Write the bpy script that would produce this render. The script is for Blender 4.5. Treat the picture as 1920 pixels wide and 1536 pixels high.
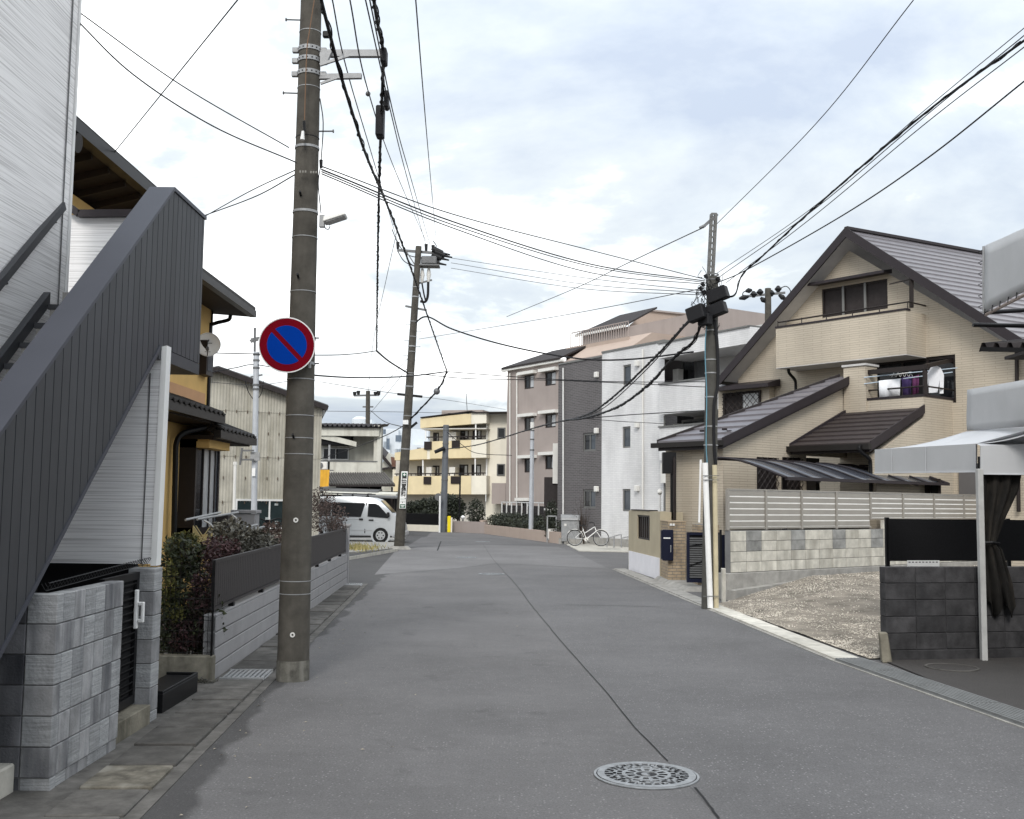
import bpy, bmesh, math, random
from mathutils import Vector as V, Matrix
from mathutils.geometry import tessellate_polygon
random.seed(7)
for _o in list(bpy.data.objects):
    bpy.data.objects.remove(_o)
SC = bpy.context.scene
COL = SC.collection
rad = math.radians
# ------------------------------------------------------------------ camera
F = 2000.0                      # focal length in pixels of the 1920 px wide photograph
PITCH = math.atan(170 / F)
ROLL = rad(0.7)
EYE = V((0, 0, 1.9))
CAMR = Matrix.Rotation(math.pi / 2 + PITCH, 3, 'X') @ Matrix.Rotation(ROLL, 3, 'Z')
cd = bpy.data.cameras.new('camera')
cd.sensor_fit = 'HORIZONTAL'
cd.sensor_width = 36
cd.lens = 36 * F / 1920
cd.clip_start = 0.05
cd.clip_end = 2000
cam = bpy.data.objects.new('camera', cd)
cam.matrix_world = Matrix.Translation(EYE) @ CAMR.to_4x4()
COL.objects.link(cam)
SC.camera = cam
# ------------------------------------------------------------------ sky, sun, exposure
SUN_EL, SUN_AZ = rad(38), rad(188)      # azimuth clockwise from +Y: the veiled sun stands behind the camera
world = bpy.data.worlds.new('World')
SC.world = world
world.use_nodes = True
wn, wl = world.node_tree.nodes, world.node_tree.links
wn.clear()
def wnode(t, **k):
    n = wn.new(t)
    for a, b in k.items():
        setattr(n, a, b)
    return n
w_out = wnode('ShaderNodeOutputWorld')
w_bg = wnode('ShaderNodeBackground')
w_bg.inputs[1].default_value = 0.1
sky = wnode('ShaderNodeTexSky', sky_type='NISHITA', sun_disc=False)
sky.sun_elevation = SUN_EL
sky.sun_rotation = SUN_AZ
tc = wnode('ShaderNodeTexCoord')
sep = wnode('ShaderNodeSeparateXYZ')
wl.new(tc.outputs['Generated'], sep.inputs[0])
zz = wnode('ShaderNodeMath', operation='MAXIMUM'); zz.inputs[1].default_value = 0.0
wl.new(sep.outputs[2], zz.inputs[0])
za = wnode('ShaderNodeMath', operation='ADD'); za.inputs[1].default_value = 0.22
wl.new(zz.outputs[0], za.inputs[0])
dx = wnode('ShaderNodeMath', operation='DIVIDE'); dy = wnode('ShaderNodeMath', operation='DIVIDE')
wl.new(sep.outputs[0], dx.inputs[0]); wl.new(za.outputs[0], dx.inputs[1])
wl.new(sep.outputs[1], dy.inputs[0]); wl.new(za.outputs[0], dy.inputs[1])
cmb = wnode('ShaderNodeCombineXYZ')
wl.new(dx.outputs[0], cmb.inputs[0]); wl.new(dy.outputs[0], cmb.inputs[1])
cmb.inputs[2].default_value = 9.1
n1 = wnode('ShaderNodeTexNoise'); n1.inputs['Scale'].default_value = 1.15
n1.inputs['Detail'].default_value = 8; n1.inputs['Roughness'].default_value = 0.58; n1.inputs['Distortion'].default_value = 0.25
wl.new(cmb.outputs[0], n1.inputs['Vector'])
r1 = wnode('ShaderNodeValToRGB')
r1.color_ramp.elements[0].position = 0.34; r1.color_ramp.elements[0].color = (3.05, 3.45, 4.1, 1)
r1.color_ramp.elements[1].position = 0.63; r1.color_ramp.elements[1].color = (11.0, 11.0, 10.9, 1)
e = r1.color_ramp.elements.new(0.47); e.color = (4.25, 4.6, 4.85, 1)
wl.new(n1.outputs['Fac'], r1.inputs[0])
n2 = wnode('ShaderNodeTexNoise'); n2.inputs['Scale'].default_value = 2.6; n2.inputs['Detail'].default_value = 4
wl.new(cmb.outputs[0], n2.inputs['Vector'])
r2 = wnode('ShaderNodeMapRange'); r2.inputs[1].default_value = 0.35; r2.inputs[2].default_value = 0.7
r2.inputs[3].default_value = 0.93; r2.inputs[4].default_value = 1.0
wl.new(n2.outputs['Fac'], r2.inputs[0])
mx = wnode('ShaderNodeMix', data_type='RGBA')
wl.new(r2.outputs[0], mx.inputs['Factor'])
wl.new(sky.outputs[0], mx.inputs['A']); wl.new(r1.outputs[0], mx.inputs['B'])
ov = wnode('ShaderNodeMapRange'); ov.inputs[1].default_value = 0; ov.inputs[2].default_value = 1   # overcast dome: brighter overhead than at the horizon, all the way round
ov.inputs[3].default_value = 0.74; ov.inputs[4].default_value = 1.5
wl.new(zz.outputs[0], ov.inputs[0])
om = wnode('ShaderNodeVectorMath', operation='SCALE')
wl.new(mx.outputs['Result'], om.inputs[0]); wl.new(ov.outputs[0], om.inputs['Scale'])
wl.new(om.outputs[0], w_bg.inputs[0])
wl.new(w_bg.outputs[0], w_out.inputs[0])
sl = bpy.data.lights.new('sun', 'SUN')
sl.energy = 0.95
sl.angle = rad(18)
sl.color = (1.0, 0.96, 0.9)
sun = bpy.data.objects.new('sun', sl)
sd = V((math.sin(SUN_AZ) * math.cos(SUN_EL), math.cos(SUN_AZ) * math.cos(SUN_EL), math.sin(SUN_EL)))
sun.rotation_euler = sd.to_track_quat('Z', 'Y').to_euler()
sun.location = (8, -8, 30)
COL.objects.link(sun)
SC.view_settings.view_transform = 'Standard'
SC.view_settings.look = 'None'
SC.view_settings.exposure = 1.15
SC.view_settings.gamma = 1.0
SC.render.engine = 'CYCLES'
SC.cycles.max_bounces = 6
SC.cycles.diffuse_bounces = 3
SC.cycles.glossy_bounces = 2
SC.cycles.transparent_max_bounces = 6
SC.cycles.use_denoising = True
# ------------------------------------------------------------------ pixel -> world helpers
def ray(px, py):
    d = CAMR @ V(((px - 960) / F, -(py - 768) / F, -1.0))
    return d / d.y
def G(px, py, z=0.0):
    d = ray(px, py)
    return EYE + d * ((z - EYE.z) / d.z)
def D(px, py, Y):
    return EYE + ray(px, py) * Y
class Pl:
    """vertical plane through two ground points; u runs along it, o is the distance towards the camera"""
    def __init__(s, A, B, flip=False):
        s.A = V((A[0], A[1], 0)); s.u = (V((B[0], B[1], 0)) - s.A).normalized()
        s.L = (V((B[0], B[1], 0)) - s.A).length
        n = V((s.u.y, -s.u.x, 0))
        if n.dot(V((0, 0, 0)) - s.A) < 0: n = -n
        s.n = -n if flip else n
    def uz(s, px, py, o=0):
        d = ray(px, py); A = s.A + s.n * o
        t = (A - EYE).dot(s.n) / d.dot(s.n)
        p = EYE + d * t
        return (p - A).dot(s.u), p.z
    def P(s, px, py, o=0):
        u, z = s.uz(px, py, o); return s.w(u, z, o)
    def w(s, u, z, o=0):
        p = s.A + s.u * u + s.n * o; return V((p.x, p.y, z))
    def off(s, o):
        a = s.A + s.n * o; b = a + s.u * s.L
        q = Pl((a.x, a.y), (b.x, b.y)); q.n = s.n.copy(); return q
# ------------------------------------------------------------------ materials
MATS = {}
def mat(name, col, rough=0.7, var=0.10, scale=3.0, bump=0.0, bscale=60.0, metal=0.0, spec=0.22, dirt=0.0, dcol=None, rv=0.0, stretch=None, dscale=2.2, dthr=0.5):
    if name in MATS: return MATS[name]
    m = bpy.data.materials.new(name); m.use_nodes = True
    N, L = m.node_tree.nodes, m.node_tree.links
    bs = N['Principled BSDF']
    bs.inputs['Roughness'].default_value = rough; bs.inputs['Metallic'].default_value = metal
    bs.inputs['Specular IOR Level'].default_value = spec
    t = N.new('ShaderNodeTexCoord'); oi = N.new('ShaderNodeObjectInfo')
    mu = N.new('ShaderNodeMath'); mu.operation = 'MULTIPLY'; mu.inputs[1].default_value = 53.0
    L.new(oi.outputs['Random'], mu.inputs[0])
    ad = N.new('ShaderNodeVectorMath'); ad.operation = 'ADD'
    L.new(t.outputs['Object'], ad.inputs[0]); L.new(mu.outputs[0], ad.inputs[1])
    vec = ad.outputs[0]
    if stretch:
        mp = N.new('ShaderNodeMapping'); mp.inputs['Scale'].default_value = stretch
        L.new(vec, mp.inputs[0]); vec2 = mp.outputs[0]
    else: vec2 = vec
    nz = N.new('ShaderNodeTexNoise'); nz.inputs['Scale'].default_value = scale; nz.inputs['Detail'].default_value = 6
    nz.inputs['Roughness'].default_value = 0.62
    L.new(vec2, nz.inputs['Vector'])
    mr = N.new('ShaderNodeMapRange'); mr.inputs[1].default_value = 0.3; mr.inputs[2].default_value = 0.7
    mr.inputs[3].default_value = 1 - var; mr.inputs[4].default_value = 1 + var
    L.new(nz.outputs['Fac'], mr.inputs[0])
    val = mr.outputs[0]
    if rv:
        m2 = N.new('ShaderNodeMapRange'); m2.inputs[3].default_value = 1 - rv; m2.inputs[4].default_value = 1 + rv
        L.new(oi.outputs['Random'], m2.inputs[0])
        m3 = N.new('ShaderNodeMath'); m3.operation = 'MULTIPLY'; L.new(val, m3.inputs[0]); L.new(m2.outputs[0], m3.inputs[1]); val = m3.outputs[0]
    sc = N.new('ShaderNodeVectorMath'); sc.operation = 'SCALE'; sc.inputs[0].default_value = col[:3]
    L.new(val, sc.inputs['Scale']); out = sc.outputs[0]
    if dirt:
        mp = N.new('ShaderNodeMapping'); mp.inputs['Scale'].default_value = (1, 1, 0.12)
        L.new(vec, mp.inputs[0])
        dn = N.new('ShaderNodeTexNoise'); dn.inputs['Scale'].default_value = dscale; dn.inputs['Detail'].default_value = 5
        L.new(mp.outputs[0], dn.inputs['Vector'])
        dr = N.new('ShaderNodeMapRange'); dr.inputs[1].default_value = dthr; dr.inputs[2].default_value = dthr + .22; dr.inputs[4].default_value = dirt
        L.new(dn.outputs['Fac'], dr.inputs[0])
        mxx = N.new('ShaderNodeMix'); mxx.data_type = 'RGBA'
        L.new(dr.outputs[0], mxx.inputs['Factor']); L.new(out, mxx.inputs['A'])
        dc = dcol or tuple(c * 0.45 for c in col[:3])
        mxx.inputs['B'].default_value = (*dc, 1); out = mxx.outputs['Result']
    L.new(out, bs.inputs['Base Color'])
    if bump:
        bn = N.new('ShaderNodeTexNoise'); bn.inputs['Scale'].default_value = bscale; bn.inputs['Detail'].default_value = 3
        L.new(vec, bn.inputs['Vector'])
        bp = N.new('ShaderNodeBump'); bp.inputs['Strength'].default_value = bump; bp.inputs['Distance'].default_value = 0.01
        L.new(bn.outputs['Fac'], bp.inputs['Height']); L.new(bp.outputs[0], bs.inputs['Normal'])
    MATS[name] = m
    return m
def mat_lines(name, ca, cb, su, sv, rough=0.7, bump=0.4, lo=0.35, hi=0.65, detail=4, dirt=0.0):
    """siding: irregular relief running along u (UV in metres)"""
    m = bpy.data.materials.new(name); m.use_nodes = True
    N, L = m.node_tree.nodes, m.node_tree.links; bs = N['Principled BSDF']
    bs.inputs['Roughness'].default_value = rough
    t = N.new('ShaderNodeTexCoord'); mp = N.new('ShaderNodeMapping'); mp.inputs['Scale'].default_value = (su, sv, 1)
    L.new(t.outputs['UV'], mp.inputs[0])
    n = N.new('ShaderNodeTexNoise'); n.inputs['Scale'].default_value = 1; n.inputs['Detail'].default_value = detail
    L.new(mp.outputs[0], n.inputs['Vector'])
    r = N.new('ShaderNodeMapRange'); r.inputs[1].default_value = lo; r.inputs[2].default_value = hi
    L.new(n.outputs['Fac'], r.inputs[0])
    x = N.new('ShaderNodeMix'); x.data_type = 'RGBA'; x.inputs['A'].default_value = (*ca, 1); x.inputs['B'].default_value = (*cb, 1)
    L.new(r.outputs[0], x.inputs['Factor']); out = x.outputs['Result']
    if dirt:
        mp2 = N.new('ShaderNodeMapping'); mp2.inputs['Scale'].default_value = (1.3, .15, 1); L.new(t.outputs['UV'], mp2.inputs[0])
        n2_ = N.new('ShaderNodeTexNoise'); n2_.inputs['Scale'].default_value = 1; n2_.inputs['Detail'].default_value = 5; L.new(mp2.outputs[0], n2_.inputs['Vector'])
        r2_ = N.new('ShaderNodeMapRange'); r2_.inputs[1].default_value = .45; r2_.inputs[2].default_value = .75; r2_.inputs[3].default_value = 1; r2_.inputs[4].default_value = 1 - dirt
        L.new(n2_.outputs['Fac'], r2_.inputs[0])
        s2 = N.new('ShaderNodeVectorMath'); s2.operation = 'SCALE'; L.new(out, s2.inputs[0]); L.new(r2_.outputs[0], s2.inputs['Scale']); out = s2.outputs[0]
    L.new(out, bs.inputs['Base Color'])
    b = N.new('ShaderNodeBump'); b.inputs['Strength'].default_value = bump; b.inputs['Distance'].default_value = 0.006
    L.new(n.outputs['Fac'], b.inputs['Height']); L.new(b.outputs[0], bs.inputs['Normal'])
    MATS[name] = m; return m
def mat_tile(name, ca, cb, cm, w, h, mortar=0.006, rough=0.7, bump=0.5, dirt=0.12):
    """small facing tiles or bricks with recessed joints (UV in metres)"""
    m = bpy.data.materials.new(name); m.use_nodes = True
    N, L = m.node_tree.nodes, m.node_tree.links; bs = N['Principled BSDF']
    bs.inputs['Roughness'].default_value = rough
    t = N.new('ShaderNodeTexCoord')
    br = N.new('ShaderNodeTexBrick'); br.inputs['Scale'].default_value = 1
    br.inputs['Color1'].default_value = (*ca, 1); br.inputs['Color2'].default_value = (*cb, 1); br.inputs['Mortar'].default_value = (*cm, 1)
    br.inputs['Mortar Size'].default_value = mortar; br.inputs['Mortar Smooth'].default_value = 0.3
    br.inputs['Brick Width'].default_value = w; br.inputs['Row Height'].default_value = h
    L.new(t.outputs['UV'], br.inputs['Vector'])
    mp2 = N.new('ShaderNodeMapping'); mp2.inputs['Scale'].default_value = (0.8, .2, 1); L.new(t.outputs['UV'], mp2.inputs[0])
    n2_ = N.new('ShaderNodeTexNoise'); n2_.inputs['Scale'].default_value = 1; n2_.inputs['Detail'].default_value = 6; L.new(mp2.outputs[0], n2_.inputs['Vector'])
    r2_ = N.new('ShaderNodeMapRange'); r2_.inputs[1].default_value = .35; r2_.inputs[2].default_value = .75; r2_.inputs[3].default_value = 1; r2_.inputs[4].default_value = 1 - dirt
    L.new(n2_.outputs['Fac'], r2_.inputs[0])
    s2 = N.new('ShaderNodeVectorMath'); s2.operation = 'SCALE'; L.new(br.outputs['Color'], s2.inputs[0]); L.new(r2_.outputs[0], s2.inputs['Scale'])
    L.new(s2.outputs[0], bs.inputs['Base Color'])
    b = N.new('ShaderNodeBump'); b.inputs['Strength'].default_value = bump; b.inputs['Distance'].default_value = 0.008; b.invert = True
    L.new(br.outputs['Fac'], b.inputs['Height']); L.new(b.outputs[0], bs.inputs['Normal'])
    MATS[name] = m; return m
# ------------------------------------------------------------------ mesh helpers
OFF = {}
class MB:
    def __init__(s): s.v = []; s.f = []
    def add(s, vs, fs):
        k = len(s.v); s.v += [V(p) for p in vs]; s.f += [tuple(i + k for i in f) for f in fs]; return s
    def hexa(s, p):   # 8 corners: bottom 0-3, top 4-7
        return s.add(p, [(0, 3, 2, 1), (4, 5, 6, 7), (0, 1, 5, 4), (1, 2, 6, 5), (2, 3, 7, 6), (3, 0, 4, 7)])
    def box(s, x0, x1, y0, y1, z0, z1):
        return s.hexa([(x0, y0, z0), (x1, y0, z0), (x1, y1, z0), (x0, y1, z0), (x0, y0, z1), (x1, y0, z1), (x1, y1, z1), (x0, y1, z1)])
    def pb(s, pl, u0, u1, z0, z1, o0, o1):
        a = [pl.w(u0, z0, o0), pl.w(u1, z0, o0), pl.w(u1, z0, o1), pl.w(u0, z0, o1), pl.w(u0, z1, o0), pl.w(u1, z1, o0), pl.w(u1, z1, o1), pl.w(u0, z1, o1)]
        return s.hexa(a)
    def beam(s, p, q, w, h, up=V((0, 0, 1))):   # rectangular bar from p to q
        p, q = V(p), V(q); d = (q - p).normalized(); sd_ = d.cross(up)
        if sd_.length < 1e-4: sd_ = d.cross(V((0, 1, 0)))
        sd_.normalize(); uu = sd_.cross(d).normalized(); a = sd_ * (w / 2); b = uu * (h / 2)
        return s.hexa([p - a - b, p + a - b, q + a - b, q - a - b, p - a + b, p + a + b, q + a + b, q - a + b])
    def prism(s, pts, vec):
        pts = [V(p) for p in pts]; vec = V(vec); n = len(pts)
        fs = [tuple(range(n)), tuple(range(2 * n - 1, n - 1, -1))] + [(i, i + n, (i + 1) % n + n, (i + 1) % n) for i in range(n)]
        return s.add(pts + [p + vec for p in pts], fs)
    def tube(s, pts, r, n=6, cap=True):
        pts = [V(p) for p in pts]; rs = r if isinstance(r, (list, tuple)) else [r] * len(pts)
        k = len(s.v); prev = None
        for i, p in enumerate(pts):
            d = (pts[min(i + 1, len(pts) - 1)] - pts[max(i - 1, 0)])
            if d.length < 1e-9: d = V((0, 0, 1))
            d.normalize()
            if prev is None:
                a = d.cross(V((0, 0, 1)))
                if a.length < 1e-3: a = d.cross(V((0, 1, 0)))
            else: a = prev - d * prev.dot(d)
            a.normalize(); prev = a; b = d.cross(a)
            for j in range(n):
                t = 2 * math.pi * j / n; s.v.append(p + (a * math.cos(t) + b * math.sin(t)) * rs[i])
        m = len(pts)
        for i in range(m - 1):
            for j in range(n):
                s.f.append((k + i * n + j, k + i * n + (j + 1) % n, k + (i + 1) * n + (j + 1) % n, k + (i + 1) * n + j))
        if cap:
            s.f.append(tuple(k + j for j in range(n - 1, -1, -1))); s.f.append(tuple(k + (m - 1) * n + j for j in range(n)))
        return s
    def cyl(s, p, q, r0, r1=None, n=16): return s.tube([p, q], [r0, r0 if r1 is None else r1], n)
    def ring(s, p, d, R, r, n=28, m=6):   # torus round axis d
        p, d = V(p), V(d).normalized(); a = d.cross(V((0, 0, 1)))
        if a.length < 1e-3: a = V((1, 0, 0))
        a.normalize(); b = d.cross(a); k = len(s.v)
        for i in range(n):
            t = 2 * math.pi * i / n; c = a * math.cos(t) + b * math.sin(t)
            for j in range(m):
                q = 2 * math.pi * j / m; s.v.append(p + c * (R + r * math.cos(q)) + d * (r * math.sin(q)))
        for i in range(n):
            for j in range(m):
                s.f.append((k + i * m + j, k + ((i + 1) % n) * m + j, k + ((i + 1) % n) * m + (j + 1) % m, k + i * m + (j + 1) % m))
        return s
    def band(s, p, d, R, w, t=0.008, n=28):   # flat strap round a pole
        p, d = V(p), V(d).normalized()
        a = d.cross(V((0, 1, 0))); a.normalize(); b = d.cross(a); k = len(s.v)
        pr = [(R, -w / 2), (R + t, -w / 2), (R + t, w / 2), (R, w / 2)]
        for i in range(n):
            q = 2 * math.pi * i / n; c = a * math.cos(q) + b * math.sin(q)
            for rr, hh in pr: s.v.append(p + c * rr + d * hh)
        for i in range(n):
            for j in range(4):
                s.f.append((k + i * 4 + j, k + ((i + 1) % n) * 4 + j, k + ((i + 1) % n) * 4 + (j + 1) % 4, k + i * 4 + (j + 1) % 4))
        return s
    def disc(s, c, nrm, r0, r1, t, n=48, a0=0, a1=2 * math.pi):  # annulus plate of thickness t
        c, nrm = V(c), V(nrm).normalized(); a = V((0, 0, 1)).cross(nrm)
        if a.length < 1e-3: a = V((1, 0, 0))
        a.normalize(); b = nrm.cross(a); k = len(s.v); full = abs(a1 - a0 - 2 * math.pi) < 1e-6
        m = n if full else n + 1
        for i in range(m):
            q = a0 + (a1 - a0) * i / n; e_ = a * math.cos(q) + b * math.sin(q)
            for rr, h in ((r0, 0), (r1, 0), (r1, t), (r0, t)): s.v.append(c + e_ * rr + nrm * h)
        for i in range(n):
            j = (i + 1) % m
            for q in range(4): s.f.append((k + i * 4 + q, k + i * 4 + (q + 1) % 4, k + j * 4 + (q + 1) % 4, k + j * 4 + q))
        return s
    def mesh(s, name, off=V((0, 0, 0)), smooth=False, bevel=0.0, uv=True):
        me = bpy.data.meshes.new(name)
        bm = bmesh.new()
        vs = [bm.verts.new(p - off) for p in s.v]
        for f in s.f:
            try: bm.faces.new([vs[i] for i in f])
            except ValueError: pass
        bmesh.ops.recalc_face_normals(bm, faces=bm.faces)
        if bevel: bmesh.ops.bevel(bm, geom=list(bm.edges), offset=bevel, segments=1, affect='EDGES', clamp_overlap=True)
        if uv:
            ul = bm.loops.layers.uv.new('UVMap')
            for f in bm.faces:
                n = f.normal
                if abs(n.z) > 0.75:
                    for l in f.loops: c = l.vert.co + off; l[ul].uv = (c.x, c.y)
                else:
                    t = V((-n.y, n.x, 0)).normalized()
                    for l in f.loops: c = l.vert.co + off; l[ul].uv = (c.dot(t), c.z)
        if smooth:
            for f in bm.faces: f.smooth = True
        bm.to_mesh(me); bm.free(); return me
    def build(s, name, m, parent=None, smooth=False, bevel=0.0, kind=None):
        off = OFF.get(parent.name, V((0, 0, 0))) if parent else V((0, 0, 0))
        me = s.mesh(name, off, smooth, bevel)
        if smooth and hasattr(me, 'set_sharp_from_angle'): me.set_sharp_from_angle(angle=rad(40))
        me.materials.append(m)
        return link(name, me, parent, kind)
def link(name, me, parent=None, kind=None, loc=None, rot=None):
    o = bpy.data.objects.new(name, me); COL.objects.link(o)
    off = OFF.get(parent.name, V((0, 0, 0))) if parent else V((0, 0, 0))
    if parent: o.parent = parent; OFF[o.name] = off
    if loc is not None: o.location = V(loc) - off
    if rot is not None: o.rotation_euler = rot
    if kind: o['kind'] = kind
    return o
def tag(o, label, cat, group=None):
    o['label'] = label; o['category'] = cat
    if group: o['group'] = group
    return o
def T(name, label, cat, loc=(0, 0, 0), group=None):
    o = bpy.data.objects.new(name, None); COL.objects.link(o); o.location = loc; o.empty_display_size = 0.2
    OFF[o.name] = V(loc); return tag(o, label, cat, group)
def wall(pl, outline, holes, name, m, parent, rev=0.12, o=0.0, thick=0.0):
    """wall sheet in plane pl with rectangular openings (u0,u1,z0,z1) that have reveals rev deep"""
    loops = [[V((u, z, 0)) for u, z in outline]]
    for (u0, u1, z0, z1) in holes: loops.append([V((u0, z0, 0)), V((u0, z1, 0)), V((u1, z1, 0)), V((u1, z0, 0))])
    tri = tessellate_polygon(loops); flat = [p for l in loops for p in l]
    b = MB(); b.add([pl.w(p.x, p.y, o) for p in flat], [tuple(t) for t in tri])
    for (u0, u1, z0, z1) in holes:
        c = [(u0, z0), (u1, z0), (u1, z1), (u0, z1)]
        for i in range(4):
            p, q = c[i], c[(i + 1) % 4]
            b.add([pl.w(*p, o), pl.w(*q, o), pl.w(*q, o - rev), pl.w(*p, o - rev)], [(0, 1, 2, 3)])
    if thick:
        n = len(outline)
        for i in range(n):
            p, q = outline[i], outline[(i + 1) % n]
            b.add([pl.w(*p, o), pl.w(*q, o), pl.w(*q, o - thick), pl.w(*p, o - thick)], [(0, 1, 2, 3)])
        b.add([pl.w(u, z, o - thick) for u, z in outline], [tuple(range(n))])
    return b.build(name, m, parent)
def window(root, pl, u0, u1, z0, z1, fm, gm, cols=2, rows=1, fw=0.05, o=0.0, rec=0.08, name='window', sill=None):
    if u0 > u1: u0, u1 = u1, u0
    if z0 > z1: z0, z1 = z1, z0
    b = MB(); f = fw
    b.pb(pl, u0, u1, z0, z0 + f, o - rec, o - rec + .05).pb(pl, u0, u1, z1 - f, z1, o - rec, o - rec + .05)
    b.pb(pl, u0, u0 + f, z0 + f, z1 - f, o - rec, o - rec + .05).pb(pl, u1 - f, u1, z0 + f, z1 - f, o - rec, o - rec + .05)
    w = (u1 - u0 - 2 * f) / cols; h = (z1 - z0 - 2 * f) / rows
    for i in range(1, cols): b.pb(pl, u0 + f + w * i - f * .4, u0 + f + w * i + f * .4, z0 + f, z1 - f, o - rec, o - rec + .045)
    for j in range(1, rows): b.pb(pl, u0 + f, u1 - f, z0 + f + h * j - f * .3, z0 + f + h * j + f * .3, o - rec, o - rec + .04)
    r = b.build(name, fm, root)
    for i in range(cols):
        for j in range(rows):
            g = gm[i % len(gm)] if isinstance(gm, (list, tuple)) else gm
            MB().pb(pl, u0 + f + w * i, u0 + f + w * (i + 1), z0 + f + h * j, z0 + f + h * (j + 1), o - rec - .004, o - rec + .012).build('pane', g, r)
    if sill: MB().pb(pl, u0 - .04, u1 + .04, z0 - .05, z0 - .004, o - .01, o + .07).build('sill', sill, r)
    return r
def rect(pl, x0, y0, x1, y1, o=0):
    """pixel rectangle on the plane -> u0,u1,z0,z1"""
    ym, xm = (y0 + y1) / 2, (x0 + x1) / 2
    ua, ub = pl.uz(x0, ym, o)[0], pl.uz(x1, ym, o)[0]
    za_, zb = pl.uz(xm, y1, o)[1], pl.uz(xm, y0, o)[1]
    return min(ua, ub), max(ua, ub), za_, zb
def spline(pts, n=10):
    pts = [V(p) for p in pts]
    if len(pts) < 3: return pts
    P = [pts[0] * 2 - pts[1]] + pts + [pts[-1] * 2 - pts[-2]]; out = []
    for i in range(1, len(P) - 2):
        a, b, c, d = P[i - 1:i + 3]
        for k in range(n):
            t = k / n
            out.append(.5 * ((2 * b) + (c - a) * t + (2 * a - 5 * b + 4 * c - d) * t * t + (3 * b - a - 3 * c + d) * t ** 3))
    return out + [pts[-1]]
def leaves(b, c, r, n, size, shell=0.45, flat=1.0, rng=random):
    """leaf blades spread through an ellipsoid; each blade is a bent pair of triangles"""
    c = V(c)
    for _ in range(n):
        while True:
            p = V((rng.uniform(-1, 1), rng.uniform(-1, 1), rng.uniform(-1, 1)))
            l = p.length
            if shell < l < 1 or (l <= shell and rng.random() < .25): break
        q = c + V((p.x * r[0], p.y * r[1], p.z * r[2]))
        d = V((rng.gauss(0, 1), rng.gauss(0, 1), rng.gauss(0, .7) + .2)).normalized()
        e_ = d.cross(V((rng.gauss(0, 1), rng.gauss(0, 1), rng.gauss(0, 1)))).normalized()
        s = size * rng.uniform(.6, 1.35); nn = d.cross(e_) * s * .15
        b.add([q, q + d * s * .5 + e_ * s * .28 - nn, q + d * s, q + d * s * .5 - e_ * s * .28 - nn], [(0, 1, 2), (0, 2, 3)])
    return b
def inst(me, name, parent, loc, rotz=0.0):
    return link(name, me, parent, None, loc, (0, 0, rotz))
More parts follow.
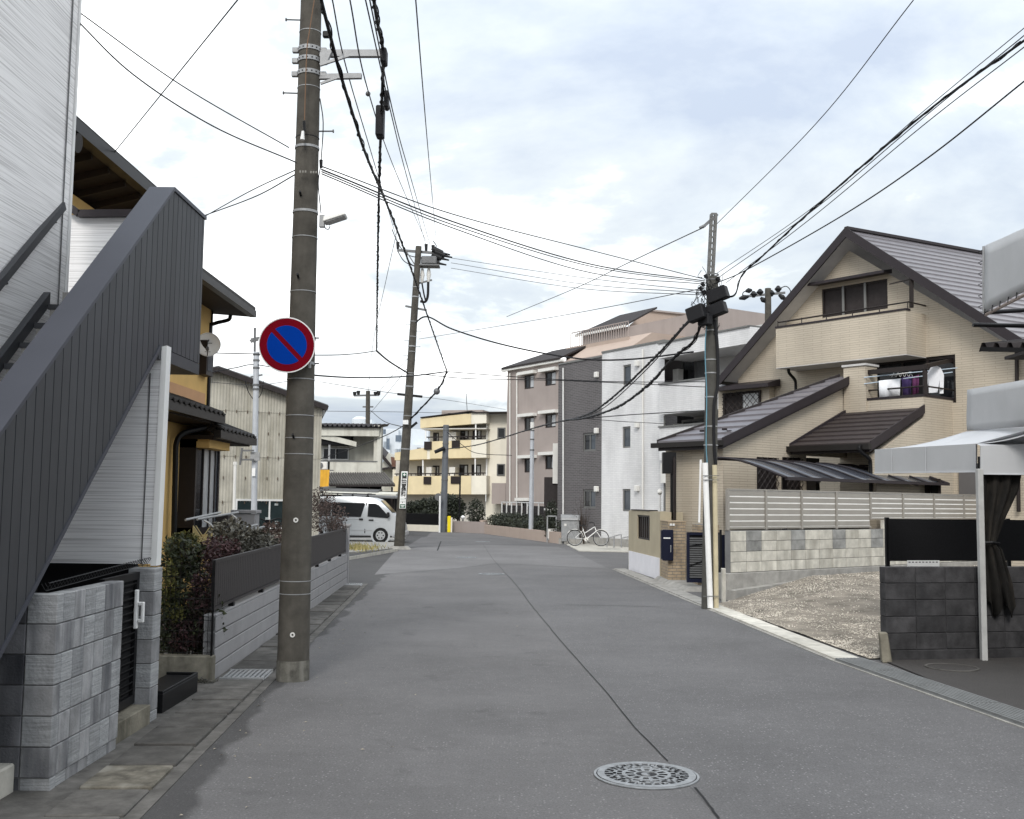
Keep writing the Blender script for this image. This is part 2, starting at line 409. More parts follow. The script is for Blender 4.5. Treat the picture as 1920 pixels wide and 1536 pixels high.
# ------------------------------------------------------------------ material library
def asphalt(name, base, speck=0.5, stain=False):
    m = bpy.data.materials.new(name); m.use_nodes = True
    N, L = m.node_tree.nodes, m.node_tree.links; bs = N['Principled BSDF']; bs.inputs['Roughness'].default_value = 0.85
    bs.inputs['Specular IOR Level'].default_value = 0.3
    t = N.new('ShaderNodeTexCoord'); vec = t.outputs['Object']
    def noise(s, d=4, r=.6):
        n = N.new('ShaderNodeTexNoise'); n.inputs['Scale'].default_value = s; n.inputs['Detail'].default_value = d; n.inputs['Roughness'].default_value = r
        L.new(vec, n.inputs['Vector']); return n.outputs['Fac']
    def rng(x, a, b, c, d):
        r = N.new('ShaderNodeMapRange'); r.inputs[1].default_value = a; r.inputs[2].default_value = b; r.inputs[3].default_value = c; r.inputs[4].default_value = d
        L.new(x, r.inputs[0]); return r.outputs[0]
    def mul(x, y):
        q = N.new('ShaderNodeMath'); q.operation = 'MULTIPLY'; L.new(x, q.inputs[0]); L.new(y, q.inputs[1]); return q.outputs[0]
    big = rng(noise(.45, 6, .65), .3, .7, .82, 1.16)
    mid = rng(noise(7, 6, .7), .3, .7, .93, 1.07)
    fine = rng(noise(60, 4, .85), .3, .7, .62, 1.38)
    vo = N.new('ShaderNodeTexVoronoi'); vo.inputs['Scale'].default_value = 42; L.new(vec, vo.inputs['Vector'])
    cr = N.new('ShaderNodeSeparateColor'); L.new(vo.outputs['Color'], cr.inputs[0])
    on = rng(cr.outputs[0], .78, .84, 0, 1); near = rng(vo.outputs['Distance'], .18, .36, 1, 0)
    sp = mul(mul(on, near), rng(noise(1.1, 3), .35, .65, .35, 1))
    k = mul(mul(big, mid), fine)
    ad = N.new('ShaderNodeMath'); ad.operation = 'MULTIPLY_ADD'; L.new(sp, ad.inputs[0]); ad.inputs[1].default_value = speck * 1.6; L.new(k, ad.inputs[2])
    val = ad.outputs[0]
    if stain:   # damp, dirt-darkened margin along the left gutter and old oil spots
        sx = N.new('ShaderNodeSeparateXYZ'); L.new(vec, sx.inputs[0])
        yy = N.new('ShaderNodeMath'); yy.operation = 'MULTIPLY_ADD'; L.new(sx.outputs[1], yy.inputs[0]); yy.inputs[1].default_value = 0.0432; yy.inputs[2].default_value = 1.84
        ds = N.new('ShaderNodeMath'); ds.operation = 'ADD'; L.new(sx.outputs[0], ds.inputs[0]); L.new(yy.outputs[0], ds.inputs[1])
        w = N.new('ShaderNodeMath'); w.operation = 'MULTIPLY_ADD'; L.new(noise(1.0, 3, .5), w.inputs[0]); w.inputs[1].default_value = .5; L.new(rng(sx.outputs[1], 7, 12.5, -.08, -.34), w.inputs[2])
        df = N.new('ShaderNodeMath'); df.operation = 'SUBTRACT'; L.new(ds.outputs[0], df.inputs[0]); L.new(w.outputs[0], df.inputs[1])
        val = mul(val, rng(df.outputs[0], -.03, .03, .52, 1))
        n5 = noise(1.6, 4, .6); val = mul(val, rng(n5, .62, .70, 1, .80))
    s = N.new('ShaderNodeVectorMath'); s.operation = 'SCALE'; s.inputs[0].default_value = base; L.new(val, s.inputs['Scale'])
    L.new(s.outputs[0], bs.inputs['Base Color'])
    b = N.new('ShaderNodeBump'); b.inputs['Strength'].default_value = .55; b.inputs['Distance'].default_value = .004
    L.new(fine, b.inputs['Height']); L.new(b.outputs[0], bs.inputs['Normal'])
    return m
m_road = asphalt('asphalt', (0.121, 0.1175, 0.1185), .75, True)
m_road2 = asphalt('asphalt_pale', (0.150, 0.146, 0.147), .5)
m_road3 = asphalt('asphalt_dark', (0.110, 0.107, 0.108), .4)
m_drive = asphalt('driveway_asphalt', (0.052, 0.048, 0.046), .25)
m_ground = mat('ground_earth', (.16, .15, .13), .95, .25, 1.5, .3, 20)
m_grate = mat('worn_grating', (.19, .195, .195), .6, .15, 6, metal=.2)
m_crack = mat('tar_seam', (.02, .02, .021), .8, .2)
m_conc = mat('concrete', (.30, .29, .27), .9, .22, 4, .35, 45, dirt=.5, dscale=3)
m_conc_wet = mat('concrete_dark', (.085, .081, .076), .85, .4, 6, .3, 50, rv=.35, dirt=.4, dcol=(.05, .047, .042), dscale=4)
m_conc_light = mat('concrete_light', (.50, .48, .43), .9, .2, 5, .3, 50, rv=.15)
m_conc_old = mat('concrete_mossy', (.19, .175, .14), .95, .35, 6, .4, 40, dirt=.75, dcol=(.045, .042, .03), dscale=5)
m_steel = mat('galvanised_steel', (.30, .305, .31), .5, .15, 8, .05, 80, metal=.25)
m_steel_d = mat('dull_steel', (.15, .152, .155), .55, .15, 8, metal=.5)
m_black = mat('black_paint', (.007, .007, .008), .45, .1)
m_black_rub = mat('black_cable_sheath', (.012, .012, .014), .6, .1)
m_wire = mat('thin_wire_grey', (.06, .06, .065), .6, .1)
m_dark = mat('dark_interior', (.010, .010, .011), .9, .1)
m_pole = mat('pole_concrete', (.076, .070, .060), .85, .30, 5, .2, 60, dirt=.35, dcol=(.034, .031, .026), dscale=6)
m_pole_base = mat('pole_base_concrete', (.12, .115, .10), .9, .45, 9, .25, 50, dirt=.6, dcol=(.3, .29, .26), dscale=9, dthr=.55)
m_cast = mat('cast_iron', (.25, .26, .27), .55, .25, 14, .1, 90, metal=.15)
m_cast_d = mat('cast_iron_recess', (.03, .03, .033), .8, .15)
m_glass = mat('window_glass', (.012, .013, .015), .06, .1, spec=.35)
m_glass_b = mat('window_glass_blue', (.055, .065, .078), .08, .15, spec=.4)
m_curtain = mat('curtained_glass', (.42, .43, .44), .18, .25, 2, spec=.8, stretch=(14, 14, .6))
m_frame_b = mat('window_frame_brown', (.022, .017, .016), .45, .1)
m_frame_g = mat('window_frame_grey', (.16, .16, .155), .45, .1, metal=.3)
m_frame_w = mat('window_frame_white', (.62, .62, .61), .5, .08)
m_white = mat('white_paint', (.78, .78, .77), .5, .06, dirt=.12)
# left building
m_siding_w = mat_lines('white_siding', (.56, .55, .55), (.84, .83, .83), 0.9, 80, .75, .35, .34, .54, 2)
m_stair = mat('stair_metal', (.054, .056, .062), .48, .12, 1.5, 0, metal=.25, dirt=.18, dcol=(.085, .088, .096), dscale=4, rv=.10, dthr=.53)
m_stair_cap = mat('stair_coping_metal', (.060, .063, .078), .42, .08, 1.2, 0, metal=.2)
m_blk_a = mat('block_smooth', (.28, .28, .285), .9, .4, 3.5, .4, 70, rv=.10, dirt=.8, dcol=(.075, .078, .088), dscale=6.5, dthr=.47)
m_blk_b = mat('block_combed', (.30, .305, .31), .9, .28, 3, .9, 40, rv=.10, dirt=.5, dcol=(.08, .085, .095), dscale=4, stretch=(1, 1, 30))
m_mortar = mat('mortar', (.17, .17, .17), .95, .2)
m_orange = mat('ochre_render', (.62, .41, .155), .85, .06, 2.5, .25, 90, dirt=.12)
m_rooftile = mat('dark_roof_tile', (.025, .022, .021), .55, .25, 7, .15, 40, rv=.25)
m_brown_soffit = mat('brown_soffit', (.026, .018, .012), .7, .2, 2, stretch=(1, 1, 1))
m_gutter = mat('dark_brown_gutter', (.016, .014, .013), .4, .1)
m_greywall = mat('grey_wall_block', (.30, .295, .30), .9, .08, 3, .3, 60, dirt=.15)
m_fence_al = mat('brown_grey_aluminium', (.040, .036, .037), .5, .1, 5, metal=.3)
m_corr = mat('corrugated_cream', (.40, .38, .325), .7, .15, 2, 0, dirt=.5, dcol=(.22, .20, .15), dscale=3.5, dthr=.46)
m_old_white = mat('old_white_cladding', (.55, .54, .48), .75, .12, 2, 0, dirt=.5, dcol=(.26, .24, .2), dscale=3)
m_oldtile = mat('old_grey_tile', (.10, .095, .09), .8, .4, 9, .2, 40)
m_amber = mat('amber_panel', (.62, .33, .035), .5, .12, 3, dirt=.3, dcol=(.3, .16, .03), dscale=6)
m_yel_a = mat('pale_ochre_render', (.68, .575, .37), .85, .08, 1, dirt=.2, dcol=(.5, .37, .2), dscale=1.5)
m_yel_b = mat('cream_render', (.74, .70, .60), .85, .06, 1, dirt=.15)
m_tan = mat('taupe_render', (.325, .28, .26), .88, .06, .8, .2, 40, dirt=.12)
m_tan2 = mat('tan_render', (.40, .32, .27), .88, .06, .8, .2, 40, dirt=.10)
m_slate = mat('dark_slate_roof', (.032, .027, .027), .7, .2, 6)
m_tile_d = mat_tile('charcoal_tile', (.075, .068, .070), (.10, .092, .094), (.165, .155, .155), .30, .075, .012)
m_tile_w = mat_tile('white_tile', (.74, .735, .735), (.69, .685, .69), (.60, .595, .595), .30, .075, .008, dirt=.34)
m_tile_c = mat_tile('cream_tile_siding', (.52, .457, .365), (.485, .425, .34), (.36, .31, .25), .60, .062, .007, dirt=.20)
m_brick = mat_tile('buff_brick', (.40, .31, .22), (.27, .2, .14), (.16, .13, .1), .21, .075, .012, dirt=.3)
m_roof_h = mat('house_roof_slate', (.125, .115, .127), .38, .12, 5, .1, 60, rv=.05, spec=.6)
m_roof_p = mat('porch_roof_slate', (.040, .032, .032), .5, .12, 5, .1, 60, rv=.05)
m_barge = mat('dark_plum_trim', (.026, .021, .024), .45, .1)
m_soffit = mat('grey_soffit', (.50, .49, .48), .7, .08)
m_plinth = mat('white_base_render', (.70, .69, .72), .8, .06, 2, dirt=.1)
m_beige = mat('beige_render', (.40, .35, .255), .85, .07, 2, dirt=.12)
m_navy = mat('navy_paint', (.010, .012, .028), .35, .08)
m_slat = mat('champagne_aluminium', (.33, .31, .28), .42, .06, 3, metal=.4)
m_cream_blk = mat('cream_block', (.50, .48, .425), .92, .25, 4, .4, 60, rv=.10, dirt=.65, dcol=(.25, .235, .20), dscale=3.2, dthr=.47)
m_grey_blk = mat('stained_block', (.27, .27, .26), .92, .4, 3, .4, 60, rv=.12)
m_dark_blk = mat('near_black_block', (.042, .041, .043), .92, .5, 4, .4, 60, rv=.2, dirt=.6, dcol=(.02, .02, .022), dscale=3)  # near-black base with darker vertical streaks
m_gravel = mat('gravel_bed', (.195, .172, .143), .95, .5, 2.2, .9, 45)
m_stone = mat('gravel_stone', (.44, .405, .35), .9, .6, 3)
m_tarp = mat('grey_tarpaulin', (.40, .405, .415), .5, .08, 1.2, .08, 8, spec=.4)
m_tarp_w = mat('pale_tarpaulin', (.50, .51, .53), .5, .08, 1.2, .08, 8)
m_net = mat('black_netting', (.006, .006, .007), .95, .3, 40)
m_curt = mat('dusty_black_curtain', (.012, .011, .010), .95, .4, 6, dirt=.5, dcol=(.055, .046, .036), dscale=9)
m_red = mat('sign_red', (.15, .002, .009), .8, .08, 4, spec=.05)
m_blue = mat('sign_blue', (.0, .035, .27), .8, .05, 4, spec=.05)
m_van = mat('silver_car_paint', (.52, .54, .56), .28, .03, 2, metal=.35, spec=.6)
m_tyre = mat('tyre_rubber', (.014, .014, .014), .85, .1)
m_rim = mat('wheel_cover', (.45, .46, .47), .4, .08, metal=.5)
m_plas = mat('black_plastic', (.018, .018, .019), .5, .1)
m_yellow = mat('bright_yellow', (.75, .60, .02), .5, .06)
m_green = mat('sign_green', (.01, .10, .055), .5, .05)
m_ac = mat('aircon_white', (.66, .65, .62), .5, .06)
m_bark = mat('twig_bark', (.065, .05, .042), .9, .3, 20)
def leafmat(name, c1, c2, scale=9):
    m = bpy.data.materials.new(name); m.use_nodes = True
    N, L = m.node_tree.nodes, m.node_tree.links; bs = N['Principled BSDF']; bs.inputs['Roughness'].default_value = .6
    t = N.new('ShaderNodeTexCoord'); n = N.new('ShaderNodeTexNoise'); n.inputs['Scale'].default_value = scale; n.inputs['Detail'].default_value = 4
    L.new(t.outputs['Object'], n.inputs['Vector'])
    r = N.new('ShaderNodeMapRange'); r.inputs[1].default_value = .35; r.inputs[2].default_value = .65; L.new(n.outputs['Fac'], r.inputs[0])
    x = N.new('ShaderNodeMix'); x.data_type = 'RGBA'; x.inputs['A'].default_value = (*c1, 1); x.inputs['B'].default_value = (*c2, 1)
    L.new(r.outputs[0], x.inputs['Factor']); L.new(x.outputs['Result'], bs.inputs['Base Color'])
    return m
m_leaf = leafmat('evergreen_leaf', (.010, .015, .006), (.05, .06, .02))
m_leaf_y = leafmat('yellow_green_leaf', (.06, .065, .012), (.16, .15, .035))
m_leaf_r = leafmat('reddish_purple_leaf', (.022, .009, .011), (.085, .035, .037))
m_leaf_g = leafmat('dusty_grey_leaf', (.045, .042, .034), (.15, .145, .12))
m_leaf_d = leafmat('hedge_leaf', (.009, .013, .008), (.038, .046, .026), 4)
m_leaf_b = leafmat('dry_brown_twig', (.035, .022, .019), (.10, .065, .055))
m_grass = leafmat('dry_grass', (.20, .19, .05), (.34, .27, .11), 6)

# ------------------------------------------------------------------ ground and road
def sheet(name, pts, z, m, kind='structure', thick=0.0):
    b = MB(); b.add([(p[0], p[1], z) for p in pts], [tuple(range(len(pts)))])
    o = b.build(name, m); o['kind'] = kind; return o
b = MB(); b.add([(-700, -300, -.02), (700, -300, -.02), (700, 1300, -.02), (-700, 1300, -.02)], [(0, 1, 2, 3)])
b.build('ground', m_ground)['kind'] = 'structure'
road = sheet('road', [(-60, -12), (60, -12), (60, 64), (-60, 64)], 0.0, m_road)
def gpts(*pp): return [G(x, y) for x, y in pp]
sheet('road_patch', gpts((702, 1078), (865, 1065), (924, 1057), (1015, 1060), (1143, 1067), (1074, 1034), (1045, 1026), (905, 1022), (760, 1028), (740, 1035)), .004, m_road2)
sheet('road_patch', gpts((760, 1027), (905, 1021), (1040, 1024), (905, 1005), (845, 1001), (790, 1008)), .005, m_road3)
def strip(name, pp, w, z, m):
    pts = [G(x, y) for x, y in pp]; b = MB()
    for i in range(len(pts) - 1):
        p, q = pts[i], pts[i + 1]; d = (q - p).normalized(); s = V((-d.y, d.x, 0)) * w * .5
        b.add([V((r.x, r.y, z)) for r in (p - s, p + s, q + s, q - s)], [(0, 1, 2, 3)])
    o = b.build(name, m, road); return o
def jitter(pp, k, amp):
    out = []
    for i in range(len(pp) - 1):
        for j in range(k):
            t = j / k; out.append((pp[i][0] + (pp[i + 1][0] - pp[i][0]) * t + random.uniform(-amp, amp), pp[i][1] + (pp[i + 1][1] - pp[i][1]) * t))
    return out + [pp[-1]]
lane = [(906, 1021), (923, 1047), (945, 1072), (968, 1097), (998, 1138), (1017, 1160), (1049, 1200), (1130, 1290), (1190, 1365), (1252, 1428), (1348, 1536), (1420, 1618)]
sheet('road_lane', [G(x, y) for x, y in lane[2:]] + [V((2.2, 3, 0)), V((4.9, 3, 0)), G(1920, 1368), G(1560, 1240), G(1318, 1140), G(1150, 1072), G(1015, 1064)], .0025, asphalt('asphalt_coarse', (0.115, 0.1125, 0.1145), 1.15))
strip('road_seam', jitter([(906, 1021), (923, 1047), (945, 1072), (968, 1097), (998, 1138), (1017, 1160), (1049, 1200), (1130, 1290), (1190, 1365), (1252, 1428)], 5, .8), .009, .007, m_crack)
strip('road_seam', jitter([(1303, 1478), (1330, 1512), (1348, 1536)], 4, 1), .016, .007, m_crack)
strip('road_seam', [(1060, 1135), (1150, 1136), (1240, 1139)], .025, .007, m_crack)
strip('road_seam', [(820, 1033), (827, 1015)], .05, .008, m_crack)
# ------------------------------------------------------------------ left gutter: margin of concrete with cover slabs
Lp = Pl((-2.02, 4.0), (-3.16, 24.04))       # road-side edge of the gutter
Ln = V((-1, 0, 0)) * 1
gutL = MB()
for i in range(1):
    a, c = Lp.w(0, 0), Lp.w(Lp.L, 0)
    gutL.hexa([V((-3.45, 4, -.02)), V((a.x, a.y, -.02)), V((c.x, c.y, -.02)), V((-3.75, 24.2, -.02)), V((-3.45, 4, .012)), V((a.x, a.y, .008)), V((c.x, c.y, .008)), V((-3.75, 24.2, .012))])
gut = gutL.build('pavement', m_conc_wet); gut['kind'] = 'structure'
ang = math.atan2(Lp.u.y, Lp.u.x)
slab_me = MB().box(-.275, .275, -.23, .23, -.01, .035).mesh('cover_slab', bevel=.008); slab_me.materials.append(m_conc_wet)
slab_me2 = slab_me.copy(); slab_me2.materials.clear(); slab_me2.materials.append(mat('patched_concrete', (.125, .115, .095), .9, .5, 7, .4, 50, dirt=.7, dcol=(.26, .25, .22), dscale=5, dthr=.52))
i = 0; u = .35
while u < Lp.L - .3:
    p = Lp.w(u, 0)
    nrm = V((-Lp.u.y, Lp.u.x, 0))
    q = p + nrm * .33
    if abs(u - 7.55) < .3 or abs(u - 19.35) < .3:
        g = MB().box(-.285, .285, -.23, .23, .0, .012)
        for k in range(-4, 5): g.box(-.27, .27, k * .05 - .012, k * .05 + .012, .012, .03)
        g.box(-.285, -.255, -.23, .23, .0, .034).box(.255, .285, -.23, .23, .0, .034)
        me = g.mesh('drain_grate'); me.materials.append(m_steel); inst(me, 'drain_grate', gut, (q.x, q.y, .003), ang)
    else: inst(slab_me2 if abs(u - 3.35) < .31 else slab_me, 'cover_slab', gut, (q.x, q.y, random.uniform(-.012, .006)), ang + random.uniform(-.012, .012))
    u += .6; i += 1
kp = [G(640, 1053), G(690, 1043), G(745, 1034)]
# ------------------------------------------------------------------ right gutter
rg = [G(1148, 1068), G(1318, 1140), G(1560, 1240), G(1920, 1368), G(1920, 1368) + (G(1920, 1368) - G(1560, 1240)) * 1.0]
gr = MB()
def offl(p, q, d):
    e_ = (q - p).normalized(); return V((e_.y, -e_.x, 0)) * d
rout = []
for k in range(len(rg)):
    a = rg[max(k - 1, 0)]; c = rg[min(k + 1, len(rg) - 1)]; n_ = offl(a, c, -1)
    if n_.x < 0: n_ = -n_
    rout.append(rg[k] + n_ * .42)
for k in range(len(rg) - 1):
    A_, B_, C_, D_ = rg[k], rg[k + 1], rout[k + 1], rout[k]
    gr.hexa([V((p.x, p.y, -.02)) for p in (A_, B_, C_, D_)] + [V((p.x, p.y, .012)) for p in (A_, B_, C_, D_)])
gutr = gr.build('kerb', m_conc); gutr['kind'] = 'structure'
for k in range(len(rg) - 1):
    A_, B_ = rg[k], rg[k + 1]; L_ = (B_ - A_).length; d_ = (B_ - A_).normalized(); n_ = V((d_.y, -d_.x, 0))
    if n_.x < 0: n_ = -n_
    an = math.atan2(d_.y, d_.x)
    if k < 2:
        nn = int(L_ / .6); st = L_ / nn
        me = MB().box(-st / 2 + .006, st / 2 - .006, -.16, .16, 0, .03).mesh('kerb_slab', bevel=.006); me.materials.append(m_conc if k == 0 else m_conc_light)
        for j in range(nn):
            p = A_ + d_ * (st * (j + .5)) + n_ * .21; inst(me, 'kerb_slab', gutr, (p.x, p.y, .008 + random.uniform(-.004, .004)), an)
    else:
        nn = max(1, round(L_ / 1.0)); st = L_ / nn
        g = MB().box(-st / 2 + .004, st / 2 - .004, -.18, .18, 0, .010)
        for q in range(8): g.box(-st / 2 + .01, st / 2 - .01, -.17 + q * .0457, -.17 + q * .0457 + .030, .010, .034)
        me = g.mesh('steel_grating'); me.materials.append(m_grate)
        for j in range(nn):
            p = A_ + d_ * (st * (j + .5)) + n_ * .21; inst(me, 'steel_grating', gutr, (p.x, p.y, .008), an)
# ------------------------------------------------------------------ driveway, gravel lot
sheet('driveway', [(4.7, 3), (14, 3), (14, 14.6), (6.2, 14.35), (4.55, 13.3), (4.62, 9.3)], .016, m_drive)
CW = Pl((4.35, 21.2), (4.35 + .788 * 12, 21.2 + .616 * 12))        # cream block wall / slat fence line
def lot_z(x, y):
    d = (V((x, y, 0)) - CW.A).dot(CW.n)
    e_ = max(0, min(1, (x - 4.0) / 2.2)); f_ = max(0, min(1, 1 - (d - .3) / 5.5))
    return .012 + .40 * e_ * f_ * f_ * (3 - 2 * f_)
b = MB(); nx, ny = 30, 26
L0, L1, L2, L3 = V((3.85, 20.2, 0)), V((4.42, 13.3, 0)), V((9.6, 14.4, 0)), V((12.4, 27.6, 0))
vs = []
for i in range(nx + 1):
    for j in range(ny + 1):
        s, t = i / nx, j / ny
        p = L0.lerp(L3, s).lerp(L1.lerp(L2, s), t); vs.append((p.x, p.y, lot_z(p.x, p.y) + random.uniform(-.006, .012)))
b.add(vs, [(i * (ny + 1) + j, (i + 1) * (ny + 1) + j, (i + 1) * (ny + 1) + j + 1, i * (ny + 1) + j + 1) for i in range(nx) for j in range(ny)])
b.build('gravel_lot', m_gravel, smooth=True)['kind'] = 'structure'
b = MB()
for _ in range(17000):
    s, t = random.random() ** 1.2, random.random()
    if random.random() < .35: s *= .5
    p = L0.lerp(L3, s).lerp(L1.lerp(L2, s), t)
    if math.sin(p.x * 1.7 + 1) * math.sin(p.y * 1.1 + p.x * .6) + .4 * math.sin(p.x * 5 + p.y * 3) > .15 and random.random() < .8: continue
    z = lot_z(p.x, p.y) + .006; r = random.uniform(.006, .019); a = random.uniform(0, 6.3); h = r * random.uniform(.5, 1)
    q = [V((p.x + math.cos(a + k * 2.094) * r, p.y + math.sin(a + k * 2.094) * r, z)) for k in range(3)]
    b.add(q + [V((p.x + random.uniform(-.3, .3) * r, p.y, z + h))], [(0, 1, 3), (1, 2, 3), (2, 0, 3)])
tag(b.build('gravel', m_stone, kind='stuff'), 'loose pale gravel stones scattered over the vacant lot', 'gravel')
# manholes
def manhole(c, R, label, group=None, fancy=True):
    root = T('manhole_cover', label, 'manhole cover', (c.x, c.y, .004), group)
    z = .004
    MB().disc((c.x, c.y, z), (0, 0, 1), R * .955, R, .007, 56).build('frame_ring', m_cast, root)
    MB().disc((c.x, c.y, z), (0, 0, 1), 0.001, R * .95, .004, 56).build('recess', m_cast_d, root)
    b = MB()
    b.disc((c.x, c.y, z), (0, 0, 1), R * .80, R * .935, .011, 56).disc((c.x, c.y, z), (0, 0, 1), R * .40, R * .47, .011, 48)
    b.disc((c.x, c.y, z), (0, 0, 1), R * .20, R * .24, .011, 32).disc((c.x, c.y, z), (0, 0, 1), .001, R * .10, .011, 20, .6, 5.4)
    if fancy:
        for rr0, rr1, n, w in ((.70, .82, 30, .09), (.45, .72, 18, .10), (.22, .42, 12, .16), (.58, .64, 9, .5)):
            for k in range(n):
                a = 2 * math.pi * (k + .25 * (n % 4)) / n; wd = 2 * math.pi / n * w * 2.6
                b.disc((c.x, c.y, z), (0, 0, 1), R * rr0, R * rr1, .0108, 3, a, a + wd)
        b.disc((c.x, c.y, z), (0, 0, 1), R * .565, R * .60, .0105, 56)
    else: b.disc((c.x, c.y, z), (0, 0, 1), R * .05, R * .75, .010, 40)
    b.build('cast_pattern', m_cast, root)
    return root
manhole(G(1212, 1455), .365, 'large ornate cast manhole cover nearest the camera in the road')
manhole(G(922, 1077), .34, 'middle cast manhole cover beside the road seam')
manhole(G(875, 1046), .34, 'farther small manhole cover on the paler asphalt patch')
manhole(G(905, 1016), .34, 'farthest manhole cover far up the road by the apartments')
c = G(1785, 1255); root = T('manhole_cover', 'plain dark round cover in the driveway under the tarpaulin canopy', 'manhole cover', (c.x, c.y, .02))
MB().disc((c.x, c.y, .018), (0, 0, 1), .27, .30, .01, 40).build('frame_ring', m_conc_wet, root)
MB().disc((c.x, c.y, .018), (0, 0, 1), .001, .265, .006, 40).build('cover', m_drive, root)
# ================================================================== LEFT: white-sided building with an outside stair
root = T('white_sided_building', 'white horizontal-sided building wall rising behind the outside stair', 'building', (-4.6, 6, 0))
wb = Pl((-4.1, 2.0), (-4.1, 9.62))
MB().pb(wb, 0, 7.62, 1.3, 9.5, -.2, 0).build('side_wall', m_siding_w, root)
MB().pb(wb, 0, 7.62, 0, 1.3, -.2, -.004).build('shaded_wall_base', m_dark, root)  # wall base coloured near-black for the shade under the stair
MB().box(-4.13, -4.085, 9.625, 9.66, 1.3, 9.5).build('corner_trim', m_white, root)
MB().box(-4.094, -4.085, 9.47, 9.482, 1.4, 9.4).build('panel_joint', m_steel_d, root)
MB().box(-5.2, -3.15, 10.36, 10.5, 3.22, 4.66).build('rear_wall', m_siding_w, root)
tr = MB(); pr = Pl((-5.2, 10.34), (-3.0, 10.34))
tr.beam(D(108, 372, 10.3), D(148, 401, 10.3), .06, .07).beam(D(148, 401, 10.3), D(262, 400, 10.3), .06, .07)
tr.build('verge_trim', m_barge, root)
vb = MB(); p = D(108, 448, 10.33); vb.box(p.x - .03, p.x + .03, p.y - .06, p.y, p.z - .03, p.z + .03)
vb.build('vent_cap', m_black, root)
# roof edge seen at the very top by the wall corner with cable clamps
cb = MB()
for yy in (6, 22):
    p = D(133, yy, 9.6); cb.box(p.x - .05, p.x + .03, p.y - .03, p.y + .03, p.z - .02, p.z + .03)
cb.build('cable_bracket', m_black, root)
# outside stair
X0 = -3.055
def zb(y): return .78 + .83 * (y - 6.33) if y < 9.15 else 3.19
def zt(y): return 2.21 + .785 * (y - 6.28) if y < 9.35 else 4.64
st = T('outside_staircase', 'dark grey metal outside stair with vertical board balustrade', 'staircase', (-3.4, 6, 0))
bd = .128; y = 4.9
while y < 10.3:
    y1 = min(y + bd - .010, 10.33)
    MB().prism([(X0, y, zb(y)), (X0, y1, zb(y1)), (X0, y1, zt(y1) - .02), (X0, y, zt(y) - .02)], (-.025, 0, 0)).build('board', m_stair, st)
    y += bd
bk = MB(); ys = [4.9, 9.15, 9.35, 10.33]
bk.prism([(X0 - .028, 4.9, zb(4.9)), (X0 - .028, 9.15, zb(9.14)), (X0 - .028, 10.33, 3.2), (X0 - .028, 10.33, 4.6), (X0 - .028, 9.35, 4.6), (X0 - .028, 4.9, zt(4.9) - .04)], (-.16, 0, 0))
bk.build('balustrade_core', m_stair, st)
cp = MB()
def cop(a, b_, za_, zb_, x0, x1, t=.035):
    cp.hexa([V((x0, a, za_ - t)), V((x1, a, za_ - t)), V((x1, b_, zb_ - t)), V((x0, b_, zb_ - t)), V((x0, a, za_)), V((x1, a, za_)), V((x1, b_, zb_)), V((x0, b_, zb_))])
cop(4.9, 9.36, zt(4.9), 4.66, X0 - .215, X0 + .012)
cp.build('sloping_coping', m_stair_cap, st)
cp = MB(); cop(9.362, 10.36, 4.66, 4.66, X0 - .2, X0 + .012); cp.build('landing_coping', m_stair_cap, st)
MB().hexa([V((X0 - .06, 4.9, zb(4.9) - .03)), V((X0 + .008, 4.9, zb(4.9) - .03)), V((X0 + .008, 9.15, 3.16)), V((X0 - .06, 9.15, 3.16)), V((X0 - .06, 4.9, zb(4.9) + .02)), V((X0 + .008, 4.9, zb(4.9) + .02)), V((X0 + .008, 9.15, 3.205)), V((X0 - .06, 9.15, 3.205))]).build('bottom_trim', m_stair_cap, st)
MB().box(-4.05, X0 - .002, 9.15, 10.34, 3.08, 3.185).build('landing_slab', m_stair, st)
b = MB(); b.hexa([V((-4.08, 4.9, zb(4.9) + .42)), V((-4.02, 4.9, zb(4.9) + .42)), V((-4.02, 9.15, zb(9.14) + .42)), V((-4.08, 9.15, zb(9.14) + .42)), V((-4.08, 4.9, zb(4.9) + .54)), V((-4.02, 4.9, zb(4.9) + .54)), V((-4.02, 9.15, zb(9.14) + .54)), V((-4.08, 9.15, zb(9.14) + .54))])
b.build('stringer', m_stair, st)
for k in range(17):
    yy = 5.2 + k * .2435; z = 1.24 + .83 * (yy - 6.33)
    if z > 3.72: break
    MB().box(-4.015, X0 - .19, yy, yy + .27, z - .045, z).build('tread', m_stair, st)
    MB().box(-4.0, X0 - .19, yy + .25, yy + .262, z, z + .155).build('riser', mat('riser_grey', (.24, .235, .225), .6), st)
hr = MB(); hr.beam(D(-70, 615, 7.7), D(118, 386, 9.5), .05, .07).build('handrail', m_stair, st)
for q in ((8, 522, 8.45), (100, 408, 9.33)):
    p = D(*q); MB().beam(p + V((-.12, 0, -.06)), p + V((0.02, 0, -.02)), .04, .05).build('rail_bracket', m_black, st)
